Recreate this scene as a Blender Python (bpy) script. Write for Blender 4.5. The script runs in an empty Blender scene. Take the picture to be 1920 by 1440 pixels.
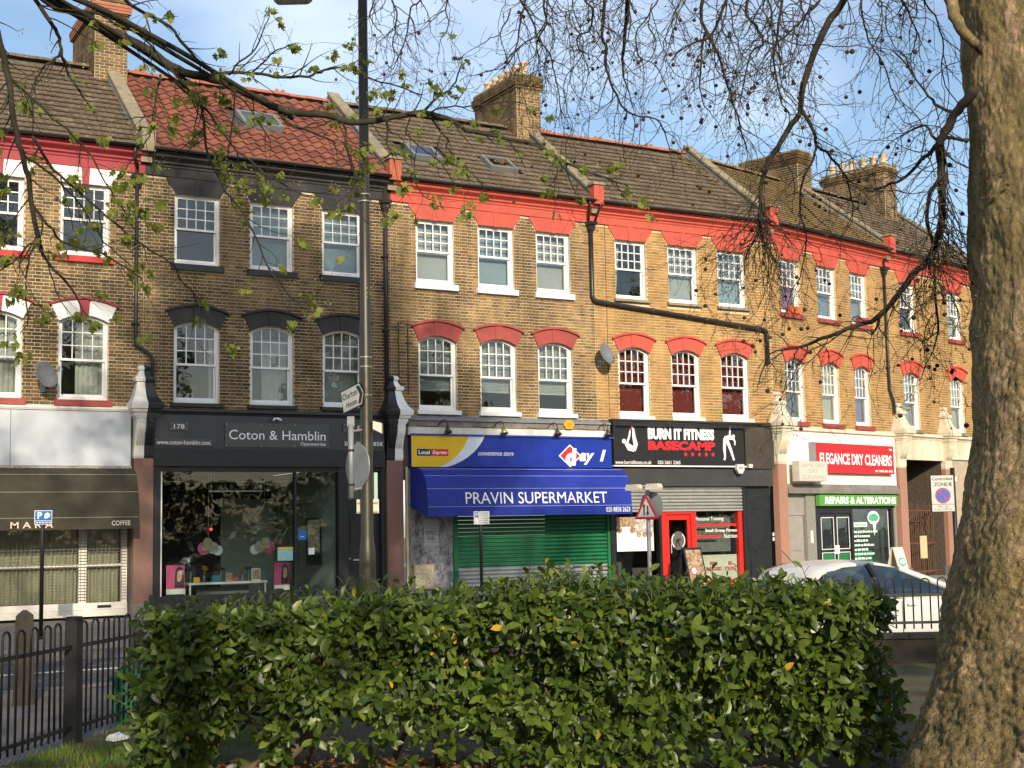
import bpy, math, random
from mathutils import Vector, Matrix, noise
random.seed(7)
S = bpy.context.scene
COL = S.collection
R = math.radians

# ---------------------------------------------------------------- camera
F_PX = 2600.0
YAW = math.atan2(4540.0, F_PX)
PITCH = math.atan(276.0 / F_PX)
ROLL = 0.020
f0 = Vector((math.cos(YAW), math.sin(YAW), 0)); r0 = Vector((math.sin(YAW), -math.cos(YAW), 0)); u0 = Vector((0, 0, 1))
fw = f0 * math.cos(PITCH) + u0 * math.sin(PITCH)
u1 = -f0 * math.sin(PITCH) + u0 * math.cos(PITCH)
rt = r0 * math.cos(ROLL) - u1 * math.sin(ROLL)
up = u1 * math.cos(ROLL) + r0 * math.sin(ROLL)
cam_d = bpy.data.cameras.new('camera'); cam = bpy.data.objects.new('camera', cam_d); COL.objects.link(cam)
cam_d.sensor_width = 36.0; cam_d.lens = 36.0 * F_PX / 1920.0; cam_d.clip_start = 0.1; cam_d.clip_end = 2000
m3 = Matrix((rt, up, -fw)).transposed()
cam.matrix_world = Matrix.Translation((0, 0, 1.65)) @ m3.to_4x4()
S.camera = cam

# ---------------------------------------------------------------- sky and sun
SUN_EL = R(22.0)
SUN_OFF = R(17.0)          # swung from the facade normal towards -x
to_sun = Vector((-math.sin(SUN_OFF) * math.cos(SUN_EL), -math.cos(SUN_OFF) * math.cos(SUN_EL), math.sin(SUN_EL)))
W = bpy.data.worlds.new('World'); S.world = W; W.use_nodes = True
nt = W.node_tree; nt.nodes.clear()
def wn(t): return nt.nodes.new(t)
out = wn('ShaderNodeOutputWorld'); bg = wn('ShaderNodeBackground'); bg.inputs['Strength'].default_value = 0.138
sky = wn('ShaderNodeTexSky'); sky.sky_type = 'NISHITA'; sky.sun_disc = False
sky.sun_elevation = SUN_EL; sky.sun_rotation = math.atan2(to_sun.x, to_sun.y)
sky.air_density = 1.0; sky.dust_density = 1.2; sky.ozone_density = 1.3
tc = wn('ShaderNodeTexCoord'); sp = wn('ShaderNodeSeparateXYZ'); nt.links.new(tc.outputs['Generated'], sp.inputs[0])
az = wn('ShaderNodeMath'); az.operation = 'ADD'; az.inputs[1].default_value = 0.22; nt.links.new(sp.outputs['Z'], az.inputs[0])
dx = wn('ShaderNodeMath'); dx.operation = 'DIVIDE'; nt.links.new(sp.outputs['X'], dx.inputs[0]); nt.links.new(az.outputs[0], dx.inputs[1])
dy = wn('ShaderNodeMath'); dy.operation = 'DIVIDE'; nt.links.new(sp.outputs['Y'], dy.inputs[0]); nt.links.new(az.outputs[0], dy.inputs[1])
cb = wn('ShaderNodeCombineXYZ'); nt.links.new(dx.outputs[0], cb.inputs[0]); nt.links.new(dy.outputs[0], cb.inputs[1]); cb.inputs[2].default_value = 4.3
cn = wn('ShaderNodeTexNoise'); cn.inputs['Scale'].default_value = 1.15; cn.inputs['Detail'].default_value = 5; cn.inputs['Roughness'].default_value = 0.5
nt.links.new(cb.outputs[0], cn.inputs['Vector'])
cr = wn('ShaderNodeValToRGB'); cr.color_ramp.elements[0].position = 0.46; cr.color_ramp.elements[0].color = (0, 0, 0, 1)
cr.color_ramp.elements[1].position = 0.80; cr.color_ramp.elements[1].color = (0.85, 0.85, 0.85, 1)
nt.links.new(cn.outputs['Fac'], cr.inputs[0])
cm = wn('ShaderNodeMix'); cm.data_type = 'RGBA'; cm.inputs[7].default_value = (8.6, 9.1, 9.9, 1)
nt.links.new(cr.outputs[0], cm.inputs[0]); nt.links.new(sky.outputs[0], cm.inputs[6]); nt.links.new(cm.outputs[2], bg.inputs[0]); nt.links.new(bg.outputs[0], out.inputs[0])
sd = bpy.data.lights.new('sun', 'SUN'); sd.energy = 4.3; sd.angle = R(0.55); sd.color = (1.0, 0.875, 0.68)
so = bpy.data.objects.new('sun', sd); COL.objects.link(so); so.rotation_euler = to_sun.to_track_quat('Z', 'Y').to_euler(); so.location = (-20, -40, 30)
S.view_settings.view_transform = 'Standard'; S.view_settings.look = 'None'; S.view_settings.gamma = 1.0
S.view_settings.use_curve_mapping = False
S.view_settings.exposure = 0.35
S.cycles.max_bounces = 6; S.cycles.diffuse_bounces = 3; S.cycles.glossy_bounces = 3; S.cycles.transparent_max_bounces = 10; S.cycles.transmission_bounces = 3
S.cycles.caustics_reflective = False; S.cycles.caustics_refractive = False
S.cycles.use_denoising = True

# ---------------------------------------------------------------- mesh helpers
class MB:
    def __init__(s): s.v = []; s.f = []
    def box(s, x0, x1, y0, y1, z0, z1):
        b = len(s.v)
        s.v += [(x0, y0, z0), (x1, y0, z0), (x1, y1, z0), (x0, y1, z0), (x0, y0, z1), (x1, y0, z1), (x1, y1, z1), (x0, y1, z1)]
        s.f += [(b, b+3, b+2, b+1), (b+4, b+5, b+6, b+7), (b, b+1, b+5, b+4), (b+1, b+2, b+6, b+5), (b+2, b+3, b+7, b+6), (b+3, b, b+4, b+7)]
        return s
    def quad(s, a, b, c, d):
        n = len(s.v); s.v += [tuple(a), tuple(b), tuple(c), tuple(d)]; s.f.append((n, n+1, n+2, n+3)); return s
    def prism(s, poly, y0, y1):            # poly in x,z
        n = len(poly); b = len(s.v)
        s.v += [(x, y0, z) for x, z in poly] + [(x, y1, z) for x, z in poly]
        s.f.append(tuple(range(b, b+n))); s.f.append(tuple(range(b+2*n-1, b+n-1, -1)))
        for i in range(n): j = (i+1) % n; s.f.append((b+i, b+n+i, b+n+j, b+j))
        return s
    def profx(s, poly, x0, x1):            # poly in y,z swept along x
        n = len(poly); b = len(s.v)
        s.v += [(x0, y, z) for y, z in poly] + [(x1, y, z) for y, z in poly]
        s.f.append(tuple(range(b, b+n))); s.f.append(tuple(range(b+2*n-1, b+n-1, -1)))
        for i in range(n): j = (i+1) % n; s.f.append((b+i, b+n+i, b+n+j, b+j))
        return s
    def flatz(s, poly, z0, z1):            # poly in x,y swept along z
        n = len(poly); b = len(s.v)
        s.v += [(x, y, z0) for x, y in poly] + [(x, y, z1) for x, y in poly]
        s.f.append(tuple(range(b+n-1, b-1, -1))); s.f.append(tuple(range(b+n, b+2*n)))
        for i in range(n): j = (i+1) % n; s.f.append((b+i, b+j, b+n+j, b+n+i))
        return s
    def loft(s, loops, cap=True):
        n = len(loops[0]); b = len(s.v)
        for L in loops: s.v += [tuple(p) for p in L]
        for k in range(len(loops)-1):
            for i in range(n):
                j = (i+1) % n; o = b+k*n; s.f.append((o+i, o+j, o+n+j, o+n+i))
        if cap: s.f.append(tuple(range(b+n-1, b-1, -1))); o = b+(len(loops)-1)*n; s.f.append(tuple(range(o, o+n)))
        return s
    def tube(s, pts, rad, n=8, cap=True):
        pts = [Vector(p) for p in pts]; m = len(pts)
        if not isinstance(rad, (list, tuple)): rad = [rad]*m
        b = len(s.v); ref = None
        for i, p in enumerate(pts):
            t = (pts[min(i+1, m-1)] - pts[max(i-1, 0)])
            if t.length < 1e-9: t = Vector((0, 0, 1))
            t.normalize()
            if ref is None: ref = Vector((0.31, 0.52, 0.79)) if abs(t.z) < 0.9 else Vector((1, 0, 0))
            a = ref - t*ref.dot(t)
            if a.length < 1e-6: a = t.orthogonal()
            a.normalize(); c = t.cross(a); ref = a
            for k in range(n):
                w = 2*math.pi*k/n; q = p + (a*math.cos(w) + c*math.sin(w))*rad[i]; s.v.append((q.x, q.y, q.z))
        for i in range(m-1):
            for k in range(n):
                o = b+i*n; j = (k+1) % n; s.f.append((o+k, o+j, o+n+j, o+n+k))
        if cap: s.f.append(tuple(range(b+n-1, b-1, -1))); o = b+(m-1)*n; s.f.append(tuple(range(o, o+n)))
        return s
    def lathe(s, prof, n=16, cx=0, cy=0):
        b = len(s.v)
        for r, z in prof:
            for k in range(n): w = 2*math.pi*k/n; s.v.append((cx+r*math.cos(w), cy+r*math.sin(w), z))
        for i in range(len(prof)-1):
            for k in range(n): o = b+i*n; j = (k+1) % n; s.f.append((o+k, o+j, o+n+j, o+n+k))
        s.f.append(tuple(range(b+n-1, b-1, -1))); o = b+(len(prof)-1)*n; s.f.append(tuple(range(o, o+n)))
        return s
    def disc(s, cx, cz, r, y0, y1, n=24, a0=0, a1=2*math.pi, rz=None):
        rz = rz or r
        return s.prism([(cx+r*math.cos(a0+(a1-a0)*k/n), cz+rz*math.sin(a0+(a1-a0)*k/n)) for k in range(n)], y0, y1)
    def xf(s, M, start=0):
        for i in range(start, len(s.v)): s.v[i] = tuple(M @ Vector(s.v[i]))
        return s
    def mesh(s, name, mat=None, smooth=False):
        me = bpy.data.meshes.new(name); me.from_pydata(s.v, [], s.f)
        if smooth: me.polygons.foreach_set('use_smooth', [True]*len(me.polygons))
        if mat: me.materials.append(mat)
        me.update(); return me
    def ob(s, name, mat, parent=None, smooth=False, kind=None, loc=None, rot=None):
        return add(name, s.mesh(name, mat, smooth), parent, kind, loc, rot)

def add(name, me, parent=None, kind=None, loc=None, rot=None):
    o = bpy.data.objects.new(name, me); COL.objects.link(o)
    if parent: o.parent = parent
    if loc: o.location = loc
    if rot: o.rotation_euler = rot
    if kind: o['kind'] = kind
    return o
def thing(name, label, cat, loc=(0, 0, 0), rz=0, group=None):
    o = bpy.data.objects.new(name, None); COL.objects.link(o); o.location = loc; o.rotation_euler = (0, 0, rz)
    o.empty_display_size = 0.2; o['label'] = label; o['category'] = cat
    if group: o['group'] = group
    return o
def tag(o, label, cat, group=None):
    o['label'] = label; o['category'] = cat
    if group: o['group'] = group
    return o
def bx(name, m, parent, x0, x1, y0, y1, z0, z1): return MB().box(x0, x1, y0, y1, z0, z1).ob(name, m, parent)

# ---------------------------------------------------------------- lettering
def text_mesh(s, width, height, depth=0.006, shear=0.0, bold=0.0, mat=None, spacing=1.0):
    cu = bpy.data.curves.new('lettering', 'FONT'); cu.body = s; cu.size = 1.0; cu.shear = shear; cu.offset = bold; cu.space_character = spacing
    cu.resolution_u = 3; cu.fill_mode = 'BOTH'; cu.extrude = 0.0
    tmp = bpy.data.objects.new('lettering', cu)
    me = bpy.data.meshes.new_from_object(tmp)
    bpy.data.objects.remove(tmp); bpy.data.curves.remove(cu)
    xs = [v.co.x for v in me.vertices]; ys = [v.co.y for v in me.vertices]
    x0, x1, y0, y1 = min(xs), max(xs), min(ys), max(ys)
    for v in me.vertices:
        v.co = Vector(((v.co.x-x0)/(x1-x0)*width, 0.0, (v.co.y-y0)/(y1-y0)*height))
    if mat: me.materials.clear(); me.materials.append(mat)
    return me
def words_of(me, nw):
    """split a lettering mesh into one mesh per word, at the widest gaps"""
    par = list(range(len(me.vertices)))
    def find(i):
        while par[i] != i: par[i] = par[par[i]]; i = par[i]
        return i
    for p in me.polygons:
        v = list(p.vertices)
        for q in v[1:]: par[find(q)] = find(v[0])
    ext = {}
    for i, v in enumerate(me.vertices):
        r_ = find(i); e = ext.setdefault(r_, [v.co.x, v.co.x]); e[0] = min(e[0], v.co.x); e[1] = max(e[1], v.co.x)
    iv = sorted(ext.values()); gaps = []; hi = iv[0][1]
    for lo, h in iv[1:]:
        if lo > hi: gaps.append((lo-hi, (lo+hi)/2))
        hi = max(hi, h)
    cuts = sorted(x for g, x in sorted(gaps, reverse=True)[:nw-1])
    out_ = []
    for k in range(len(cuts)+1):
        lo = cuts[k-1] if k else -1e9; h = cuts[k] if k < len(cuts) else 1e9
        idx = {i: n_ for n_, i in enumerate(i for i, v in enumerate(me.vertices) if lo <= v.co.x < h)}
        f = [tuple(idx[i] for i in p.vertices) for p in me.polygons if p.vertices[0] in idx and all(i in idx for i in p.vertices)]
        m2 = bpy.data.meshes.new('lettering'); m2.from_pydata([tuple(me.vertices[i].co) for i in idx], [], f); m2.materials.append(me.materials[0]); out_.append(m2)
    return out_
def text(parent, s, x0, x1, z0, z1, y, mat, shear=0.0, bold=0.0, name='lettering', spacing=1.0, rot=None):
    me = text_mesh(s, x1-x0, z1-z0, shear=shear, bold=bold, mat=mat, spacing=spacing)
    nw = len(s.split())
    for m in (words_of(me, nw) if nw > 1 else [me]): add(name, m, parent, loc=(x0, y, z0), rot=rot)

# ---------------------------------------------------------------- materials
MATS = {}
def ramp(nd, pts, interp='LINEAR'):
    e = nd.color_ramp; e.interpolation = interp
    while len(e.elements) > 1: e.elements.remove(e.elements[-1])
    e.elements[0].position = pts[0][0]; e.elements[0].color = (*pts[0][1], 1)
    for p, c in pts[1:]:
        q = e.elements.new(p); q.color = (*c, 1)
def base(name):
    m = bpy.data.materials.new(name); m.use_nodes = True; MATS[name] = m
    n = m.node_tree; b = n.nodes['Principled BSDF']
    return m, n, b
def mulc(n, a, b, fac=1.0):
    x = n.nodes.new('ShaderNodeMix'); x.data_type = 'RGBA'; x.blend_type = 'MULTIPLY'; x.inputs[0].default_value = fac
    n.links.new(a, x.inputs[6]); n.links.new(b, x.inputs[7]); return x.outputs[2]
def noisef(n, scale, detail=4, rough=0.55, vec=None, sc3=None):
    t = n.nodes.new('ShaderNodeTexNoise'); t.inputs['Scale'].default_value = scale; t.inputs['Detail'].default_value = detail; t.inputs['Roughness'].default_value = rough
    if sc3:
        mp = n.nodes.new('ShaderNodeMapping'); mp.inputs['Scale'].default_value = sc3; n.links.new(vec, mp.inputs[0]); vec = mp.outputs[0]
    if vec: n.links.new(vec, t.inputs['Vector'])
    return t.outputs['Fac']
def rampf(n, fac, pts, interp='LINEAR'):
    r = n.nodes.new('ShaderNodeValToRGB'); ramp(r, pts, interp); n.links.new(fac, r.inputs[0]); return r.outputs[0]
def pos(n): return n.nodes.new('ShaderNodeNewGeometry').outputs['Position']
def rnd(n):
    g = n.nodes.new('ShaderNodeNewGeometry'); o = n.nodes.new('ShaderNodeObjectInfo')
    a = n.nodes.new('ShaderNodeMath'); a.operation = 'ADD'; n.links.new(g.outputs['Random Per Island'], a.inputs[0]); n.links.new(o.outputs['Random'], a.inputs[1])
    fr = n.nodes.new('ShaderNodeMath'); fr.operation = 'FRACT'; n.links.new(a.outputs[0], fr.inputs[0]); return fr.outputs[0]
def bump(n, b, h, strength=0.3, dist=0.01):
    u = n.nodes.new('ShaderNodeBump'); u.inputs['Strength'].default_value = strength; u.inputs['Distance'].default_value = dist
    n.links.new(h, u.inputs['Height']); n.links.new(u.outputs[0], b.inputs['Normal'])
def mat(name, col, rough=0.6, var=0.12, scale=5.0, bmp=0.0, bscale=60.0, metal=0.0, spec=0.4, dirt=0.0, dirtcol=(0.12, 0.10, 0.08), streak=False, perpiece=0.0, coat=0.0):
    if name in MATS: return MATS[name]
    m, n, b = base(name); p = pos(n)
    lo = tuple(max(0, c*(1-var)) for c in col); hi = tuple(min(1, c*(1+var)) for c in col)
    c = rampf(n, noisef(n, scale, 5, 0.6, p), [(0.3, lo), (0.7, hi)])
    if perpiece:
        c = mulc(n, c, rampf(n, rnd(n), [(0.0, (1-perpiece,)*3), (1.0, (1+perpiece*0.0,)*3)]))
    if dirt:
        d = noisef(n, 1.0, 6, 0.65, p, (1.6, 1.6, 0.35 if streak else 1.6))
        dd = rampf(n, d, [(0.45, (0, 0, 0)), (0.72, (1, 1, 1))])
        x = n.nodes.new('ShaderNodeMix'); x.data_type = 'RGBA'; x.inputs[7].default_value = (*dirtcol, 1)
        k = n.nodes.new('ShaderNodeMath'); k.operation = 'MULTIPLY'; k.inputs[1].default_value = dirt; n.links.new(dd, k.inputs[0])
        n.links.new(k.outputs[0], x.inputs[0]); n.links.new(c, x.inputs[6]); c = x.outputs[2]
    n.links.new(c, b.inputs['Base Color'])
    b.inputs['Roughness'].default_value = rough; b.inputs['Metallic'].default_value = metal; b.inputs['Specular IOR Level'].default_value = spec
    if coat: b.inputs['Coat Weight'].default_value = coat; b.inputs['Coat Roughness'].default_value = 0.08
    if bmp: bump(n, b, noisef(n, bscale, 4, 0.6, p), bmp, 0.01)
    return m

def brick_mat(name, cols, soot):
    m, n, b = base(name); p = pos(n)
    c = rampf(n, rnd(n), [(i/(len(cols)-1), q) for i, q in enumerate(cols)])
    c = mulc(n, c, rampf(n, noisef(n, 55, 4, 0.7, p), [(0.25, (0.72, 0.70, 0.68)), (0.75, (1.18, 1.16, 1.12))]))
    s1 = rampf(n, noisef(n, 0.55, 6, 0.62, p, (1.3, 1.3, 0.8)), [(0.36, (1-soot,)*3), (0.62, (1.06, 1.05, 1.02))])
    s2 = rampf(n, noisef(n, 1.9, 5, 0.6, p, (1.6, 1.6, 0.45)), [(0.36, (1-soot*0.7,)*3), (0.60, (1.0, 1.0, 1.0))])
    c = mulc(n, mulc(n, c, s1), s2)
    n.links.new(c, b.inputs['Base Color']); b.inputs['Roughness'].default_value = 0.88; b.inputs['Specular IOR Level'].default_value = 0.2
    bump(n, b, noisef(n, 120, 3, 0.7, p), 0.5, 0.006)
    return m
BR_DARK = brick_mat('stock_brick_sooty', [(0.165, 0.112, 0.06), (0.25, 0.165, 0.08), (0.31, 0.205, 0.095), (0.205, 0.138, 0.072), (0.36, 0.24, 0.105), (0.115, 0.084, 0.052)], 0.60)
BR_MID = brick_mat('stock_brick', [(0.21, 0.138, 0.066), (0.31, 0.198, 0.088), (0.36, 0.23, 0.10), (0.26, 0.165, 0.078), (0.41, 0.26, 0.11), (0.15, 0.104, 0.058)], 0.56)
BR_YEL = brick_mat('stock_brick_yellow', [(0.34, 0.205, 0.080), (0.42, 0.250, 0.092), (0.46, 0.275, 0.10), (0.38, 0.225, 0.085), (0.50, 0.305, 0.115), (0.27, 0.165, 0.07)], 0.30)
BR_CHIM = brick_mat('chimney_brick', [(0.19, 0.13, 0.07), (0.27, 0.19, 0.09), (0.14, 0.10, 0.06), (0.32, 0.22, 0.10), (0.22, 0.12, 0.07)], 0.6)
MORTAR = mat('mortar', (0.60, 0.51, 0.37), 0.95, 0.2, 3, 0.3, 90, dirt=0.45, dirtcol=(0.16, 0.13, 0.10))
MORTAR_Y = mat('mortar_yellow', (0.62, 0.49, 0.31), 0.95, 0.16, 3, 0.3, 90, dirt=0.25, dirtcol=(0.22, 0.17, 0.11))
RED = mat('red_masonry_paint', (0.50, 0.082, 0.054), 0.65, 0.14, 4, 0.2, 50, dirt=0.5, dirtcol=(0.27, 0.065, 0.048), streak=True)
REDD = mat('dull_red_paint', (0.31, 0.058, 0.048), 0.62, 0.14, 4, 0.15, 50, dirt=0.35, dirtcol=(0.18, 0.06, 0.05), streak=True)
MAROON = mat('maroon_paint', (0.30, 0.035, 0.045), 0.55, 0.10, 4, 0.1, 50)
WHITE = mat('white_gloss_paint', (0.80, 0.80, 0.78), 0.35, 0.04, 6, 0, 50, dirt=0.10, dirtcol=(0.45, 0.42, 0.36), streak=True)
WHITE_OLD = mat('weathered_white_paint', (0.72, 0.70, 0.64), 0.6, 0.08, 5, 0.2, 40, dirt=0.55, dirtcol=(0.26, 0.22, 0.17), streak=True)
CREAM = mat('cream_stone_paint', (0.66, 0.60, 0.47), 0.7, 0.1, 5, 0.2, 40, dirt=0.5, dirtcol=(0.30, 0.24, 0.16), streak=True)
CHAR = mat('charcoal_paint', (0.024, 0.023, 0.022), 0.6, 0.25, 4, 0.15, 50, dirt=0.3, dirtcol=(0.065, 0.058, 0.05), streak=True)
BLACKP = mat('black_gloss_paint', (0.016, 0.018, 0.021), 0.32, 0.25, 5, 0, 50, dirt=0.2, dirtcol=(0.05, 0.048, 0.045))
PLASTIC = mat('black_rainwater_plastic', (0.018, 0.018, 0.019), 0.4, 0.3, 6, dirt=0.3, dirtcol=(0.07, 0.065, 0.06), streak=True)
LEAD = mat('lead_flashing', (0.20, 0.215, 0.235), 0.5, 0.2, 6, 0.2, 30, dirt=0.4, dirtcol=(0.10, 0.10, 0.10))
STONE = mat('weathered_stone', (0.25, 0.21, 0.14), 0.85, 0.25, 5, 0.4, 30, dirt=0.55, dirtcol=(0.12, 0.11, 0.08))
GRANITE_D = mat('brown_granite', (0.20, 0.105, 0.08), 0.45, 0.2, 40, 0.05, 80, dirt=0.35, dirtcol=(0.10, 0.07, 0.055), streak=True)
GRANITE = mat('pink_granite', (0.36, 0.19, 0.135), 0.42, 0.18, 40, 0.05, 80, dirt=0.3, dirtcol=(0.17, 0.11, 0.085), streak=True)
TERRA = mat('orange_terracotta', (0.36, 0.115, 0.06), 0.7, 0.15, 6, 0.2, 40, dirt=0.3)
POT = mat('buff_chimney_pot', (0.60, 0.43, 0.26), 0.75, 0.15, 8, 0.2, 40, dirt=0.35, dirtcol=(0.16, 0.12, 0.09))
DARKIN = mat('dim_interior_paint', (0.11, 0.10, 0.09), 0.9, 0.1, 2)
ROOMW = mat('room_plaster', (0.38, 0.36, 0.32), 0.9, 0.08, 2)
STEEL = mat('galvanised_steel', (0.42, 0.43, 0.43), 0.45, 0.12, 8, 0.05, 40, metal=0.55, dirt=0.3, dirtcol=(0.22, 0.21, 0.19))
GREYP = mat('grey_sign_back', (0.24, 0.25, 0.26), 0.5, 0.08, 4, metal=0.2)
WLET = mat('white_lettering', (0.85, 0.85, 0.84), 0.5, 0.02, 5)
BLET = mat('black_lettering', (0.012, 0.012, 0.013), 0.5, 0.02, 5)
RLET = mat('red_lettering', (0.62, 0.02, 0.025), 0.5, 0.05, 5)
def tile_mat(name, cols, lich):
    m, n, b = base(name); p = pos(n)
    c = rampf(n, rnd(n), [(i/(len(cols)-1), q) for i, q in enumerate(cols)])
    c = mulc(n, c, rampf(n, noisef(n, 2.2, 6, 0.7, p), [(0.3, (0.66, 0.66, 0.64)), (0.7, (1.15, 1.13, 1.1))]))
    l = rampf(n, noisef(n, 7.0, 6, 0.72, p), [(0.585, (0, 0, 0)), (0.66, (lich,)*3)])
    x = n.nodes.new('ShaderNodeMix'); x.data_type = 'RGBA'; x.inputs[7].default_value = (0.36, 0.33, 0.20, 1); n.links.new(l, x.inputs[0]); n.links.new(c, x.inputs[6])
    n.links.new(x.outputs[2], b.inputs['Base Color']); b.inputs['Roughness'].default_value = 0.85; b.inputs['Specular IOR Level'].default_value = 0.25
    bump(n, b, noisef(n, 80, 4, 0.7, p), 0.4, 0.006); return m
T_BROWN = tile_mat('brown_concrete_tile', [(0.105, 0.078, 0.055), (0.15, 0.112, 0.078), (0.128, 0.095, 0.066), (0.18, 0.135, 0.095)], 0.85)
T_OLIVE = tile_mat('mossy_plain_tile', [(0.18, 0.125, 0.06), (0.25, 0.175, 0.082), (0.21, 0.14, 0.07), (0.29, 0.205, 0.10)], 0.75)
T_RED = tile_mat('red_pantile', [(0.17, 0.062, 0.043), (0.25, 0.088, 0.058), (0.21, 0.074, 0.05), (0.14, 0.054, 0.042)], 0.35)

def glass_mat(name, refl, tint=(0.9, 0.93, 0.92), rough=0.015):
    m, n, b = base(name); n.nodes.remove(b)
    o = n.nodes['Material Output']; t = n.nodes.new('ShaderNodeBsdfTransparent'); t.inputs[0].default_value = (*tint, 1)
    g = n.nodes.new('ShaderNodeBsdfGlossy'); g.inputs['Roughness'].default_value = rough; g.inputs[0].default_value = (0.92, 0.95, 0.97, 1)
    l = n.nodes.new('ShaderNodeLayerWeight'); l.inputs[0].default_value = 0.35
    a = n.nodes.new('ShaderNodeMath'); a.operation = 'MULTIPLY_ADD'; a.inputs[1].default_value = 0.40; a.inputs[2].default_value = refl; a.use_clamp = True
    n.links.new(l.outputs['Fresnel'], a.inputs[0])
    p = pos(n); bp = n.nodes.new('ShaderNodeBump'); bp.inputs['Strength'].default_value = 0.09; bp.inputs['Distance'].default_value = 0.02
    n.links.new(noisef(n, 2.5, 2, 0.5, p), bp.inputs['Height']); n.links.new(bp.outputs[0], g.inputs['Normal'])
    x = n.nodes.new('ShaderNodeMixShader'); n.links.new(a.outputs[0], x.inputs[0]); n.links.new(t.outputs[0], x.inputs[1]); n.links.new(g.outputs[0], x.inputs[2]); n.links.new(x.outputs[0], o.inputs[0])
    return m
GLASS = glass_mat('window_glass', 0.03)
SHOPGLASS = glass_mat('shop_glass', 0.015, (0.86, 0.90, 0.88))
def leaf_mat(name, cols, rough=0.35, trans=0.3, spec=0.5, tint=(0.30, 0.42, 0.05)):
    m, n, b = base(name); p = pos(n)
    c = rampf(n, rnd(n), cols)
    c = mulc(n, c, rampf(n, noisef(n, 25, 3, 0.6, p), [(0.3, (0.8, 0.8, 0.8)), (0.7, (1.15, 1.15, 1.1))]))
    n.links.new(c, b.inputs['Base Color']); b.inputs['Roughness'].default_value = rough; b.inputs['Specular IOR Level'].default_value = spec
    t = n.nodes.new('ShaderNodeBsdfTranslucent'); tm = n.nodes.new('ShaderNodeMix'); tm.data_type = 'RGBA'; tm.inputs[0].default_value = 0.6; tm.inputs[7].default_value = (*tint, 1)
    n.links.new(c, tm.inputs[6]); n.links.new(tm.outputs[2], t.inputs[0])
    x = n.nodes.new('ShaderNodeMixShader'); x.inputs[0].default_value = trans
    o = n.nodes['Material Output']; n.links.new(b.outputs[0], x.inputs[1]); n.links.new(t.outputs[0], x.inputs[2]); n.links.new(x.outputs[0], o.inputs[0])
    return m
# ---------------------------------------------------------------- ground
def struct(name, mb, m): 
    o = mb.ob(name, m); o['kind'] = 'structure'; return o
ASPH = mat('worn_asphalt', (0.085, 0.085, 0.092), 0.85, 0.25, 3, 0.5, 140, dirt=0.3, dirtcol=(0.13, 0.115, 0.10))
PAVE_N = mat('asphalt_pavement', (0.11, 0.105, 0.105), 0.85, 0.2, 3, 0.5, 120, dirt=0.4, dirtcol=(0.16, 0.12, 0.10))
PAVE_F = mat('concrete_paving', (0.27, 0.235, 0.19), 0.85, 0.18, 2.5, 0.3, 60, dirt=0.4, dirtcol=(0.15, 0.125, 0.10))
KERB = mat('granite_kerb', (0.17, 0.16, 0.145), 0.8, 0.2, 8, 0.3, 60)
LINE = mat('road_paint', (0.72, 0.72, 0.70), 0.6, 0.1, 8, dirt=0.35, dirtcol=(0.3, 0.3, 0.3))
SOILG, n_, b_ = base('soil_and_turf')
p_ = pos(n_)
c_ = rampf(n_, noisef(n_, 2.0, 6, 0.65, p_), [(0.38, (0.060, 0.042, 0.026)), (0.5, (0.085, 0.066, 0.03)), (0.62, (0.07, 0.10, 0.022))])
c_ = mulc(n_, c_, rampf(n_, noisef(n_, 30, 4, 0.7, p_), [(0.3, (0.6, 0.6, 0.6)), (0.7, (1.3, 1.3, 1.2))]))
n_.links.new(c_, b_.inputs['Base Color']); b_.inputs['Roughness'].default_value = 0.95
bump(n_, b_, noisef(n_, 25, 5, 0.7, p_), 0.8, 0.05)
GROUNDM = mat('distant_ground', (0.10, 0.10, 0.085), 0.9, 0.2, 0.5)
struct('ground', MB().box(-600, 600, -600, 600, -1.0, -0.6), GROUNDM)
struct('road', MB().flatz([(-90, 22.85), (-90, 17.4), (5, 17.4), (11, 13.7), (90, 13.0), (90, 22.85)], -0.55, -0.24), ASPH)
PK = [(-22, -19), (6, 16.15), (45, -6.2), (45, -45), (-22, -45)]
struct('park_lawn', MB().flatz(PK[::-1], -0.5, 0.0), SOILG)
struct('near_pavement', MB().flatz([(-90, -18.6), (-22.02, -18.6), (5.99, 16.17), (11.0, 13.45), (45, -6.0), (90, -10), (90, 12.85), (11, 13.55), (5, 17.25), (-90, 17.25)], -0.5, -0.10), PAVE_N)
struct('near_kerb', MB().flatz([(-90, 17.25), (5, 17.25), (11, 13.55), (90, 12.85), (90, 13.0), (11, 13.7), (5, 17.4), (-90, 17.4)], -0.5, -0.094), KERB)
mb = MB(); mb.v += [(-90, 23.0, -0.10), (90, 23.0, -0.10), (90, 29.2, 0), (-90, 29.2, 0), (90, 70, 0), (-90, 70, 0), (-90, 23.0, -0.5), (90, 23.0, -0.5)]
mb.f += [(0, 1, 2, 3), (3, 2, 4, 5), (6, 7, 1, 0)]
struct('far_pavement', mb, PAVE_F)
struct('far_kerb', MB().box(-90, 90, 22.85, 23.0, -0.5, -0.096), KERB)
for k in range(-3, 5):
    struct('road_marking', MB().box(-9 + k*6.2, -9 + k*6.2 + 4.6, 20.9, 21.02, -0.238, -0.2355), LINE)

# ---------------------------------------------------------------- terrace houses
YF = 29.486
def individual(me, name, parent, items):
    for loc, rot in items:
        o = bpy.data.objects.new(name, me); COL.objects.link(o); o.parent = parent; o.location = loc
        if rot: o.rotation_euler = rot

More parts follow.
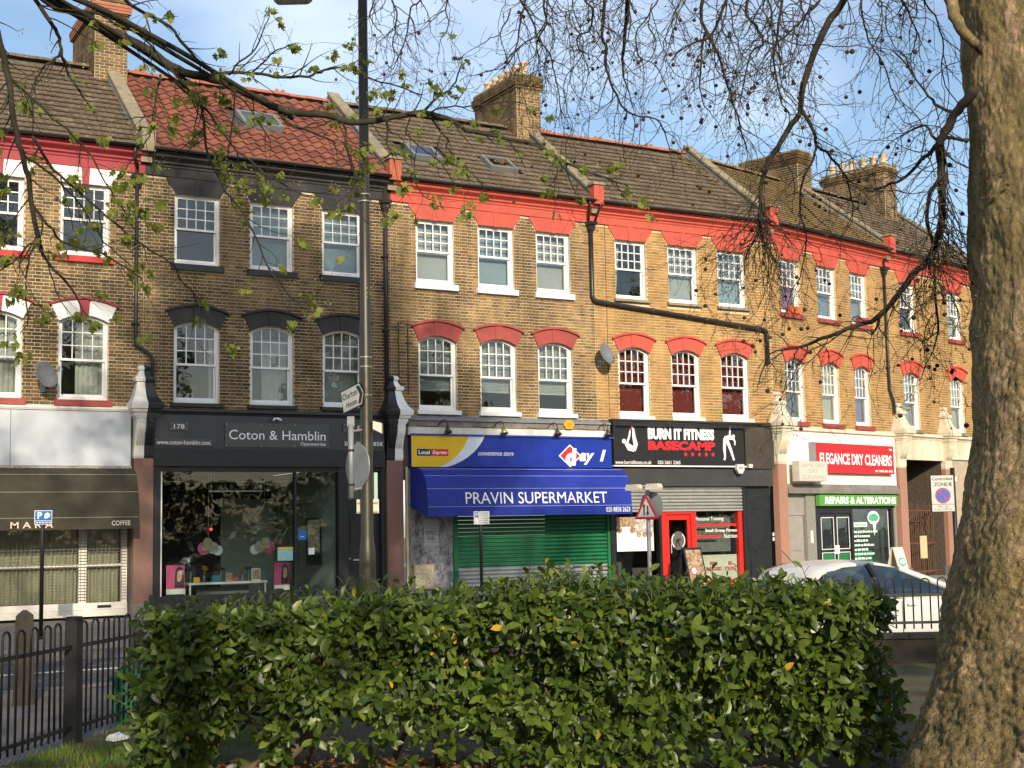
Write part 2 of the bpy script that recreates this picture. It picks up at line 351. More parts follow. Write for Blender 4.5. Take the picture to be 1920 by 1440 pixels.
def arch_span(x0, x1, z):           # half-open interval of the segmental arch at height z, or None
    if z < 6.20 or z > 6.70: return None
    if z < 6.53: k = (z-6.20)/0.33*0.16; return (x0-k, x1+k)
    h = (6.70-z)/0.17; c = (x0+x1)/2; w = ((x1-x0)/2+0.16)*math.sqrt(max(0, min(1, h))); return (c-w, c+w)

def bricks(parent, Wd, z0, z1, holes, M, cam_local, ind=300, jit=0.003):
    """Flemish bond faces in front of the plane y=0; holes(z) -> list of (x0,x1)."""
    CH = 0.075; full_s = []; full_h = []; rest = MB(); row = 0; z = z0
    while z + CH <= z1 + 1e-6:
        zm = z + CH/2
        iv = sorted(holes(zm)); solid = []; x = 0.0
        for a, b in iv:
            if a > x: solid.append((x, min(a, Wd)))
            x = max(x, b)
        if x < Wd: solid.append((x, Wd))
        off = -0.169 if row % 2 else 0.0
        for a, b in solid:
            k = math.floor((a-off)/0.3375)
            while True:
                s = off + k*0.3375
                if s > b: break
                for (p, q, typ) in ((s, s+0.225, 's'), (s+0.225, s+0.3375, 'h')):
                    lo, hi = max(p, a), min(q, b)
                    if hi-lo < 0.03: continue
                    lo += 0.006; hi -= 0.006
                    if p >= a-1e-6 and q <= b+1e-6:
                        (full_s if typ == 's' else full_h).append(((p+q)/2, z))
                    else:
                        j = random.uniform(-jit, jit); rest.box(lo, hi, -0.008+j, 0.03, z+0.0075, z+CH-0.0075)
                k += 1
        z += CH; row += 1
    full_s.sort(key=lambda t: (t[0]-cam_local[0])**2 + (t[1]-cam_local[2])**2)
    me = MB().box(-0.1065, 0.1065, -0.008, 0.03, 0.0075, CH-0.0075).mesh('brick', M)
    individual(me, 'brick', parent, [((x, random.uniform(-jit, jit), zz), (0, 0, random.uniform(-.008, .008))) for x, zz in full_s[:ind]])
    for x, zz in full_s[ind:]:
        j = random.uniform(-jit, jit); rest.box(x-0.1075, x+0.1075, -0.008+j, 0.03, zz+0.0075, zz+CH-0.0075)
    for x, zz in full_h:
        j = random.uniform(-jit, jit); rest.box(x-0.05125, x+0.05125, -0.008+j, 0.03, zz+0.0075, zz+CH-0.0075)
    rest.ob('brickwork', M, parent, kind='stuff')

def slab(mb, xs, zs, holes, y0, y1):
    xs = sorted(set(xs)); zs = sorted(set(zs))
    for i in range(len(zs)-1):
        zm = (zs[i]+zs[i+1])/2; run = None
        for j in range(len(xs)-1):
            xm = (xs[j]+xs[j+1])/2
            inside = any(a < xm < b and c < zm < d for a, b, c, d in holes)
            if not inside:
                if run is None: run = xs[j]
            if run is not None and (inside or j == len(xs)-2):
                e = xs[j] if inside else xs[j+1]
                mb.box(run, e, y0, y1, zs[i], zs[i+1]); run = None

def arcpts(x0, x1, zs, zc, n=10):
    c = (x0+x1)/2; h = (x1-x0)/2
    return [(c-h*math.cos(math.pi*0+0) if False else x0+(x1-x0)*k/n, zs+(zc-zs)*(1-((x0+(x1-x0)*k/n-c)/h)**2)) for k in range(n+1)]

CURT = {}
def drape(mb, x0, x1, z0, z1, y, amp=0.025, wl=0.11, pinch=0.0):
    n = max(6, int((x1-x0)/0.022)); b = len(mb.v); ph = random.random()*6
    rows = 6
    for r in range(rows+1):
        f = r/rows; zz = z0+(z1-z0)*f
        for k in range(n+1):
            u = k/n; x = x0+(x1-x0)*u*(1-pinch*(1-f)*0.6)
            mb.v.append((x, y+amp*math.sin(ph+2*math.pi*(x0+(x1-x0)*u)/wl+0.6*math.sin(5*u+ph)), zz))
    for r in range(rows):
        for k in range(n): o = b+r*(n+1)+k; mb.f.append((o, o+1, o+n+2, o+n+1))
def cloth_mat(name, col, trans=0.35):
    if name in MATS: return MATS[name]
    m, n, b = base(name); p = pos(n)
    c = rampf(n, noisef(n, 3, 4, 0.6, p), [(0.3, tuple(x*0.85 for x in col)), (0.7, col)])
    n.links.new(c, b.inputs['Base Color']); b.inputs['Roughness'].default_value = 0.9
    t = n.nodes.new('ShaderNodeBsdfTranslucent'); n.links.new(c, t.inputs[0])
    x = n.nodes.new('ShaderNodeMixShader'); x.inputs[0].default_value = trans; o = n.nodes['Material Output']
    n.links.new(b.outputs[0], x.inputs[1]); n.links.new(t.outputs[0], x.inputs[2]); n.links.new(x.outputs[0], o.inputs[0]); return m
NET = cloth_mat('net_curtain', (0.74, 0.73, 0.66)); GREYB = cloth_mat('grey_blind', (0.44, 0.45, 0.44), 0.2); REDC = cloth_mat('dark_red_curtain', (0.22, 0.03, 0.028), 0.2)
PURP = cloth_mat('purple_curtain', (0.20, 0.13, 0.38)); PINK = cloth_mat('pink_curtain', (0.55, 0.12, 0.32)); CREAMC = cloth_mat('cream_curtain', (0.72, 0.64, 0.44))
LBLUE = cloth_mat('pale_blue_blind', (0.30, 0.38, 0.44), 0.2)

def window(root, x0, x1, z0, z1, arched, fm=WHITE, sillm=WHITE, curt='dark', sill_h=0.13, set_back=0.10):
    """sash window: z1 is the springing (arched) or the head"""
    y = set_back; fr = 0.055; zt = z1+0.14 if arched else z1
    m = MB()
    m.box(x0, x0+fr, y-0.02, y+0.12, z0, zt); m.box(x1-fr, x1, y-0.02, y+0.12, z0, zt)
    m.box(x0+fr, x1-fr, y-0.02, y+0.12, z0, z0+0.075)
    if arched:
        a = arcpts(x0+fr, x1-fr, z1-0.05, z1+0.075); m.prism(a + [(x1-fr, zt), (x0+fr, zt)], y-0.022, y+0.11)
    else: m.box(x0+fr, x1-fr, y-0.02, y+0.12, z1-fr, z1)
    win = m.ob('window', fm, root)
    gx0, gx1 = x0+fr, x1-fr; gz0 = z0+0.075; gz1 = zt if arched else z1-fr
    zm = gz0 + (z1-gz0)*0.485
    # lower sash (inner plane)
    m = MB(); yl = y+0.065; st = 0.04
    m.box(gx0, gx0+st, yl-0.02, yl+0.02, gz0, zm+0.03); m.box(gx1-st, gx1, yl-0.02, yl+0.02, gz0, zm+0.03); m.box(gx0+st, gx1-st, yl-0.02, yl+0.02, gz0, gz0+0.06); m.box(gx0+st, gx1-st, yl-0.02, yl+0.02, zm-0.01, zm+0.03)
    m.ob('lower_sash', fm, win)
    g = MB().box(gx0+st, gx1-st, yl-0.003, yl+0.003, gz0+0.06, zm-0.01); g.ob('pane', GLASS, win, rot=None)
    # upper sash with bars (outer plane)
    m = MB(); yu = y+0.02
    m.box(gx0, gx0+st, yu-0.02, yu+0.02, zm-0.012, gz1); m.box(gx1-st, gx1, yu-0.02, yu+0.02, zm-0.012, gz1); m.box(gx0+st, gx1-st, yu-0.022, yu+0.018, zm-0.014, zm+0.034)
    if not arched: m.box(gx0+st, gx1-st, yu-0.02, yu+0.02, gz1-0.035, gz1)
    ix0, ix1, iz0, iz1 = gx0+st, gx1-st, zm+0.034, (z1+0.05 if arched else gz1-0.035)
    bw = 0.011
    cx = [ix0+(ix1-ix0)*k/4 for k in range(5)]; cz = [iz0+(iz1-iz0)*k/3 for k in range(4)]
    for k in (1, 2, 3): m.box(cx[k]-bw, cx[k]+bw, yu-0.016, yu+0.014, iz0, gz1 if arched else iz1)
    for k in (1, 2): m.box(ix0, ix1, yu-0.014, yu+0.012, cz[k]-bw, cz[k]+bw)
    m.ob('upper_sash', fm, win)
    for r in range(3):
        top = (gz1 if arched else cz[3]) if r == 2 else cz[r+1]-bw
        bot = cz[r]+(bw if r else 0)
        key = ('pane', round(cx[1]-cx[0], 3), round(top-bot, 3)); me = CURT.get(key)
        if not me:
            w = cx[1]-cx[0]-2*bw; me = MB().box(-w/2, w/2, -0.002, 0.002, 0, top-bot).mesh('pane', GLASS); CURT[key] = me
        for c in range(4):
            o = add('pane', me, win, loc=((cx[c]+cx[c+1])/2, yu, bot)); o.rotation_euler = (random.uniform(-.006, .006), 0, random.uniform(-.010, .010))
    # sill
    if sillm: MB().profx([(-0.10, z0-sill_h), (-0.10, z0-0.015), (-0.09, z0), (0.10, z0+0.01), (0.10, z0-sill_h)], x0-0.07, x1+0.07).ob('sill', sillm, win)
    # dressing
    yc = y+0.20
    zi = zt-0.02
    m = MB()
    if curt == 'net': drape(m, x0+0.02, x1-0.02, z0+0.03, zi, yc); m.ob('curtain', NET, win, True)
    elif curt == 'netgap':
        w = x1-x0; drape(m, x0+0.02, x0+w*0.16, z0+0.03, zi, yc, pinch=0.3); drape(m, x0+w*0.40, x1-0.02, z0+0.03, zi, yc); m.ob('curtain', NET, win, True)
    elif curt == 'nethalf':
        w = x1-x0; drape(m, x0+w*0.36, x1-0.02, z0+0.03, zi-0.28, yc); m.ob('curtain', NET, win, True)
    elif curt == 'left':
        w = x1-x0; drape(m, x0+0.02, x0+w*0.34, z0+0.03, zi, yc, pinch=0.8); m.ob('curtain', NET, win, True)
    elif curt == 'right':
        w = x1-x0; drape(m, x0+w*0.84, x1-0.02, z0+0.03, zi-0.3, yc, 0.02, 0.08); m.ob('curtain', NET, win, True)
    elif curt in ('blind', 'blue'):
        m.box(x0+0.03, x1-0.03, yc-0.01, yc, z0+0.03, zi); m.ob('blind', GREYB if curt == 'blind' else LBLUE, win)
    elif curt == 'venetian':
        zz = zi
        while zz > z0+0.55: m.profx([(yc-0.02, zz-0.034), (yc+0.006, zz), (yc+0.010, zz-0.003), (yc-0.016, zz-0.037)], x0+0.05, x1-0.05); zz -= 0.036
        m.box(x0+0.05, x1-0.05, yc-0.025, yc+0.012, zz-0.03, zz); m.ob('blind', GREYB, win)
    elif curt in ('red', 'purple', 'pink', 'cream'):
        drape(m, x0+0.02, x1-0.02, z0+0.03, zi if curt != 'red' else zi-0.12, yc, 0.02, 0.09); m.ob('curtain', {'red': REDC, 'purple': PURP, 'pink': PINK, 'cream': CREAMC}[curt], win, True)
    return win

def seg_arch(root, x0, x1, m_in, m_key, m_top):
    """cambered arch with key and hood mould over a first floor window"""
    zi, zc = 6.205, 6.345; zt, ztc = 6.535, 6.665; k = 0.155
    inn = arcpts(x0, x1, zi, zc, 12); outr = arcpts(x0-k, x1+k, zt, ztc, 12)
    hood = MB(); o2 = arcpts(x0-k-0.05, x1+k+0.05, zt-0.012, ztc+0.012, 14); o3 = [(x, z+0.055) for x, z in arcpts(x0-k-0.03, x1+k+0.03, zt-0.012, ztc+0.012, 14)]
    hood.prism(o2 + o3[::-1], -0.095, -0.004)
    a = hood.ob('arch', m_top, root)
    for lo, hi, mm, yy in ((0, 5, m_in, -0.045), (5, 7, m_key, -0.062), (7, 12, m_in, -0.045)):
        e = 0.003
        poly = inn[lo:hi+1] + outr[lo:hi+1][::-1]
        MB().prism(poly, yy, -0.002).ob('keystone' if lo == 5 else 'voussoir', mm, a)
def flat_arch(root, x0, x1, m, key=None):
    k = 0.20; zt = 9.53
    c = (x0+x1)/2
    L = [(x0, 9.165), (c-0.07, 9.165), (c-0.09, zt), (x0-k, zt), (x0-k+0.02, 9.43), (x0-0.06, 9.28)]
    Rr = [(x1, 9.165), (c+0.07, 9.165), (c+0.09, zt), (x1+k, zt), (x1+k-0.02, 9.43), (x1+0.06, 9.28)][::-1]
    K = [(c-0.067, 9.150), (c+0.067, 9.150), (c+0.087, zt), (c-0.087, zt)]
    a = MB().prism(K, -0.046, -0.002).ob('lintel', key or m, root)
    MB().prism(L, -0.034, -0.002).ob('voussoir', m, a); MB().prism(Rr, -0.034, -0.002).ob('voussoir', m, a)

TILE = {}
def tile_mesh(kind, M):
    if (kind, M.name) in TILE: return TILE[(kind, M.name)]
    m = MB()
    if kind == 'pan':
        n = 9; w = 0.30; prof = []
        for k in range(n+1):
            u = k/n; prof.append((w*u, 0.030*math.sin(2*math.pi*u-0.6)))
        top = [[(x, 0.0, z+0.045) for x, z in prof], [(x, 0.42, z) for x, z in prof]]
        bot = [[(x, 0.0, z+0.027) for x, z in prof], [(x, 0.42, z-0.018) for x, z in prof]]
    else:
        w = 0.33 if kind == 'con' else 0.185; n = 8 if kind == 'con' else 2; prof = []
        for k in range(n+1):
            u = k/n; prof.append((0.003+(w-0.006)*u, (0.016*max(0, math.cos(2*math.pi*(u*2-0.1)))**2) if kind == 'con' else 0.004*math.sin(math.pi*u)))
        L = 0.38 if kind == 'con' else 0.26; t = 0.026 if kind == 'con' else 0.024
        top = [[(x, 0.0, z+t+0.022) for x, z in prof], [(x, L, z) for x, z in prof]]
        bot = [[(x, 0.0, z*0.3+0.030) for x, z in prof], [(x, L, z-0.02) for x, z in prof]]
    b = 0; N = len(prof)
    m.v = top[0]+top[1]+bot[0]+bot[1]
    for k in range(N-1):
        m.f.append((k, k+1, N+k+1, N+k)); m.f.append((2*N+k+1, 2*N+k, k, k+1)[::-1]); m.f.append((2*N+k, 3*N+k, 3*N+k+1, 2*N+k+1))
    m.f.append((0, N, 3*N, 2*N)); m.f.append((N-1, 2*N+N-1, 3*N+N-1, 2*N-1))
    TILE[(kind, M.name)] = (m.mesh('tile', M), w); return TILE[(kind, M.name)]
PIT = math.atan2(2.86, 3.80); EAVE = (-0.30, 10.03)
def roof(root, x0, x1, kind, M, sky=(), crest=False, ridge=TERRA):
    """front slope with its tiles; skylights given as (x0,x1,s0,s1) along the slope"""
    ca, sa = math.cos(PIT), math.sin(PIT); Ls = math.hypot(2.86, 3.80)
    dk = MB(); a = Vector((0, EAVE[0], EAVE[1])); b = Vector((0, EAVE[0]+3.8, EAVE[1]+2.86))
    for yy, zz in ((0, 0),): pass
    dk.profx([(a.y, a.z-0.03), (b.y, b.z-0.03), (b.y+3.8, a.z-0.03)], x0, x1)
    rf = dk.ob('roof', mat('roof_felt', (0.05, 0.045, 0.04), 0.9), root)
    me, w = tile_mesh(kind, M); gauge = {'pan': 0.325, 'con': 0.30, 'plain': 0.20}[kind]
    rows = int((Ls-0.05)/gauge); cols = int(math.ceil((x1-x0)/w)); cnt = 0; rest = MB(); place = []
    for r in range(rows):
        s = r*gauge
        for c in range(cols):
            x = x0 + c*w - (w/2 if kind == 'plain' and r % 2 else 0)
            if x+w > x1+0.12: continue
            if any(x+w > q[0]+0.04 and x < q[1]-0.04 and s+gauge > q[2]+0.02 and s < q[3]-0.05 for q in sky): continue
            place.append((x, s))
    place.sort(key=lambda t: t[1])
    for i, (x, s) in enumerate(place):
        L = (x, EAVE[0]-0.05+s*ca, EAVE[1]+s*sa-0.015)
        rot = (PIT+random.uniform(-.006, .006), random.uniform(-.008, .008), random.uniform(-.006, .006))
        if i < 300:
            o = bpy.data.objects.new('tile', me); COL.objects.link(o); o.parent = rf; o.location = L; o.rotation_euler = rot
        else:
            b0 = len(rest.v); rest.v += [tuple(v.co) for v in me.vertices]; rest.f += [tuple(b0+i2 for i2 in p.vertices) for p in me.polygons]
            from mathutils import Euler
            rest.xf(Matrix.Translation(L) @ Euler(rot).to_matrix().to_4x4(), b0)
    if rest.v: rest.ob('tiling', M, rf, kind='stuff')
    # ridge
    rm = MB(); n = 8
    loops = [[(xx, 0.13*math.cos(math.pi*k/n), 0.10*math.sin(math.pi*k/n)) for k in range(n+1)] + [(xx, -0.11, -0.01), (xx, 0.11, -0.01)][::-1] for xx in (0, 0.44)]
    rm.loft(loops); 
    rme0 = rm.mesh('ridge_tile', ridge)
    for cx in (0.14, 0.30): rm.disc(cx, 0.12, 0.055, -0.015, 0.015, 10)
    rme1 = rm.mesh('ridge_tile', ridge); x = x0; ci = 0
    while x < x1-0.1:
        ci += 1; add('ridge_tile', rme1 if crest and ci % 4 == 2 else rme0, rf, loc=(x, EAVE[0]+3.8, EAVE[1]+2.87+random.uniform(-.008, .008)), rot=(random.uniform(-.03, .03), 0, 0)); x += 0.45
    for q in sky:
        M4 = Matrix.Translation((0, EAVE[0], EAVE[1])) @ Matrix.Rotation(PIT, 4, 'X')
        fr = MB(); a0, a1, s0, s1 = q[:4]
        for bb in ((a0, a1, s0, s0+0.09), (a0, a1, s1-0.09, s1), (a0, a0+0.09, s0+0.09, s1-0.09), (a1-0.09, a1, s0+0.09, s1-0.09)): fr.box(bb[0], bb[1], bb[2], bb[3], -0.02, 0.11)
        fr.box(a0+0.05, a1-0.05, s0+0.05, s1-0.05, -0.02, 0.02)
        fr.xf(M4); so_ = fr.ob('skylight', mat('grey_skylight_frame', (0.17, 0.175, 0.175), 0.5), rf)
        pn = MB().box(a0+0.09, a1-0.09, s0+0.09, s1-0.09, 0.075, 0.083).xf(M4); pn.ob('pane', glass_mat('skylight_glass', 0.55) if 'skylight_glass' not in MATS else MATS['skylight_glass'], so_)
    return rf

def parapet(root, xc, m_end, kneel=True):
    """party wall rising through the roof, with a coping and a painted end block"""
    w = 0.12; h = 0.26; a = (EAVE[0]+0.12, EAVE[1]+0.02); b = (EAVE[0]+3.8, EAVE[1]+2.86)
    body = MB().profx([(a[0], a[1]-0.3), (b[0], b[1]-0.3), (b[0]+3.7, a[1]-0.3), (b[0]+3.7, a[1]+h), (b[0], b[1]+h), (a[0], a[1]+h-0.05)], xc-w, xc+w)
    p = body.ob('parapet', STONE, root)
    n = 7
    for k in range(n):
        f0_, f1_ = k/n, (k+1)/n-0.004
        y0, z0 = a[0]+(b[0]-a[0])*f0_, a[1]+h+(b[1]-a[1])*f0_; y1, z1 = a[0]+(b[0]-a[0])*f1_, a[1]+h+(b[1]-a[1])*f1_
        MB().profx([(y0, z0-0.01), (y1, z1-0.01), (y1, z1+0.06), (y0, z0+0.06)], xc-w-0.035, xc+w+0.035).ob('coping_stone', STONE, p)
    for sx in (-1, 1):
        MB().profx([(a[0]+0.1, a[1]+0.06), (b[0], b[1]+0.03), (b[0], b[1]+0.16), (a[0]+0.1, a[1]+0.2)], xc+sx*(w+0.012)-0.008, xc+sx*(w+0.012)+0.008).ob('flashing', LEAD, p)
        MB().profx([(a[0]+0.1, a[1]+0.065), (b[0], b[1]+0.035), (b[0], b[1]+0.05), (a[0]+0.1, a[1]+0.08)], xc+(w+0.1)*sx-0.09, xc+(w+0.1)*sx+0.09).ob('flashing', LEAD, p)
    if kneel:
        MB().box(xc-0.15, xc+0.15, -0.36, -0.12, 9.96, 10.46).ob('kneeler', m_end, root)
        MB().box(xc-0.19, xc+0.19, -0.40, -0.10, 10.46, 10.52).ob('coping_stone', STONE, p)

def chimney(root, xc, y0, y1, zb, zt, band=None, pots=6, hw=0.38):
    core = MB().box(xc-hw, xc+hw, y0, y1, zb, zt); c = core.ob('chimney', MORTAR, root)
    bw = MB(); z = zb; r = 0
    while z+0.075 <= zt+1e-6:
        ext = 0.0
        if z > zt-0.42: ext = 0.035
        if z > zt-0.32: ext = 0.07
        if z > zt-0.13: ext = 0.03
        if not (band and zt-0.32 < z <= zt-0.13):
            x = xc-hw-ext - (0.11 if r % 2 else 0)
            while x < xc+hw+ext:
                a, b = max(x, xc-hw-ext)+0.007, min(x+0.225, xc+hw+ext)-0.007
                if b-a > 0.03: bw.box(a, b, y0-0.010-ext, y0+0.05, z+0.009, z+0.068)
                x += 0.225
            y = y0-ext - (0 if r % 2 else 0.11)
            while y < y1+ext:
                a, b = max(y, y0-ext)+0.007, min(y+0.225, y1+ext)-0.007
                if b-a > 0.03: bw.box(xc-hw-0.010-ext, xc-hw+0.05, a, b, z+0.009, z+0.068); bw.box(xc+hw-0.05, xc+hw+0.010+ext, a, b, z+0.009, z+0.068)
                y += 0.225
        z += 0.075; r += 1
    bw.ob('brickwork', BR_CHIM, c, kind='stuff')
    if band:
        for k in range(3): MB().box(xc-hw-0.075-0.01*k, xc+hw+0.075+0.01*k, y0-0.075-0.01*k, y1+0.075, zt-0.33+0.07*k, zt-0.268+0.07*k).ob('string_course', band, c)
    MB().box(xc-hw-0.03, xc+hw+0.03, y0-0.03, y1+0.03, zt, zt+0.05).ob('capping', STONE, c)
    pm = MB().lathe([(0.14, 0), (0.13, 0.06), (0.115, 0.1), (0.115, 0.34), (0.145, 0.36), (0.145, 0.40), (0.115, 0.42), (0.09, 0.42), (0.09, 0.2)], 14).mesh('chimney_pot', POT, True)
    for k in range(pots):
        add('chimney_pot', pm, c, loc=(xc+random.uniform(-.03, .03), y0+0.22+(y1-y0-0.44)*k/max(1, pots-1), zt+0.04))
    MB().profx([(y0-0.03, zb-0.55), (y1, zb+0.9), (y1, zb+1.05), (y0-0.03, zb-0.35)], xc-hw-0.03, xc-hw-0.012).ob('flashing', LEAD, c)

CORN = [(0.0, 9.52), (-0.055, 9.52), (-0.055, 9.70), (-0.075, 9.72), (-0.075, 9.76), (-0.12, 9.79), (-0.12, 9.83), (-0.15, 9.85), (-0.24, 9.90), (-0.25, 9.92), (-0.25, 9.955), (-0.29, 9.965), (-0.29, 10.01), (0.0, 10.01)]
def cornice(root, x0, x1, m): 
    c = MB().profx(CORN, x0, x1).ob('cornice', m, root)
    n = 8; outer = [(-0.37+0.062*math.cos(math.pi+math.pi*k/n), 10.06+0.062*math.sin(math.pi+math.pi*k/n)) for k in range(n+1)]
    inn = [(-0.37+0.054*math.cos(math.pi+math.pi*k/n), 10.06+0.054*math.sin(math.pi+math.pi*k/n)) for k in range(n+1)]
    MB().profx(outer+inn[::-1], x0+0.12, x1-0.12).ob('gutter', PLASTIC, root, True)
    return c

CONS = [(3.34, .20, .13), (3.40, .215, .15), (3.62, .20, .16), (3.80, .20, .215), (3.95, .20, .29), (4.10, .20, .315), (4.17, .20, .32), (4.18, .225, .34), (4.22, .225, .34), (4.225, .25, .36), (4.30, .25, .36), (4.31, .29, .41), (4.37, .30, .42), (4.38, .335, .46), (4.47, .345, .47), (4.50, .345, .47), (4.53, .31, .42), (4.62, .26, .33), (4.74, .215, .26), (4.88, .18, .21), (4.97, .165, .185), (4.975, .205, .225), (5.03, .215, .235), (5.07, .205, .22), (5.075, .16, .17), (5.14, .125, .13), (5.22, .095, .10), (5.225, .125, .13), (5.27, .135, .14), (5.31, .11, .11), (5.335, .05, .05)]
def console(root, xc, ml, mr, shaft=GRANITE, z_off=0.0):
    p = MB().box(xc-0.205, xc+0.205, -0.14, 0.05, 0.30, 3.34).ob('pilaster', shaft, root)
    MB().box(xc-0.235, xc+0.235, -0.17, 0.05, 0.0, 0.30).ob('plinth', mat('grey_granite', (0.16, 0.14, 0.13), 0.6, 0.2, 20), p)
    for sgn, m in ((-1, ml), (1, mr)):
        loops = []
        for z, hw, pr in CONS:
            a, b = (xc-hw, xc) if sgn < 0 else (xc, xc+hw)
            loops.append([(a, -pr, z), (b, -pr, z), (b, 0.0, z), (a, 0.0, z)])
        MB().loft(loops).ob('console', m, p)
        for k in range(3):
            xx = xc+sgn*(0.035+0.058*k)
            path = [(xx, -pr-0.004, z) for z, hw, pr in CONS[2:6]]
            MB().tube(path, [0.016, 0.019, 0.019, 0.014], 6).ob('fluting', m, p, True)
        MB().disc(xc+sgn*0.10, 4.14-0.0, 0.045, -0.335, -0.31, 10).ob('rosette', m, p)
    return p

def downpipe(root, pts, r=0.042, hopper=None, m=PLASTIC):
    d = MB().tube(pts, r, 10).ob('downpipe', m, root, True)
    for p0, p1 in zip(pts[:-1], pts[1:]):
        L = (Vector(p1)-Vector(p0)).length; k = 1
        while k*1.75 < L:
            q = Vector(p0)+(Vector(p1)-Vector(p0))*(k*1.75/L); dr = (Vector(p1)-Vector(p0)).normalized()*0.035
            MB().tube([q-dr, q+dr], r+0.012, 10).ob('collar', m, d, True)
            MB().box(q.x-0.085, q.x+0.085, q.y+0.01, 0.0, q.z-0.02, q.z+0.02).ob('bracket', m, d); k += 1
    if hopper:
        x, z = hopper
        MB().loft([[(x-w, -0.02-2*w*0.8, zz), (x+w, -0.02-2*w*0.8, zz), (x+w, -0.012, zz), (x-w, -0.012, zz)] for w, zz in ((0.05, z-0.26), (0.075, z-0.2), (0.085, z-0.10), (0.12, z-0.07), (0.13, z), (0.115, z+0.01))]).ob('hopper', m, d)
    return d

def house(label, x0, Wd, rz=0.0, start=None, wins=(), f1=None, f2=None, BM=BR_MID, MM=MORTAR, trim2=RED, trim1=REDD, key1=None, corn=RED, win_kw={}, tile=('con', T_BROWN), sky=(), crest=False, holes_extra=(), end_l=None, end_m=RED, hood=None, zbot=4.42, interior=True):
    root = thing('terraced_house', label, 'house', start or (x0, YF, 0), rz, 'terraced shop houses')
    cl = Vector((0, 0, 1.65)) - root.location
    cl = Matrix.Rotation(-rz, 3, 'Z') @ cl
    op = [(a, b, 7.60, 9.17) for a, b in f2] + [(a, b, 4.55, 6.22) for a, b in f1]
    def holes(z):
        r = [(a, b) for a, b, c, d in op if c-0.02 < z < d+0.0]
        for a, b in f1:
            s = arch_span(a, b, z)
            if s: r.append(s)
        for a, b in f2:
            if 9.165 <= z <= 9.53: k = (z-9.165)/0.365*0.17+0.02; r.append((a-k, b+k))
            if 7.47 < z < 7.60: r.append((a-0.06, b+0.06))
        return r
    wl = MB(); ops = [(a, b, c, d+(0.14 if d < 7 else 0)) for a, b, c, d in op]
    slab(wl, [0, Wd]+[v for o in ops for v in o[:2]], [zbot, 9.56]+[v for o in ops for v in o[2:]], ops, 0.0, 0.28)
    wall = wl.ob('wall', MM, root)
    bricks(wall, Wd, zbot+0.02, 9.53, holes, BM, cl)
    if interior:
        rm = MB()
        for za, zb_ in ((4.0, 6.62), (6.75, 9.6)):
            rm.quad((0.1, 3.4, za), (Wd-0.1, 3.4, za), (Wd-0.1, 3.4, zb_), (0.1, 3.4, zb_)); rm.quad((0.1, 0.3, za), (Wd-0.1, 0.3, za), (Wd-0.1, 3.4, za), (0.1, 3.4, za))
            rm.quad((0.1, 0.3, zb_), (Wd-0.1, 0.3, zb_), (Wd-0.1, 3.4, zb_), (0.1, 3.4, zb_)); rm.quad((0.1, 0.3, za), (0.1, 3.4, za), (0.1, 3.4, zb_), (0.1, 0.3, zb_)); rm.quad((Wd-0.1, 0.3, za), (Wd-0.1, 3.4, za), (Wd-0.1, 3.4, zb_), (Wd-0.1, 0.3, zb_))
        rm.ob('interior', ROOMW, root)
    cornice(root, 0, Wd, corn)
    for i, (a, b) in enumerate(f2):
        flat_arch(root, a, b, trim2 if not isinstance(trim2, tuple) else trim2[0], None if not isinstance(trim2, tuple) else trim2[1])
        window(root, a, b, 7.60, 9.17, False, curt=wins[0][i], **win_kw.get(2, {}))
    for i, (a, b) in enumerate(f1):
        seg_arch(root, a, b, trim1, key1 or trim1, hood or trim1)
        window(root, a, b, 4.55, 6.22, True, curt=wins[1][i], **win_kw.get(1, {}))
    roof(root, 0.12, Wd-0.12, tile[0], tile[1], sky, crest, TERRA if crest else tile[1])
    return root
# ---------------------------------------------------------------- house with the coffee shop
A = house('brown brick terraced house with white window heads above a blank white fascia', 1.95, 5.84,
    f2=[(.60, 1.62), (2.33, 3.35), (4.08, 5.10)], f1=[(.60, 1.62), (2.33, 3.36), (4.08, 5.11)], wins=(('dark', 'dark', 'dark'), ('net', 'net', 'netgap')),
    BM=BR_DARK, trim2=(WHITE, MAROON), trim1=WHITE, key1=MAROON, hood=MAROON, corn=MAROON,
    win_kw={2: dict(sillm=mat('bright_red_sill', (0.50, 0.03, 0.03), 0.5)), 1: dict(sillm=REDD)})
parapet(A, 5.84, STONE); parapet(A, 0.0, STONE)
chimney(A, 5.78, 2.85, 5.2, 12.2, 14.45, band=TERRA)
console(A, 5.84, WHITE_OLD, BLACKP, GRANITE_D)
downpipe(A, [(5.66, -0.09, 9.72), (5.66, -0.09, 6.05), (5.66, -0.09, 5.78), (5.98, -0.12, 5.55), (6.02, -0.12, 5.45), (6.02, -0.12, 4.5)], hopper=(5.66, 9.45))
MB().tube([(5.55, -0.36, 10.0), (5.55, -0.3, 9.86), (5.66, -0.12, 9.6)], 0.035, 8).ob('swan_neck', PLASTIC, A, True)
FASW = mat('white_fascia_panel', (0.47, 0.50, 0.54), 0.3, 0.05, 1.5, 0, 50, dirt=0.10)
sg = MB().box(0.24, 3.145, -0.075, -0.005, 3.18, 4.32).ob('fascia', FASW, A)
MB().box(3.155, 5.58, -0.075, -0.005, 3.18, 4.32).ob('fascia_panel', FASW, sg)
MB().profx([(0, 4.44), (-0.10, 4.40), (-0.13, 4.37), (-0.10, 4.325), (0, 4.325)], 0.22, 5.58).ob('ledge', WHITE_OLD, A)
MB().box(0.22, 5.60, -0.10, 0.0, 3.125, 3.175).ob('ledge', mat('grimy_render', (0.30, 0.28, 0.24), 0.9, 0.4, 20, dirt=0.6), A)
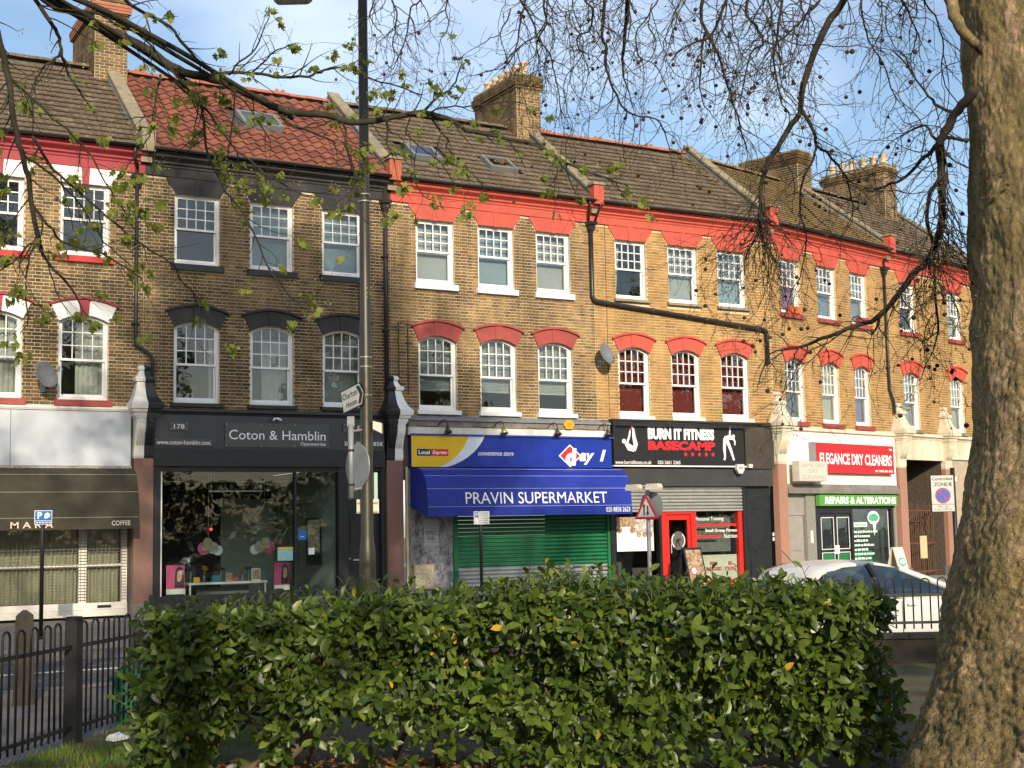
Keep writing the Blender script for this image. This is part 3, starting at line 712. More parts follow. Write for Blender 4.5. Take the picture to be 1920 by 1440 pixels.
def awning(root, prof, x0, x1, m, seams, seam_m, name='awning'):
    a = MB().profx(prof + [(0.0, prof[-1][1]+0.25)], x0, x1)
    o = a.ob(name, m, root)
    def at(z):
        for (ya, za), (yb, zb) in zip(prof[:-1], prof[1:]):
            if zb <= z <= za: t = (za-z)/(za-zb) if za != zb else 0; return ya+(yb-ya)*t
        return prof[-1][0]
    for z in seams: y = at(z); MB().tube([(x0, y, z), (x1, y, z)], 0.006, 5).ob('piping', seam_m, o)
    return o, at
OLIVE = mat('olive_black_canvas', (0.036, 0.032, 0.021), 0.85, 0.25, 3, 0.2, 200)
aw, at = awning(A, [(0, 3.13), (-0.22, 3.11), (-0.40, 3.0), (-0.52, 2.78), (-0.58, 2.5), (-0.63, 2.08), (-0.64, 1.86)], 0.3, 5.62, OLIVE, (2.98, 2.62, 2.10), mat('faded_piping', (0.30, 0.27, 0.20), 0.8))
BEIGEL = mat('beige_lettering', (0.62, 0.50, 0.40), 0.6)
text(aw, 'M A R A', 3.08, 3.90, 1.90, 2.025, -0.652, BEIGEL, bold=0.01)
text(aw, 'COFFEE', 5.06, 5.44, 1.93, 2.03, -0.652, mat('grey_lettering', (0.5, 0.49, 0.45), 0.6), bold=0.015)
# shop window behind
CW = mat('cream_frame', (0.74, 0.71, 0.63), 0.5, 0.06, 4, dirt=0.2, dirtcol=(0.4, 0.36, 0.3))
m = MB()
for a, b in ((0.3, 0.42), (2.45, 2.6), (4.62, 4.78), (5.50, 5.62)): m.box(a, b, 0.30, 0.40, 0.34, 2.9)
m.box(0.3, 5.62, 0.28, 0.42, 2.9, 3.1); m.box(0.3, 5.62, 0.26, 0.42, 0.20, 0.34); m.box(0.3, 5.62, 0.24, 0.42, 0.06, 0.196)
for a, b in ((0.42, 2.45), (2.6, 4.62), (4.78, 5.50)): m.box(a, b, 0.305, 0.395, 1.10, 1.15)
sw = m.ob('shop_window', CW, A)
for a, b in ((0.42, 2.45), (2.6, 4.62), (4.78, 5.50)):
    MB().box(a, b, 0.345, 0.352, 0.34, 1.10).ob('pane', SHOPGLASS, sw); MB().box(a, b, 0.345, 0.352, 1.15, 2.9).ob('pane', SHOPGLASS, sw)
    d = MB(); drape(d, a, b, 0.30, 2.9, 0.55, 0.03, 0.14); d.ob('curtain', CREAMC, sw, True)
gm = MB(); z = 0.40
while z < 2.85: gm.tube([(0.35, 0.27, z), (5.6, 0.27, z)], 0.006, 4); z += 0.062
x = 0.4
while x < 5.55: gm.tube([(x, 0.262, 0.36), (x, 0.262, 2.9)], 0.004, 4); x += 0.085
gm.ob('security_grille', mat('dull_grille', (0.30, 0.28, 0.24), 0.5, metal=0.5), sw)
MB().box(5.0, 5.28, 0.235, 0.262, 0.235, 0.285).ob('letter_slot', BLACKP, sw)
MB().box(0, 5.84, 0.02, 0.3, 2.9, 4.42).ob('shop_bressummer', DARKIN, A)
MB().box(0.05, 0.28, 0.0, 0.45, 0, 3.1).ob('shop_pier', GRANITE, A)
r = MB(); r.quad((0.2, 3, 0), (5.7, 3, 0), (5.7, 3, 3), (0.2, 3, 3)); r.quad((0.2, 0.4, 0.01), (5.7, 0.4, 0.01), (5.7, 3, 0.01), (0.2, 3, 0.01)); r.quad((5.64, 0.05, 0), (5.64, 3, 0), (5.64, 3, 3), (5.64, 0.05, 3)); r.quad((0.2, 0.05, 0), (0.2, 3, 0), (0.2, 3, 3), (0.2, 0.05, 3))
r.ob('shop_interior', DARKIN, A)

# ---------------------------------------------------------------- house with the optician
B = house('brown brick terraced house with charcoal window heads, red pantiled roof and black optician shopfront', 7.79, 5.84,
    f2=[(.67, 1.69), (2.39, 3.41), (4.12, 5.14)], f1=[(.67, 1.69), (2.39, 3.41), (4.12, 5.14)], wins=(('dark', 'blue', 'blue'), ('right', 'nethalf', 'blind')),
    BM=BR_DARK, trim2=CHAR, trim1=CHAR, corn=CHAR, win_kw={2: dict(sillm=BLACKP), 1: dict(sillm=BLACKP, sill_h=0.08)}, tile=('pan', T_RED),
    sky=[(2.72, 3.72, 2.15, 3.0)], crest=True)
parapet(B, 5.84, mat('bare_brick_red', (0.36, 0.10, 0.055), 0.85, 0.2, 12))
console(B, 5.84, BLACKP, WHITE, GRANITE_D)
downpipe(B, [(5.68, -0.09, 9.9), (5.68, -0.09, 5.0)], r=0.052, hopper=(5.68, 9.5), m=mat('brown_black_iron', (0.030, 0.022, 0.022), 0.5, 0.3, 6))
for xx, zt in ((5.02, 7.55), (6.02, 6.62)):
    MB().tube([(xx+0.1, -0.03, zt), (xx, -0.03, zt), (xx, -0.03, 4.4)], 0.013, 6).ob('vent_pipe', PLASTIC, B)
MB().profx([(0, 4.44), (-0.16, 4.41), (-0.17, 4.36), (-0.12, 4.34), (-0.10, 4.30), (0, 4.30)], 0.22, 5.60).ob('shop_cornice', BLACKP, B)
FCH = mat('charcoal_fascia', (0.050, 0.052, 0.056), 0.35, 0.12, 1.5, dirt=0.15, dirtcol=(0.09, 0.09, 0.09))
fb = MB().box(0.22, 5.60, -0.085, -0.005, 3.565, 4.295).ob('fascia', FCH, B)
MB().box(0.22, 5.60, -0.125, -0.005, 3.18, 3.56).ob('shutter_box', BLACKP, B)
ACRYL = mat('dark_acrylic', (0.052, 0.053, 0.056), 0.28, 0.05, 2, spec=0.6)
def plate(x0, x1, z0, z1, strs, nst=2):
    p = MB().box(x0, x1, -0.112, -0.104, z0, z1).ob('sign_plate', ACRYL, B)
    st = MB().lathe([(0.012, 0), (0.012, 0.02), (0.008, 0.026)], 8).mesh('stud', STEEL)
    for i in range(nst):
        for zz in (z0+0.03, z1-0.03):
            add('stud', st, p, loc=(x0+0.03+(x1-x0-0.06)*i/(nst-1), -0.095, zz), rot=(R(90), 0, 0))
    for s, a, b, c, d, kw in strs: text(p, s, a, b, c, d, -0.114, WLET, **kw)
plate(1.78, 4.22, 3.61, 4.14, [('Coton & Hamblin', 1.87, 4.13, 3.775, 3.985, {}), ('Optometrists', 3.53, 4.13, 3.635, 3.735, {})], 4)
plate(0.56, 0.96, 3.945, 4.13, [('178', 0.65, 0.88, 3.985, 4.085, {})])
plate(0.24, 1.49, 3.615, 3.775, [('www.coton-hamblin.com', 0.28, 1.45, 3.645, 3.74, {})])
plate(4.56, 5.58, 3.985, 4.185, [('EST 1904', 4.92, 5.53, 4.03, 4.13, {})])
plate(4.56, 5.58, 3.64, 3.80, [('020 8858 1858', 4.60, 5.53, 3.675, 3.765, {})])
cc = MB(); cc.tube([(2.93, -0.10, 4.26), (2.93, -0.16, 4.24)], 0.02, 8); cm1 = cc.ob('camera_bracket', BLACKP, B)
for sx in (-1, 1): MB().tube([(2.93+sx*0.02, -0.18, 4.25), (2.93+sx*0.09, -0.26, 4.21)], 0.024, 8).ob('security_camera', WHITE, cm1)
# shopfront frame
m = MB(); m.box(0.22, 0.39, -0.06, 0.14, 0, 3.18); m.box(4.46, 4.69, -0.06, 0.14, 0, 3.18); m.box(5.52, 5.62, -0.06, 0.14, 0, 3.18); m.box(0.39, 4.46, -0.02, 0.14, 3.07, 3.18); m.box(4.69, 5.52, -0.02, 0.14, 3.1, 3.18); m.box(0.39, 3.42, -0.02, 0.14, 0.0, 0.42); m.box(3.42, 3.47, 0.0, 0.12, 0.0, 3.07)
sf = m.ob('shopfront_frame', BLACKP, B)
MB().box(0.391, 0.435, 0.0, 0.05, 0.42, 3.07).ob('silver_trim', mat('silver_trim', (0.72, 0.72, 0.70), 0.35, metal=0.3), sf)
MB().box(0.435, 3.42, 0.055, 0.062, 0.42, 3.07).ob('pane', SHOPGLASS, sf); MB().box(3.47, 4.46, 0.055, 0.062, 0.03, 3.07).ob('pane', SHOPGLASS, sf)
MB().tube([(3.56, 0.0, 0.95), (3.56, 0.0, 1.55)], 0.018, 8).ob('door_handle', mat('black_handle', (0.02, 0.02, 0.02), 0.3), sf)
dr = MB().box(4.69, 5.52, 0.06, 0.11, 0.02, 2.38).ob('door', BLACKP, B)
for a, b, c, d in ((4.78, 5.06, 1.15, 2.2), (5.15, 5.43, 1.15, 2.2), (4.78, 5.06, 0.2, 1.0), (5.15, 5.43, 0.2, 1.0)): MB().box(a, b, 0.045, 0.059, c, d).ob('door_panel', BLACKP, dr)
MB().box(4.86, 5.12, 0.035, 0.058, 1.05, 1.09).ob('letter_plate', STEEL, dr); MB().lathe([(0.02, 0), (0.028, 0.03), (0.01, 0.05)], 10).xf(Matrix.Translation((4.76, 0.06, 1.1)) @ Matrix.Rotation(R(90), 4, 'X')).ob('door_knob', STEEL, dr)
fl = MB(); fl.box(4.69, 5.52, 0.05, 0.12, 2.38, 2.44); fl.box(5.09, 5.12, 0.05, 0.12, 2.44, 3.1); f_ = fl.ob('fanlight', BLACKP, B); MB().box(4.69, 5.09, 0.08, 0.086, 2.44, 3.1).ob('pane', SHOPGLASS, f_); MB().box(5.12, 5.52, 0.08, 0.086, 2.44, 3.1).ob('pane', SHOPGLASS, f_)
MB().box(4.7, 5.5, 0.3, 0.32, 2.3, 3.2).ob('blind', GREYB, f_)
MB().box(0, 5.84, 0.15, 0.3, 3.08, 4.42).ob('shop_bressummer', DARKIN, B)
MINT = mat('pale_mint_wall', (0.50, 0.60, 0.54), 0.8, 0.05, 2)
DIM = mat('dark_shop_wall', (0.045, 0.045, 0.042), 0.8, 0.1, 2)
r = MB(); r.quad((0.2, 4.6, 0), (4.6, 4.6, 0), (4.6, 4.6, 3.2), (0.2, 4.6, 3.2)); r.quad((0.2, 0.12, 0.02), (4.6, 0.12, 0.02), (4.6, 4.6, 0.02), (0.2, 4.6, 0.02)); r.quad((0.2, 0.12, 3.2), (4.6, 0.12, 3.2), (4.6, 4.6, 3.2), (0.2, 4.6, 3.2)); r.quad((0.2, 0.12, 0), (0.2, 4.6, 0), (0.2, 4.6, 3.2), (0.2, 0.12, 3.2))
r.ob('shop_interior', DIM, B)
r = MB(); r.quad((4.58, 0.12, 0), (4.58, 4.6, 0), (4.58, 4.6, 3.19), (4.58, 0.12, 3.19)); r.quad((3.2, 4.58, 0.05), (4.58, 4.58, 0.05), (4.58, 4.58, 2.6), (3.2, 4.58, 2.6)); r.ob('shop_wall', MINT, B)
r = MB(); r.box(4.62, 4.64, 0.13, 2, 0.0, 3.2); r.ob('hall_wall', DARKIN, B)
rl = MB().tube([(1.62, 0.5, 2.66), (2.86, 0.5, 2.66)], 0.014, 6).ob('display_rail', WHITE, B)
for xx in (1.66, 2.82): MB().tube([(xx, 0.5, 2.58), (xx, 0.5, 3.2)], 0.006, 5).ob('wire', STEEL, rl)
trk = MB().box(0.5, 4.0, 1.5, 1.53, 2.9, 2.93).ob('light_track', WHITE, B)
for k, xx in enumerate((0.62, 2.2, 2.45, 2.7, 3.0, 3.35, 3.7)):
    MB().lathe([(0.02, 0.14), (0.05, 0.10), (0.06, 0.0), (0.045, -0.02)], 10, xx, 1.5).xf(Matrix.Translation((0, 0, 2.72))).ob('spotlight', GREYP, trk, True)

# things standing in the optician's window
def on_b(x, y, z): return (7.79+x, YF+y, z)
t = thing('display_table', 'white table with thin legs standing in the optician shop window', 'table', on_b(0, 0, 0.02))
MB().box(1.15, 2.95, 0.45, 0.95, 0.60, 0.645).ob('table_top', WHITE, t)
for xx in (1.18, 2.89):
    for yy in (0.48, 0.89): MB().box(xx, xx+0.035, yy, yy+0.035, 0, 0.60).ob('leg', WHITE, t)
MB().box(1.45, 2.65, 0.85, 0.87, 0.12, 0.55).ob('back_panel', GREYP, t)
YEL = mat('yellow_petals', (0.75, 0.50, 0.03), 0.7); STEM = mat('flower_stem', (0.09, 0.17, 0.04), 0.7); CLR = glass_mat('vase_glass', 0.12); ORG = mat('orange_petals', (0.72, 0.30, 0.05), 0.7)
def flowers(label, loc, pm, n=7, h=0.2, spread=0.1, vase=CLR):
    f = thing('flower_vase', label, 'vase', loc)
    MB().lathe([(0.03, 0), (0.045, 0.02), (0.05, 0.09), (0.035, 0.13), (0.04, 0.15)], 12).ob('vase', vase, f, True)
    rnd_ = random.Random(n+int(loc[0]*10))
    for k in range(n):
        a = rnd_.random()*6.28; rr = spread*math.sqrt(rnd_.random()); tip = (rr*math.cos(a), rr*math.sin(a)*0.6, 0.15+h*(0.5+0.5*rnd_.random()))
        MB().tube([(0, 0, 0.1), (tip[0]*0.4, tip[1]*0.4, 0.16), tip], 0.004, 4).ob('stem', STEM, f)
        q = MB()
        for j in range(6):
            b_ = 6.28*j/6; q.quad(tip, (tip[0]+0.035*math.cos(b_-.4), tip[1]+0.03*math.sin(b_-.4), tip[2]+0.02), (tip[0]+0.045*math.cos(b_), tip[1]+0.04*math.sin(b_), tip[2]+0.012), (tip[0]+0.035*math.cos(b_+.4), tip[1]+0.03*math.sin(b_+.4), tip[2]+0.02))
        q.ob('flower', pm, f)
flowers('glass vase of yellow daffodils at the poster end of the display table', on_b(1.55, 0.62, 0.665), YEL)
flowers('glass vase of yellow daffodils in the middle of the display table', on_b(2.42, 0.6, 0.665), YEL, 8, 0.22)
flowers('bunch of orange flowers inside a first floor window of the optician house', (7.79+1.15, YF+0.26, 4.63), ORG, 9, 0.16, 0.18)
def poster(label, loc, w, h, bgm, bits, rz=0):
    p = thing('poster', label, 'poster', loc, rz)
    MB().box(-w/2, w/2, 0, 0.012, 0, h).ob('board', bgm, p)
    for i, (nm, mm, poly) in enumerate(bits): MB().prism([(x*w-w/2, z*h) for x, z in poly], -0.004-0.003*i, -0.001).ob(nm, mm, p)
    return p
PNK = mat('pink_print', (0.65, 0.10, 0.25), 0.5); HAIR = mat('dark_print', (0.06, 0.03, 0.025), 0.5); SKIN = mat('skin_print', (0.58, 0.34, 0.25), 0.5)
bits = [('dark_print', HAIR, [(.45, .22), (.95, .22), (.98, .6), (.9, .86), (.7, .95), (.52, .86), (.45, .6)]), ('face_print', SKIN, [(.58, .45), (.72, .42), (.84, .52), (.84, .74), (.72, .82), (.6, .74)]), ('white_strip', WHITE, [(0, 0), (1, 0), (1, .18), (0, .18)])]
poster('pink poster with a dark haired portrait beside the silver window trim', on_b(0.78, 0.16, 0.45), 0.40, 0.62, PNK, bits)
poster('pink poster with a dark haired portrait beside the glass shop door', on_b(3.18, 0.16, 0.45), 0.36, 0.62, PNK, bits)
for xx, lab, fl_ in ((1.55, 'cut out cloud shaped board with pink and cream discs above the pink poster', 1), (2.83, 'cut out cloud shaped board with pink and cream discs above the daffodils', -1)):
    c = thing('hanging_board', lab, 'display board', on_b(xx, 0.3, 1.28))
    MB().disc(-0.02*fl_, 0.26, 0.10, 0, 0.01, 20).ob('cream_disc', CREAMC, c); MB().disc(-0.10*fl_, 0.13, 0.14, 0.011, 0.021, 20).ob('pink_disc', PNK, c)
    MB().disc(0.10*fl_, 0.14, 0.13, 0.022, 0.032, 20).ob('cream_disc', NET, c); MB().disc(0.22*fl_, 0.08, 0.11, 0.033, 0.043, 20).ob('white_disc', WLET, c)
    MB().box(-0.16, 0.12, -0.006, -0.001, 0.08, 0.17).ob('print_band', mat('print_band', (0.5, 0.42, 0.2), 0.6), c)
    MB().tube([(0, 0.01, 0.3), (0, 0.01, 1.9)], 0.003, 4).ob('wire', STEEL, c)
for k, (xx, zz, ww) in enumerate(((1.28, 0.92, 0.24), (1.95, 0.95, 0.26), (2.6, 0.93, 0.24))):
    c = thing('display_stand', ['clear acrylic spectacle stand under the pink and cream cloud board', 'clear acrylic spectacle stand in the middle of the table', 'clear acrylic spectacle stand by the middle daffodils'][k], 'display stand', on_b(xx, 0.72, 0.665))
    MB().box(-ww/2, ww/2, -0.08, 0.08, 0.24, 0.252).ob('shelf', CLR, c); MB().box(-ww/2, ww/2, 0.07, 0.08, 0, 0.40).ob('back', CLR, c); MB().box(-0.01, 0.01, -0.01, 0.01, 0, 0.24).ob('stem', STEEL, c)
    g = MB(); g.disc(-0.05, 0.28, 0.035, -0.02, -0.012, 12); g.ob('lens', BLACKP, c); MB().disc(0.05, 0.28, 0.035, -0.02, -0.012, 12).ob('lens', BLACKP, c); MB().box(-0.015, 0.015, -0.02, -0.012, 0.285, 0.295).ob('bridge', BLACKP, c)
p = poster('blue square sticker on the glass shop door of the optician', on_b(3.62, 0.045, 1.55), 0.20, 0.22, mat('blue_print', (0.03, 0.16, 0.5), 0.4), [('white_mark', WLET, [(.3, .3), (.7, .3), (.7, .36), (.3, .36)])])
p = poster('small white notice on the glass shop door of the optician', on_b(3.84, 0.045, 1.22), 0.14, 0.15, WLET, [])
p = poster('teal and yellow notice on the window beside the glass door', on_b(3.22, 0.045, 1.10), 0.36, 0.30, mat('teal_print', (0.30, 0.55, 0.55), 0.4), [('yellow_mark', YEL, [(0, .85), (1, .85), (1, 1), (0, 1)])])
fr = thing('picture_frame', 'tall black framed floral panel seen through the glass shop door', 'picture', on_b(4.35, 1.2, 0.95))
MB().box(-0.19, 0.19, 0, 0.02, 0, 1.1).ob('frame', BLACKP, fr); MB().box(-0.15, 0.15, -0.004, 0.0, 0.30, 1.06).ob('picture_print', mat('floral_print', (0.42, 0.38, 0.30), 0.6, 0.6, 18), fr)
EM, n_, b_ = base('red_reflection_glow'); b_.inputs['Base Color'].default_value = (0.5, 0.01, 0.01, 1); b_.inputs['Emission Color'].default_value = (1, 0.03, 0.02, 1); b_.inputs['Emission Strength'].default_value = 6
li = thing('red_reflection', 'small glowing red bead imitating a reflection inside the dark optician shop', 'reflection', on_b(1.98, 1.5, 1.80))  # added bead glows to imitate a red reflection in the window
MB().lathe([(0.0, 0), (0.022, 0.01), (0.03, 0.03), (0.022, 0.05), (0.0, 0.06)], 10).ob('glow_bead', EM, li, True); MB().box(-0.06, 0.06, 0.03, 0.06, -0.03, 0.09).ob('bead_backing', BLACKP, li)
MB().tube([(0, 0.045, 0.09), (0, 0.045, 1.4)], 0.008, 5).ob('bead_wire', BLACKP, li)

for k, (xx, w_, h_, m_, lab) in enumerate(((1.80, 0.22, 0.15, mat('teal_case', (0.05, 0.22, 0.25), 0.4), 'small teal spectacle case on the display table'), (2.10, 0.16, 0.20, CREAMC, 'cream card leaning on the display table behind the cases'), (2.24, 0.12, 0.10, mat('coral_case', (0.55, 0.12, 0.08), 0.4), 'small coral spectacle case on the display table'), (2.72, 0.20, 0.28, WHITE, 'white framed photograph at the door end of the display table'), (1.36, 0.14, 0.12, YEL, 'small yellow spectacle case on the display table'))):
    c = thing('display_card' if h_ > 0.16 else 'spectacle_case', lab, 'display item', on_b(xx, 0.55, 0.665), 0.2-0.1*k)
    if h_ > 0.16:
        MB().box(-w_/2, w_/2, 0, 0.012, 0, h_).xf(Matrix.Rotation(R(-10), 4, 'X')).ob('card', m_, c); MB().box(-w_/2+0.02, w_/2-0.02, -0.004, -0.001, 0.03, h_-0.03).xf(Matrix.Rotation(R(-10), 4, 'X')).ob('print', PHOTOP if False else mat('warm_print', (0.40, 0.26, 0.17), 0.5, 0.5, 20), c); MB().box(-0.01, 0.01, 0.012, 0.08, 0, 0.012).ob('foot', m_, c)
    else:
        MB().loft([[(-a, -0.04, z), (a, -0.04, z), (a, 0.04, z), (-a, 0.04, z)] for a, z in ((w_/2, 0), (w_/2, h_*0.45))]).ob('base', m_, c); MB().loft([[(-a, -b_, z), (a, -b_, z), (a, b_, z), (-a, b_, z)] for a, b_, z in ((w_/2, 0.04, h_*0.47), (w_/2*0.95, 0.035, h_*0.8), (w_/2*0.8, 0.02, h_))]).ob('lid', m_, c)
# ---------------------------------------------------------------- house with the supermarket
C = house('yellow brown brick terraced house with bright red window heads above a blue supermarket awning', 13.63, 5.74,
    f2=[(.68, 1.70), (2.37, 3.38), (4.03, 5.03)], f1=[(.71, 1.73), (2.38, 3.39), (4.02, 5.03)], wins=(('blind', 'blue', 'blind'), ('venetian', 'venetian', 'venetian')),
    BM=BR_MID, win_kw={2: dict(sill_h=0.14), 1: dict(sill_h=0.10)}, sky=[(1.05, 1.85, 1.45, 2.2), (3.2, 4.0, 1.35, 2.1)])
parapet(C, 5.74, RED)
chimney(C, 5.60, 2.85, 5.3, 12.1, 14.28)
LEADS = LEAD
MB().profx([(0, 4.43), (-0.20, 4.33), (-0.20, 4.29), (0, 4.29)], 0.36, 6.02).ob('lead_apron', LEADS, C)
GRIME = mat('grimy_concrete', (0.22, 0.20, 0.17), 0.9, 0.3, 8, 0.4, 40, dirt=0.6)
MB().box(0.36, 6.02, -0.15, 0.0, 4.145, 4.285).ob('fascia_cornice', GRIME, C)
MB().box(0.36, 6.02, -0.13, 0.0, 3.95, 4.14).ob('fascia_upstand', WHITE_OLD, C)
BLUE = mat('royal_blue_vinyl', (0.010, 0.030, 0.27), 0.35, 0.10, 2, dirt=0.1, dirtcol=(0.04, 0.06, 0.25))
YELP = mat('yellow_vinyl', (0.78, 0.50, 0.015), 0.4, 0.06, 2, dirt=0.15, dirtcol=(0.5, 0.33, 0.05)); PALE = mat('pale_blue_vinyl', (0.66, 0.72, 0.80), 0.4, 0.04, 2); NAVY = mat('navy_print', (0.02, 0.03, 0.11), 0.4)
fs = MB().box(0.41, 6.03, -0.175, -0.005, 3.195, 3.935).ob('fascia', BLUE, C)
MB().box(0.40, 6.10, -0.215, -0.14, 3.935, 3.975).ob('fascia_capping', mat('blue_trim', (0.02, 0.05, 0.30), 0.4), C)
def curve(xt, xb, zt, zb, n=12):
    return [(xb+(xt-xb)*(0.55*math.sin(math.pi/2*k/n)+0.45*k/n), zb+(zt-zb)*(0.55*(1-math.cos(math.pi/2*k/n))+0.45*k/n)) for k in range(n+1)]
cy = curve(1.93, 1.12, 3.935, 3.195); cw = curve(2.36, 1.34, 3.935, 3.195)
MB().prism([(0.41, 3.195)] + cy + [(0.41, 3.935)], -0.181, -0.176).ob('yellow_panel', YELP, fs)
MB().prism(cy[:-1] + [cy[-1]] + cw[::-1], -0.180, -0.176).ob('pale_swoosh', PALE, fs)
MB().box(0.55, 0.92, -0.187, -0.182, 3.455, 3.615).ob('name_panel', NAVY, fs); MB().box(0.921, 1.37, -0.187, -0.182, 3.455, 3.615).ob('name_panel', RLET, fs)
text(fs, 'Local', 0.59, 0.88, 3.49, 3.585, -0.189, WLET, bold=0.03); text(fs, 'Express', 0.95, 1.34, 3.47, 3.585, -0.189, WLET, shear=0.25, bold=0.02)
text(fs, 'convenience store', 2.18, 3.16, 3.475, 3.585, -0.18, WLET, shear=0.3)
DC = (4.78, 3.49)
MB().prism([(DC[0]-0.33, DC[1]), (DC[0], DC[1]-0.285), (DC[0]+0.33, DC[1]), (DC[0], DC[1]+0.285)], -0.179, -0.176).ob('diamond', WLET, fs)
MB().prism([(DC[0]-0.29, DC[1]), (DC[0], DC[1]-0.25), (DC[0]+0.29, DC[1]), (DC[0], DC[1]+0.25)], -0.183, -0.180).ob('diamond', RLET, fs)
text(fs, 'd', 4.64, 4.97, 3.25, 3.68, -0.186, WLET, shear=0.08, bold=0.06)
text(fs, 'ay', 5.05, 5.50, 3.27, 3.57, -0.186, WLET, shear=0.3, bold=0.035); text(fs, '1', 5.66, 5.85, 3.36, 3.65, -0.186, WLET, shear=0.3, bold=0.05)
PR = [(0, 3.175), (-0.30, 3.17), (-0.50, 3.14), (-0.66, 3.07), (-0.78, 2.95), (-0.86, 2.79), (-0.91, 2.60), (-0.95, 2.24), (-0.955, 2.02)]
BLUEA = mat('royal_blue_canvas', (0.008, 0.024, 0.26), 0.55, 0.14, 1.2, 0.1, 300)
aw, at = awning(C, PR, 0.44, 6.08, BLUEA, (3.13, 2.96, 2.66, 2.24), mat('pale_piping', (0.35, 0.40, 0.60), 0.6))
tl = math.atan2(0.04, 0.36)
text(aw, 'PRAVIN SUPERMARKET', 1.42, 5.35, 2.30, 2.575, at(2.30)-0.008, WLET, rot=(-tl, 0, 0))
text(aw, '020 8858 2623', 5.30, 6.01, 2.08, 2.195, -0.962, WLET)
# posters board and meter box
WB, n_, b_ = base('torn_paper_boards'); p_ = pos(n_)
c_ = rampf(n_, noisef(n_, 9, 8, 0.75, p_, (1, 1, 0.6)), [(0.30, (0.10, 0.10, 0.11)), (0.45, (0.24, 0.24, 0.26)), (0.55, (0.34, 0.35, 0.38)), (0.64, (0.55, 0.52, 0.45))], 'CONSTANT')
n_.links.new(mulc(n_, c_, rampf(n_, noisef(n_, 60, 5, 0.7, p_), [(0.3, (0.6, 0.6, 0.6)), (0.7, (1.1, 1.1, 1.1))])), b_.inputs['Base Color']); b_.inputs['Roughness'].default_value = 0.8
bd = MB().box(0.45, 1.56, 0.02, 0.10, 0, 3.1).ob('boarding', WB, C)
MB().box(0.36, 0.45, -0.02, 0.10, 0, 3.16).ob('shop_pier', STONE, C)
MB().tube([(0.34, -0.04, 0.1), (0.34, -0.04, 3.2)], 0.03, 8).ob('conduit', CREAM, C)
MB().box(0.80, 1.18, 0.012, 0.018, 1.35, 1.98).ob('pasted_notice', mat('grey_paper', (0.36, 0.36, 0.37), 0.8, 0.15, 12), bd)
text(bd, 'SPEC', 0.85, 1.14, 1.60, 1.70, 0.010, mat('faded_print', (0.13, 0.13, 0.14), 0.8), bold=0.03); text(bd, 'HR', 0.90, 1.09, 1.47, 1.57, 0.010, MATS['faded_print'], bold=0.03)
for z in (1.42, 1.74): MB().box(0.82, 1.16, 0.010, 0.014, z, z+0.008).ob('printed_rule', MATS['faded_print'], bd)
mbx = MB().box(0.50, 1.02, -0.06, 0.02, 0.35, 0.92).ob('meter_box', mat('beige_metal', (0.42, 0.34, 0.20), 0.6, 0.2, 10, dirt=0.4), C); MB().box(0.53, 0.99, -0.072, -0.061, 0.38, 0.89).ob('box_door', mat('peeling_paint', (0.52, 0.44, 0.30), 0.7, 0.5, 22), mbx)
# roller shutter
GRN = mat('green_shutter_paint', (0.008, 0.145, 0.055), 0.62, 0.12, 3, dirt=0.2, dirtcol=(0.02, 0.10, 0.05), streak=True); GALV = mat('shutter_galv', (0.36, 0.38, 0.39), 0.4, 0.12, 6, metal=0.4)
sh = MB().box(1.60, 1.72, 0.05, 0.20, 0.05, 2.9); sh.box(6.0, 6.10, 0.05, 0.20, 0.05, 2.9); sh = sh.ob('roller_shutter', GRN, C)
prof = [(0.16, 0.0), (0.125, 0.012), (0.108, 0.035), (0.108, 0.058), (0.125, 0.080), (0.16, 0.090)]
ms = {}
for M_ in (GRN, GALV): ms[M_.name] = MB().profx(prof, 1.72, 6.0).mesh('slat', M_)
z = 0.14; k = 0
while z < 2.85:
    add('slat', ms[(GALV if z < 0.72 else GRN).name], sh, loc=(0, random.uniform(-.003, .003), z)); z += 0.0945
MB().box(1.72, 6.0, 0.11, 0.16, 0.05, 0.135).ob('bottom_rail', GALV, sh)
for k, xx in enumerate((1.24, 2.76, 4.28, 5.77)):
    lm = MB().tube([(xx-0.12, -0.15, 4.16), (xx-0.06, -0.2, 4.28), (xx, -0.29, 4.31), (xx+0.03, -0.36, 4.22), (xx+0.03, -0.38, 4.14)], 0.011, 6).ob('sign_lamp', BLACKP, C, True)
    hd = mat('brass_lamp', (0.55, 0.42, 0.15), 0.3, metal=0.8) if k == 1 else mat('brown_lamp', (0.05, 0.035, 0.03), 0.4)
    MB().lathe([(0.02, 0.17), (0.035, 0.15), (0.05, 0.10), (0.10, 0.0), (0.085, -0.005), (0.03, 0.02)], 14).xf(Matrix.Translation((xx+0.03, -0.40, 3.99)) @ Matrix.Rotation(R(-22), 4, 'X')).ob('lamp_head', hd, lm, True)
    MB().tube([(xx-0.7, -0.152, 4.18), (xx-0.4, -0.16, 4.15), (xx-0.12, -0.15, 4.16)], 0.007, 5).ob('cable', BLACKP, lm)
al = MB().disc(4.76, 4.27, 0.16, -0.21, -0.155, 6, rz=0.13).ob('alarm_box', mat('amber_plastic', (0.72, 0.34, 0.02), 0.45), C)
for zz in (4.30, 4.26, 4.22): MB().box(4.69, 4.83, -0.213, -0.210, zz, zz+0.014).ob('print_bar', mat('faint_brown_print', (0.3, 0.16, 0.03), 0.6), al)
MB().box(0, 5.74, 0.02, 0.3, 2.9, 4.42).ob('shop_bressummer', DARKIN, C)
MB().tube([(0.42, -0.03, 6.6), (0.42, -0.03, 4.9)], 0.012, 6).ob('vent_pipe', PLASTIC, C)

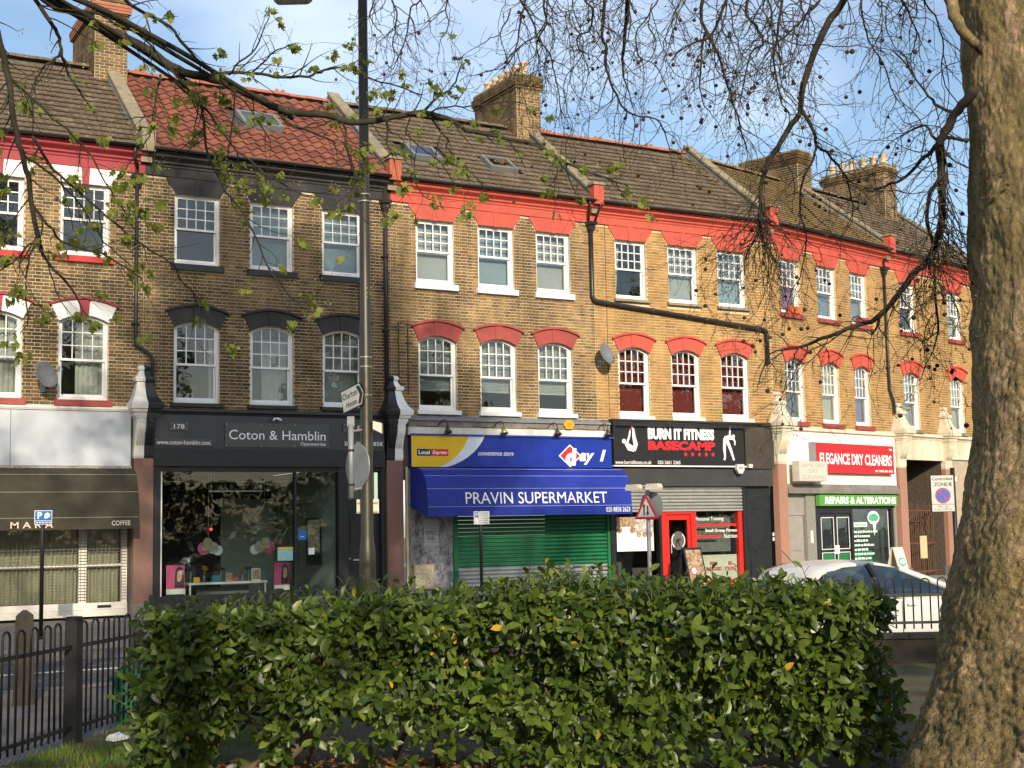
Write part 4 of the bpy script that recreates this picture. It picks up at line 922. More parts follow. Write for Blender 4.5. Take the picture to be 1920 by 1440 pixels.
# ---------------------------------------------------------------- house with the gym
D = house('yellow brick terraced house with red window heads above a black fitness studio shopfront', 19.37, 5.81,
    f2=[(.68, 1.66), (2.37, 3.35), (4.03, 4.99)], f1=[(.70, 1.67), (2.38, 3.32), (4.03, 4.98)], wins=(('left', 'blind', 'blue'), ('red', 'red', 'red')),
    BM=BR_YEL, MM=MORTAR_Y, trim1=RED, crest=True, win_kw={2: dict(sillm=STONE, sill_h=0.07), 1: dict(sillm=WHITE_OLD, sill_h=0.09)})
parapet(D, 5.81, RED)
downpipe(D, [(-0.10, -0.07, 9.3), (-0.10, -0.07, 7.60), (-0.06, -0.09, 7.50), (0.02, -0.09, 7.47), (5.48, -0.09, 7.04), (5.58, -0.09, 6.98), (5.60, -0.09, 6.90), (5.60, -0.09, 6.08)], r=0.058, hopper=(-0.10, 9.52))
for sx in (-0.16, 0.16): MB().tube([(-0.10+sx*1.1, -0.36, 10.0), (-0.10+sx, -0.30, 9.9), (-0.10+sx*0.6, -0.12, 9.52)], 0.032, 8).ob('swan_neck', PLASTIC, D, True)
MB().tube([(0.37, -0.02, 9.5), (0.37, -0.02, 4.5)], 0.009, 5).ob('cable', mat('red_brown_cable', (0.16, 0.06, 0.03), 0.6), D)
MB().box(0.33, 5.58, -0.15, 0.0, 4.37, 4.45).ob('ledge', CHAR, D)
BSIGN = mat('black_sign_board', (0.018, 0.018, 0.019), 0.35, 0.1, 2)
sg = MB().box(0.34, 4.55, -0.20, -0.005, 3.275, 4.365).ob('shop_sign', BSIGN, D)
MB().box(0.34, 4.62, -0.205, -0.02, 3.235, 3.268).ob('sign_edge', WHITE, sg)
MB().tube([(0.40, -0.30, 4.285), (4.66, -0.30, 4.285)], 0.022, 8).ob('trough_light', BLACKP, sg)
MB().profx([(0, 3.2), (-0.15, 3.2), (-0.16, 4.2), (-0.14, 4.32), (-0.08, 4.365), (0, 4.365)], 4.64, 5.60).ob('side_panel', mat('dark_brown_board', (0.045, 0.036, 0.030), 0.55, 0.3, 3, dirt=0.3, dirtcol=(0.09, 0.07, 0.05)), D)
text(sg, 'BURN IT FITNESS', 1.41, 3.56, 3.94, 4.25, -0.203, WLET, bold=0.06); text(sg, 'BASECAMP', 1.41, 3.58, 3.665, 3.905, -0.203, RLET, bold=0.055)
for k in range(5):
    cx, cz = 2.60+k*0.225, 3.565
    MB().prism([(cx+(0.075 if j % 2 == 0 else 0.031)*math.sin(j*math.pi/5), cz+(0.075 if j % 2 == 0 else 0.031)*math.cos(j*math.pi/5)) for j in range(10)], -0.205, -0.201).ob('star', RLET, sg)
text(sg, 'www.burnitfitness.co.uk', 0.38, 1.50, 3.295, 3.395, -0.203, WLET); text(sg, '020 3601 2365', 1.70, 2.42, 3.30, 3.39, -0.203, WLET)
def limb(pts, w):     # tapered 2d limb outline as a flat silhouette
    L = []; Rr = []
    for i, (x, z) in enumerate(pts):
        a = pts[max(0, i-1)]; b = pts[min(len(pts)-1, i+1)]; dx_, dz_ = b[0]-a[0], b[1]-a[1]; l = math.hypot(dx_, dz_) or 1; nx, nz = -dz_/l*w[i], dx_/l*w[i]
        L.append((x+nx, z+nz)); Rr.append((x-nx, z-nz))
    return L + Rr[::-1]
def figure(nm, limbs, head, reds):
    f = MB().disc(head[0], head[1], head[2], -0.207, -0.201, 14).ob(nm, WLET, sg)
    for i, (p_, w_) in enumerate(limbs): MB().prism(limb(p_, w_), -0.2068+0.0006*i, -0.2012).ob('figure_limb', WLET, f)
figure('figure_print', [([(0.72, 3.83), (0.82, 3.72), (0.98, 3.67)], [0.05, 0.085, 0.06]), ([(0.97, 3.64), (1.02, 3.8), (0.97, 4.0), (0.955, 4.2), (0.90, 4.26)], [0.04, 0.065, 0.05, 0.03, 0.02]), ([(0.76, 3.84), (0.83, 4.02), (0.86, 4.18)], [0.03, 0.026, 0.02])], (0.66, 3.88, 0.06), None)
MB().disc(0.865, 4.185, 0.034, -0.209, -0.2075, 10).ob('red_print', RLET, sg)
figure('figure_print', [([(3.90, 4.0), (4.05, 4.03), (4.19, 4.01)], [0.05, 0.06, 0.045]), ([(3.92, 4.0), (3.885, 3.75), (3.90, 3.52), (3.87, 3.42)], [0.055, 0.045, 0.028, 0.03]), ([(3.97, 3.98), (4.09, 3.72), (4.17, 3.5), (4.20, 3.42)], [0.05, 0.045, 0.028, 0.03]), ([(4.08, 4.04), (4.09, 4.18), (4.10, 4.30)], [0.03, 0.022, 0.016]), ([(4.2, 4.0), (4.25, 3.92), (4.24, 3.82)], [0.03, 0.025, 0.015])], (4.20, 4.06, 0.05), None)
MB().disc(4.10, 4.315, 0.022, -0.209, -0.2075, 10).ob('red_print', RLET, sg)
MB().box(0.33, 5.60, -0.10, 0.0, 2.735, 3.19).ob('canopy_board', mat('soft_black_board', (0.040, 0.040, 0.041), 0.5, 0.15, 2, dirt=0.2, dirtcol=(0.07, 0.068, 0.065)), D)
al = MB().prism([(4.22, 3.31), (4.46, 3.31), (4.47, 3.17), (4.40, 3.06), (4.28, 3.06), (4.21, 3.17)], -0.30, -0.21).ob('alarm_box', mat('pale_grey_plastic', (0.52, 0.52, 0.51), 0.5), D)
MB().box(4.28, 4.40, -0.303, -0.301, 3.19, 3.23).ob('print_bar', GREYP, al)
MB().box(4.68, 4.80, -0.24, -0.16, 3.22, 3.32).ob('junction_box', CREAM, D)
for pts in ([(0.3, -0.16, 4.43), (1.2, -0.17, 4.40), (2.4, -0.16, 4.43), (4.0, -0.17, 4.40), (5.0, -0.17, 4.42), (5.5, -0.18, 4.30), (5.62, -0.15, 3.9), (5.62, -0.15, 3.2)], [(0.0, -0.16, 4.40), (1.8, -0.165, 4.425), (3.6, -0.17, 4.395), (5.3, -0.17, 4.415)]):
    MB().tube(pts, 0.011, 5).ob('cable', BLACKP, D)
m = MB(); m.box(0.33, 0.47, 0.0, 0.22, 0, 2.73); m.box(4.60, 4.70, -0.03, 0.22, 0, 2.73); m.box(0.47, 1.95, 0.04, 0.22, 0, 0.45); m.box(1.88, 1.95, 0.06, 0.22, 0.45, 2.10)
sf = m.ob('shopfront_frame', BLACKP, D)
GSH = mat('weathered_grey_slat', (0.36, 0.36, 0.34), 0.45, 0.12, 5, metal=0.3, dirt=0.35, dirtcol=(0.2, 0.19, 0.17))
sh = MB().box(0.47, 4.60, 0.0, 0.05, 2.08, 2.13).ob('roller_shutter', GSH, D)
sm = MB().profx([(0.06, 0.0), (0.02, 0.012), (0.0, 0.035), (0.0, 0.055), (0.02, 0.078), (0.06, 0.088)], 0.47, 4.60).mesh('slat', GSH)
for k in range(7): add('slat', sm, sh, loc=(0, random.uniform(-.003, .003), 2.13+k*0.088))
REDF = mat('scarlet_door_paint', (0.62, 0.025, 0.02), 0.35, 0.06, 3)
MB().box(0.47, 1.88, 0.12, 0.127, 0.45, 2.10).ob('pane', SHOPGLASS, sf)
fr = MB(); fr.box(1.95, 2.08, 0.05, 0.2, 0, 2.10); fr.box(2.90, 3.06, 0.05, 0.2, 0, 2.10); fr.box(2.08, 2.90, 0.05, 0.2, 2.0, 2.10); fr.box(4.48, 4.60, 0.05, 0.2, 0, 2.10); fr.box(3.06, 4.48, 0.06, 0.2, 0.0, 0.25)
fr = fr.ob('door_frame', REDF, D)
dr = MB(); dr.box(2.09, 2.20, 0.09, 0.15, 0.02, 1.98); dr.box(2.80, 2.89, 0.09, 0.15, 0.02, 1.98); dr.box(2.20, 2.80, 0.09, 0.15, 1.86, 1.98); dr.box(2.20, 2.80, 0.09, 0.15, 0.02, 0.30)
dr = dr.ob('door', REDF, D); MB().box(2.20, 2.80, 0.118, 0.124, 0.30, 1.86).ob('pane', SHOPGLASS, dr)
MB().disc(2.50, 1.32, 0.24, 0.108, 0.112, 28).ob('round_emblem', mat('grey_emblem', (0.10, 0.10, 0.10), 0.5), dr)
for a0 in (-0.9, 2.24): 
    q = MB(); q.prism([(2.5+0.215*math.cos(a0+1.8*k/12), 1.32+0.215*math.sin(a0+1.8*k/12)) for k in range(13)] + [(2.5+0.195*math.cos(a0+1.8*k/12), 1.32+0.195*math.sin(a0+1.8*k/12)) for k in range(12, -1, -1)], 0.104, 0.107); q.ob('emblem_arc', WLET, dr)
MB().prism(limb([(2.42, 1.30), (2.5, 1.34), (2.58, 1.35)], [0.02, 0.03, 0.02]), 0.104, 0.107).ob('emblem_figure', BLET, dr); MB().prism(limb([(2.45, 1.32), (2.44, 1.16)], [0.02, 0.012]), 0.1035, 0.1068).ob('emblem_figure', BLET, dr); MB().prism(limb([(2.48, 1.32), (2.56, 1.16)], [0.02, 0.012]), 0.103, 0.1065).ob('emblem_figure', BLET, dr)
MB().tube([(2.23, 0.05, 1.0), (2.23, 0.05, 1.25)], 0.014, 8).ob('door_handle', STEEL, dr)
MB().box(3.06, 4.48, 0.118, 0.124, 0.25, 2.10).ob('pane', SHOPGLASS, fr)
text(fr, 'Personal Training', 3.10, 4.02, 1.80, 1.925, 0.112, WLET); text(fr, 'Small Group Fitness', 3.40, 4.46, 1.50, 1.61, 0.112, WLET, bold=0.01); text(fr, 'Nutrition', 4.02, 4.46, 1.36, 1.47, 0.112, WLET)
for a, b, z in ((3.10, 4.45, 1.68), (3.10, 3.92, 1.38)): MB().box(a, b, 0.112, 0.116, z, z+0.06).ob('print_bar', RLET, fr)
POSTW = mat('cream_print', (0.70, 0.66, 0.55), 0.5)
pp = MB().box(3.08, 4.46, 0.16, 0.17, 0.26, 0.92).ob('window_poster', POSTW, fr)
for s, a, b, z in (('GET', 3.14, 3.36, 0.64), ('FIT', 3.17, 3.33, 0.50), ('FEEL', 3.55, 3.80, 0.64), ('ENERGISED', 3.42, 3.94, 0.50), ('BE', 4.16, 4.30, 0.64), ('STRONG', 4.04, 4.42, 0.50)): text(pp, s, a, b, z, z+0.10, 0.156, RLET, bold=0.04)
MB().box(3.08, 4.46, 0.4, 0.42, 1.0, 1.95).ob('back_screen', mat('grey_screen', (0.17, 0.17, 0.16), 0.7), fr)
WPR = mat('white_paper', (0.78, 0.79, 0.80), 0.6); 
pw = MB().box(0.56, 1.12, 0.09, 0.10, 1.08, 1.95); pw = pw.ob('window_poster', WPR, sf); MB().box(1.13, 1.70, 0.09, 0.10, 1.08, 1.95).ob('poster_sheet', WPR, pw)
PHOTO = mat('photo_print', (0.32, 0.22, 0.13), 0.5, 0.8, 14)
MB().box(0.56, 1.12, 0.085, 0.0895, 1.70, 1.95).ob('photo_print', PHOTO, pw); MB().box(1.13, 1.70, 0.085, 0.0895, 1.55, 1.95).ob('photo_print', mat('photo_print_grey', (0.42, 0.38, 0.33), 0.5, 0.7, 12), pw)
for k, cx in enumerate((0.64, 0.84, 1.04)): MB().disc(cx, 1.62, 0.085, 0.082, 0.0845, 18).ob('photo_disc', PHOTO if k != 1 else WPR, pw); 
MB().disc(0.84, 1.62, 0.09, 0.0845, 0.0848, 18).ob('disc_edge', RLET, pw)
for k, cx in enumerate((1.24, 1.42, 1.60)): MB().disc(cx, 1.50, 0.075, 0.082, 0.0845, 18).ob('photo_disc', PHOTO, pw)
for k in range(5):
    MB().box(0.62, 1.06-0.05*(k % 2), 0.0885, 0.0895, 1.46-0.07*k, 1.468-0.07*k).ob('print_line', mat('faint_print', (0.55, 0.52, 0.52), 0.6), pw); MB().box(1.18, 1.64-0.05*(k % 2), 0.0885, 0.0895, 1.38-0.06*k, 1.388-0.06*k).ob('print_line', MATS['faint_print'], pw)
bdn = MB(); bdn.box(4.70, 5.60, 0.06, 0.14, 0.0, 2.73); bdn = bdn.ob('door', BLACKP, D)
for a, b, c, d in ((4.78, 5.52, 2.12, 2.62), (4.78, 5.52, 1.05, 2.02), (4.86, 5.44, 0.15, 0.95)): MB().box(a, b, 0.045, 0.059, c, d).ob('door_panel', BLACKP, bdn)
MB().box(5.02, 5.26, 0.03, 0.058, 0.92, 1.0).ob('letter_plate', BLACKP, bdn)
for z in (1.25, 1.38): MB().box(5.60, 5.64, -0.02, 0.02, z, z+0.09).ob('bell_push', WHITE, bdn)
MB().box(0, 5.81, 0.23, 0.3, 2.7, 4.42).ob('shop_bressummer', DARKIN, D)
r = MB(); r.quad((0.3, 3.2, 0), (4.7, 3.2, 0), (4.7, 3.2, 3), (0.3, 3.2, 3)); r.quad((0.3, 0.22, 0.02), (4.7, 0.22, 0.02), (4.7, 3.2, 0.02), (0.3, 3.2, 0.02)); r.quad((0.3, 0.2, 0), (0.3, 3.2, 0), (0.3, 3.2, 3), (0.3, 0.2, 3)); r.quad((4.69, 0.2, 0), (4.69, 3.2, 0), (4.69, 3.2, 3), (4.69, 0.2, 3)); r.quad((0.3, 0.22, 2.74), (4.7, 0.22, 2.74), (4.7, 3.2, 2.74), (0.3, 3.2, 2.74))
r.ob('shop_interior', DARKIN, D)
# boards and satellite dishes
def aboard(label, loc, rz, w, h, frm, face, extra):
    t = thing('sandwich_board', label, 'sandwich board', loc, rz)
    for s in (-1, 1):
        M4 = Matrix.Translation((0, s*0.0, h)) @ Matrix.Rotation(s*R(14), 4, 'X') @ Matrix.Translation((0, 0, -h))
        pnl = MB().box(-w/2, w/2, -0.012+s*0.02, 0.012+s*0.02, 0.0, h).xf(M4).ob('panel', frm, t)
        if s < 0:
            MB().box(-w/2+0.05, w/2-0.05, -0.040, -0.034, 0.10, h-0.06).xf(M4).ob('panel_face', face, pnl)
            for nm, mm, fn in extra: q = MB(); fn(q); q.xf(M4).ob(nm, mm, pnl)
    return t
aboard('black pavement sandwich board with photographs outside the fitness studio', (19.37+2.15, YF-0.9, -0.01), 0.1, 0.62, 1.15, BLACKP, PHOTO, [('round_print', RLET, lambda q: q.disc(-0.1, 0.55, 0.11, -0.046, -0.041, 16)), ('round_print', WPR, lambda q: q.disc(-0.1, 0.55, 0.08, -0.05, -0.047, 16))])
DISH = mat('grey_dish', (0.16, 0.165, 0.17), 0.55, 0.1, 5)
def dish(label, x, z, tilt):
    t = thing('satellite_dish', label, 'satellite dish', (x, YF, z))
    n = 20; loops = []
    for r_, d_ in ((0.0, 0.10), (0.1, 0.09), (0.2, 0.06), (0.29, 0.0), (0.30, 0.005), (0.2, 0.07), (0.1, 0.10), (0.0, 0.112)):
        loops.append([((r_+0.0005)*0.92*math.cos(2*math.pi*k/n), d_, (r_+0.0005)*math.sin(2*math.pi*k/n)) for k in range(n)])
    M4 = Matrix.Translation((0, -0.42, 0.0)) @ Matrix.Rotation(tilt, 4, 'Z') @ Matrix.Rotation(R(-22), 4, 'X')
    MB().loft(loops).xf(M4).ob('dish', DISH, t, True)
    MB().tube([(0, -0.30, -0.05), (0, -0.22, -0.22), (0, -0.01, -0.22)], 0.018, 8).ob('bracket', STEEL, t, True)
    MB().box(-0.06, 0.06, -0.03, -0.012, -0.32, -0.12).ob('wall_plate', STEEL, t)
    MB().tube([M4 @ Vector((0, 0.03, -0.28)), M4 @ Vector((0, -0.30, -0.16)), M4 @ Vector((0, -0.36, -0.06))], 0.011, 6).ob('feed_arm', STEEL, t)
    MB().tube([M4 @ Vector((0, -0.33, -0.10)), M4 @ Vector((0, -0.40, -0.02))], 0.028, 8).ob('receiver', GREYP, t)
dish('grey satellite dish on the wall between the grey blinds and the red curtains', 19.45, 6.08, 0.35)
dish('grey satellite dish beside the net curtain window of the coffee shop house', 5.72, 5.02, 0.5)
# ---------------------------------------------------------------- house with the dry cleaner (the row bends back here)
BEND = R(14.0); EX, EY = 25.18, YF
ce, se = math.cos(BEND), math.sin(BEND)
def on_e(s, y, z): return (EX+s*ce-y*se, EY+s*se+y*ce, z)
Eh = house('yellow brick terraced house with red window boxes above the red and white dry cleaner shopfront', 0, 6.10, BEND, (EX, EY, 0),
    f2=[(.55, 1.50), (2.37, 3.33), (4.09, 5.00)], f1=[(.60, 1.53), (2.40, 3.30), (4.10, 4.95)], wins=(('pink', 'blue', 'blue'), ('dark', 'cream', 'purple')),
    BM=BR_YEL, MM=MORTAR_Y, trim1=RED, tile=('plain', T_OLIVE), win_kw={2: dict(sillm=REDD, sill_h=0.12), 1: dict(sillm=REDD, sill_h=0.13)})
parapet(Eh, 6.05, RED)
chimney(Eh, 6.0, 2.7, 5.0, 12.0, 13.75, pots=0)
console(Eh, 0.10, CREAM, CREAM, TERRA if False else GRANITE)
downpipe(Eh, [(5.92, -0.08, 9.9), (5.92, -0.08, 5.75), (6.1, -0.10, 5.35), (6.12, -0.1, 5.0)], hopper=(5.92, 9.5))
fs = MB().box(0.34, 6.08, -0.06, -0.005, 2.80, 4.27).ob('fascia', mat('white_board', (0.80, 0.77, 0.69), 0.45, 0.05, 3, dirt=0.2, dirtcol=(0.5, 0.42, 0.3), streak=True), Eh)
MB().profx([(0, 4.42), (-0.12, 4.38), (-0.13, 4.30), (-0.08, 4.275), (0, 4.275)], 0.34, 6.08).ob('fascia_cornice', CREAM, Eh)
rs = MB().box(1.66, 5.72, -0.22, -0.065, 3.13, 3.97).ob('shop_sign', mat('scarlet_sign_vinyl', (0.70, 0.018, 0.025), 0.35, 0.05, 2), Eh)
MB().box(1.50, 1.655, -0.20, -0.065, 3.12, 3.98).ob('sign_return', GREYP, rs)
text(rs, 'ELEGANCE DRY CLEANERS', 1.80, 5.60, 3.37, 3.69, -0.224, WLET, bold=0.03); text(rs, 'TEL: 020 8858 1234', 4.7, 5.62, 3.18, 3.25, -0.224, WLET, bold=0.03) if False else None
for a, b, z in ((4.66, 4.80, 3.18), (4.86, 5.12, 3.18), (5.17, 5.36, 3.18), (5.41, 5.62, 3.18), (5.48, 5.63, 3.83)): MB().box(a, b, -0.226, -0.2205, z, z+0.06).ob('print_bar', mat('pale_red_print', (0.82, 0.55, 0.52), 0.5), rs)
sd_ = MB().box(0.42, 1.80, -0.46, -0.24, 2.86, 3.42).ob('box_sign', mat('weathered_grey_box', (0.50, 0.47, 0.40), 0.6, 0.1, 5, dirt=0.3), Eh)
MB().box(0.45, 1.77, -0.468, -0.461, 2.89, 3.39).ob('sign_face', mat('pale_grey_face', (0.56, 0.54, 0.48), 0.55, 0.06, 4), sd_)
GL = mat('tan_lettering', (0.40, 0.35, 0.27), 0.6)
for s, a, b, z in (('SAME DAY', 0.52, 1.70, 3.245), ('DRY', 0.88, 1.32, 3.085), ('CLEANING', 0.52, 1.70, 2.92)): text(sd_, s, a, b, z, z+0.115, -0.471, GL)
for xx in (0.7, 1.5): MB().tube([(xx, -0.26, 2.87), (xx, -0.05, 2.80)], 0.014, 5).ob('bracket', STEEL, sd_)
MB().profx([(0, 2.80), (-0.10, 2.79), (-0.12, 2.70), (-0.16, 2.66), (-0.16, 2.54), (0, 2.52)], 0.34, 6.08).ob('canopy_box', mat('dull_grey_box', (0.20, 0.19, 0.17), 0.6, 0.2, 5, dirt=0.5), Eh)
GDR = mat('grey_door_paint', (0.30, 0.28, 0.25), 0.5, 0.1, 4, dirt=0.2)
dr = MB().box(0.56, 1.32, 0.10, 0.16, 0.0, 1.92).ob('door', GDR, Eh)
MB().box(0.56, 1.36, 0.08, 0.16, 1.93, 2.52).ob('door_transom', GDR, Eh); MB().box(0.62, 1.28, 0.085, 0.099, 0.12, 1.84).ob('door_panel', GDR, dr); MB().box(0.78, 1.16, 0.07, 0.084, 0.95, 1.0).ob('letter_plate', STEEL, dr)
mrb = mat('speckled_marble', (0.24, 0.235, 0.20), 0.35, 0.5, 45)
MB().box(1.36, 1.80, 0.0, 0.16, 0.0, 2.52).ob('marble_pier', mrb, Eh); MB().box(5.96, 6.10, 0.0, 0.16, 0.0, 2.52).ob('marble_pier', mrb, Eh)
MB().box(1.52, 1.60, -0.03, -0.001, 1.15, 1.5).ob('entry_panel', WHITE, Eh)
GS = mat('green_sign_vinyl', (0.10, 0.32, 0.055), 0.4, 0.06, 3)
gs = MB().box(1.82, 5.94, -0.14, -0.01, 2.19, 2.50).ob('shop_sign', GS, Eh); text(gs, 'REPAIRS & ALTERATIONS', 2.08, 5.86, 2.24, 2.45, -0.144, WLET, shear=0.08, bold=0.045)
m = MB(); m.box(1.82, 2.06, 0.04, 0.14, 0, 2.18); m.box(5.84, 5.96, 0.04, 0.14, 0, 2.18); m.box(2.06, 5.84, 0.04, 0.14, 2.10, 2.18); m.box(3.66, 3.76, 0.04, 0.14, 0, 2.10); m.box(3.76, 5.84, 0.04, 0.14, 0, 0.30); m.box(2.06, 3.66, 0.04, 0.14, 1.98, 2.10)
sf = m.ob('shopfront_frame', BLACKP, Eh); MB().box(3.76, 5.84, 0.085, 0.091, 0.30, 2.10).ob('pane', SHOPGLASS, sf)
for a, b in ((3.77, 5.76),): 
    q = MB(); q.box(5.70, 5.725, 0.07, 0.08, 0.36, 2.04); q.box(3.80, 5.70, 0.07, 0.08, 0.36, 0.385); q.ob('white_lining', WHITE, sf)
for a, b in ((2.07, 2.86), (2.87, 3.65)):
    dd = MB(); dd.box(a, a+0.10, 0.07, 0.12, 0.02, 1.97); dd.box(b-0.10, b, 0.07, 0.12, 0.02, 1.97); dd.box(a+0.10, b-0.10, 0.07, 0.12, 1.85, 1.97); dd.box(a+0.10, b-0.10, 0.07, 0.12, 0.85, 0.97); dd.box(a+0.10, b-0.10, 0.07, 0.12, 0.02, 0.14)
    dd = dd.ob('door', BLACKP, Eh); MB().box(a+0.10, b-0.10, 0.094, 0.10, 0.97, 1.85).ob('pane', SHOPGLASS, dd); MB().box(a+0.10, b-0.10, 0.094, 0.10, 0.14, 0.85).ob('panel', mat('green_panel', (0.02, 0.16, 0.06), 0.5), dd)
    for c, d in ((0.95, 1.87), (0.12, 0.87)):
        q = MB(); q.box(a+0.075, a+0.095, 0.058, 0.069, c, d); q.box(b-0.095, b-0.075, 0.058, 0.069, c, d); q.box(a+0.095, b-0.095, 0.058, 0.069, c, c+0.02); q.box(a+0.095, b-0.095, 0.058, 0.069, d-0.02, d); q.ob('white_lining', WHITE, dd)
    MB().box((b-0.10 if a < 2.5 else a), (b if a < 2.5 else a+0.14), 0.045, 0.056, 0.82, 1.06).ob('push_plate', WHITE, dd)
MTG = mat('mint_lettering', (0.62, 0.78, 0.68), 0.5)
q = MB(); q.disc(4.92, 1.84, 0.33, 0.076, 0.080, 24, rz=0.20); q = q.ob('window_emblem', MTG, sf); MB().disc(4.92, 1.84, 0.27, 0.072, 0.0755, 24, rz=0.11).ob('emblem_centre', mat('sea_green_print', (0.10, 0.38, 0.24), 0.5), q)
MB().prism([(4.86, 1.66), (5.06, 1.66), (5.0, 1.45), (4.94, 1.30)], 0.076, 0.080).ob('emblem_tail', MTG, sf)
MB().box(3.84, 4.56, 0.076, 0.080, 1.57, 1.71).ob('window_label', MTG, sf); text(sf, 'Our Services', 3.90, 4.50, 1.60, 1.68, 0.073, mat('dark_green_print', (0.02, 0.1, 0.05), 0.5))
for k, (L, ) in enumerate(((1.2,), (.70,), (.66,), (.90,), (.62,), (.92,), (.75,))):
    x = 3.84; z = 1.40-0.13*k
    while x < 3.84+L: w = random.uniform(0.07, 0.2); MB().box(x, x+w, 0.076, 0.080, z, z+0.05+random.uniform(0, .02)).ob('print_word', MTG, sf); x += w+0.035
MB().box(3.85, 5.2, 0.35, 0.9, 0.03, 0.86).ob('counter', mat('sea_green_counter', (0.06, 0.42, 0.27), 0.5), Eh)
MB().box(0, 6.1, 0.17, 0.3, 2.5, 4.42).ob('shop_bressummer', DARKIN, Eh)
r = MB(); r.quad((1.7, 3.2, 0), (6.0, 3.2, 0), (6.0, 3.2, 3), (1.7, 3.2, 3)); r.quad((1.7, 0.16, 0.02), (6.0, 0.16, 0.02), (6.0, 3.2, 0.02), (1.7, 3.2, 0.02)); r.quad((1.7, 0.16, 0), (1.7, 3.2, 0), (1.7, 3.2, 3), (1.7, 0.16, 3)); r.quad((6.0, 0.16, 0), (6.0, 3.2, 0), (6.0, 3.2, 3), (6.0, 0.16, 3)); r.quad((1.7, 0.16, 2.5), (6.0, 0.16, 2.5), (6.0, 3.2, 2.5), (1.7, 3.2, 2.5))
r.ob('shop_interior', mat('green_grey_room', (0.12, 0.15, 0.125), 0.8), Eh)
aboard('white framed sandwich board with a green oval outside the dry cleaner', on_e(5.1, -0.55, 0.0), BEND+0.15, 0.72, 0.95, CREAM, mat('mint_face', (0.55, 0.70, 0.60), 0.5), [('oval_print', MATS['sea_green_print'], lambda q: q.disc(0, 0.5, 0.26, -0.047, -0.041, 20, rz=0.13)), ('oval_print', MTG, lambda q: q.disc(0, 0.5, 0.2, -0.052, -0.048, 20, rz=0.08))])
for k, (s, z) in enumerate(((1.12, 7.61), (4.62, 7.61))):
    wb = thing('window_box', ['orange red planter at the end of the pink curtained window sill', 'dull red planter on the sill beside the iron downpipe'][k], 'planter', on_e(s, -0.03, z))
    wb.rotation_euler = (0, 0, BEND)
    MB().loft([[(-w_, -0.10, zz), (w_, -0.10, zz), (w_, 0.06, zz), (-w_, 0.06, zz)] for w_, zz in ((0.20, 0.0), (0.25, 0.17), (0.265, 0.17), (0.265, 0.20))]).ob('trough', [mat('orange_planter', (0.62, 0.13, 0.04), 0.6), REDD][k], wb)
    MB().box(-0.24, 0.24, -0.09, 0.05, 0.18, 0.203).ob('compost', mat('compost', (0.05, 0.035, 0.025), 0.95), wb)

# ---------------------------------------------------------------- house over the gated passage
Fh = house('yellow brick terraced house with red window heads above a gated passage', 0, 5.6, BEND, on_e(6.10, 0, 0),
    f2=[(.74, 1.72), (3.70, 4.60)], f1=[(.75, 1.70), (3.62, 4.52)], wins=(('dark', 'net'), ('blind', 'netgap')),
    BM=BR_YEL, MM=MORTAR_Y, trim1=RED, win_kw={2: dict(sillm=REDD, sill_h=0.12), 1: dict(sillm=STONE, sill_h=0.1)})
parapet(Fh, 5.6, RED); chimney(Fh, 4.65, 2.4, 4.9, 11.9, 14.05, pots=6)
console(Fh, 0.25, CREAM, CREAM); console(Fh, 3.02, CREAM, CREAM)
MB().profx([(0, 4.42), (-0.16, 4.40), (-0.18, 4.33), (-0.10, 4.29), (-0.08, 4.24), (0, 4.24)], 0.5, 5.6).ob('fascia_cornice', CREAM, Fh)
MB().box(0.46, 5.6, -0.07, 0.10, 3.66, 4.235).ob('fascia', CREAM, Fh); MB().box(0.46, 2.82, -0.10, 0.10, 3.60, 3.655).ob('ledge', CREAM, Fh)
MB().box(3.2, 5.6, 0.0, 0.2, 0.0, 3.65).ob('shop_wall', mat('tan_render', (0.40, 0.33, 0.24), 0.8), Fh)
ALW = brick_mat('alley_brick', [(0.12, 0.09, 0.06), (0.17, 0.12, 0.07), (0.14, 0.10, 0.07)], 0.4)
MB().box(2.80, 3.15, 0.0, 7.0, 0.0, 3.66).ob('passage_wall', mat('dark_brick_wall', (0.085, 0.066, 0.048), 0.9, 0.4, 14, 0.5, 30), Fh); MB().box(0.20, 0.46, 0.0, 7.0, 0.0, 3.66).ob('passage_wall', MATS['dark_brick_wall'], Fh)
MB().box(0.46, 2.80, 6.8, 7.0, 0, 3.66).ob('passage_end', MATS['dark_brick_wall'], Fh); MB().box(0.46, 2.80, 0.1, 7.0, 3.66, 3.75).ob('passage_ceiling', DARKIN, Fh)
MB().box(0.9, 1.9, 6.7, 6.79, 0.0, 2.3).ob('passage_door', mat('dark_timber', (0.05, 0.04, 0.03), 0.7), Fh)
RUST = mat('rusty_iron', (0.13, 0.055, 0.035), 0.8, 0.35, 18, dirt=0.3)
g = MB(); g.box(0.48, 2.78, 0.30, 0.33, 0.12, 0.16); g.box(0.48, 2.78, 0.30, 0.33, 1.0, 1.04); g.box(0.48, 2.78, 0.30, 0.33, 2.02, 2.06)
gt = thing('iron_gate', 'rusty iron bar gate with twisted tops closing the passage', 'gate', on_e(6.10, 0, 0), BEND)
g.ob('gate_rail', RUST, gt); x = 0.52; k = 0
while x < 2.78:
    h = 2.12+0.12*math.sin(k*1.9); bnd = random.uniform(-.02, .02)
    MB().tube([(x, 0.315, 0.03), (x+bnd, 0.315, 1.1), (x, 0.315, h), (x+bnd*2, 0.30, h+0.1)], 0.011, 6).ob('bar', RUST, gt); x += 0.115; k += 1
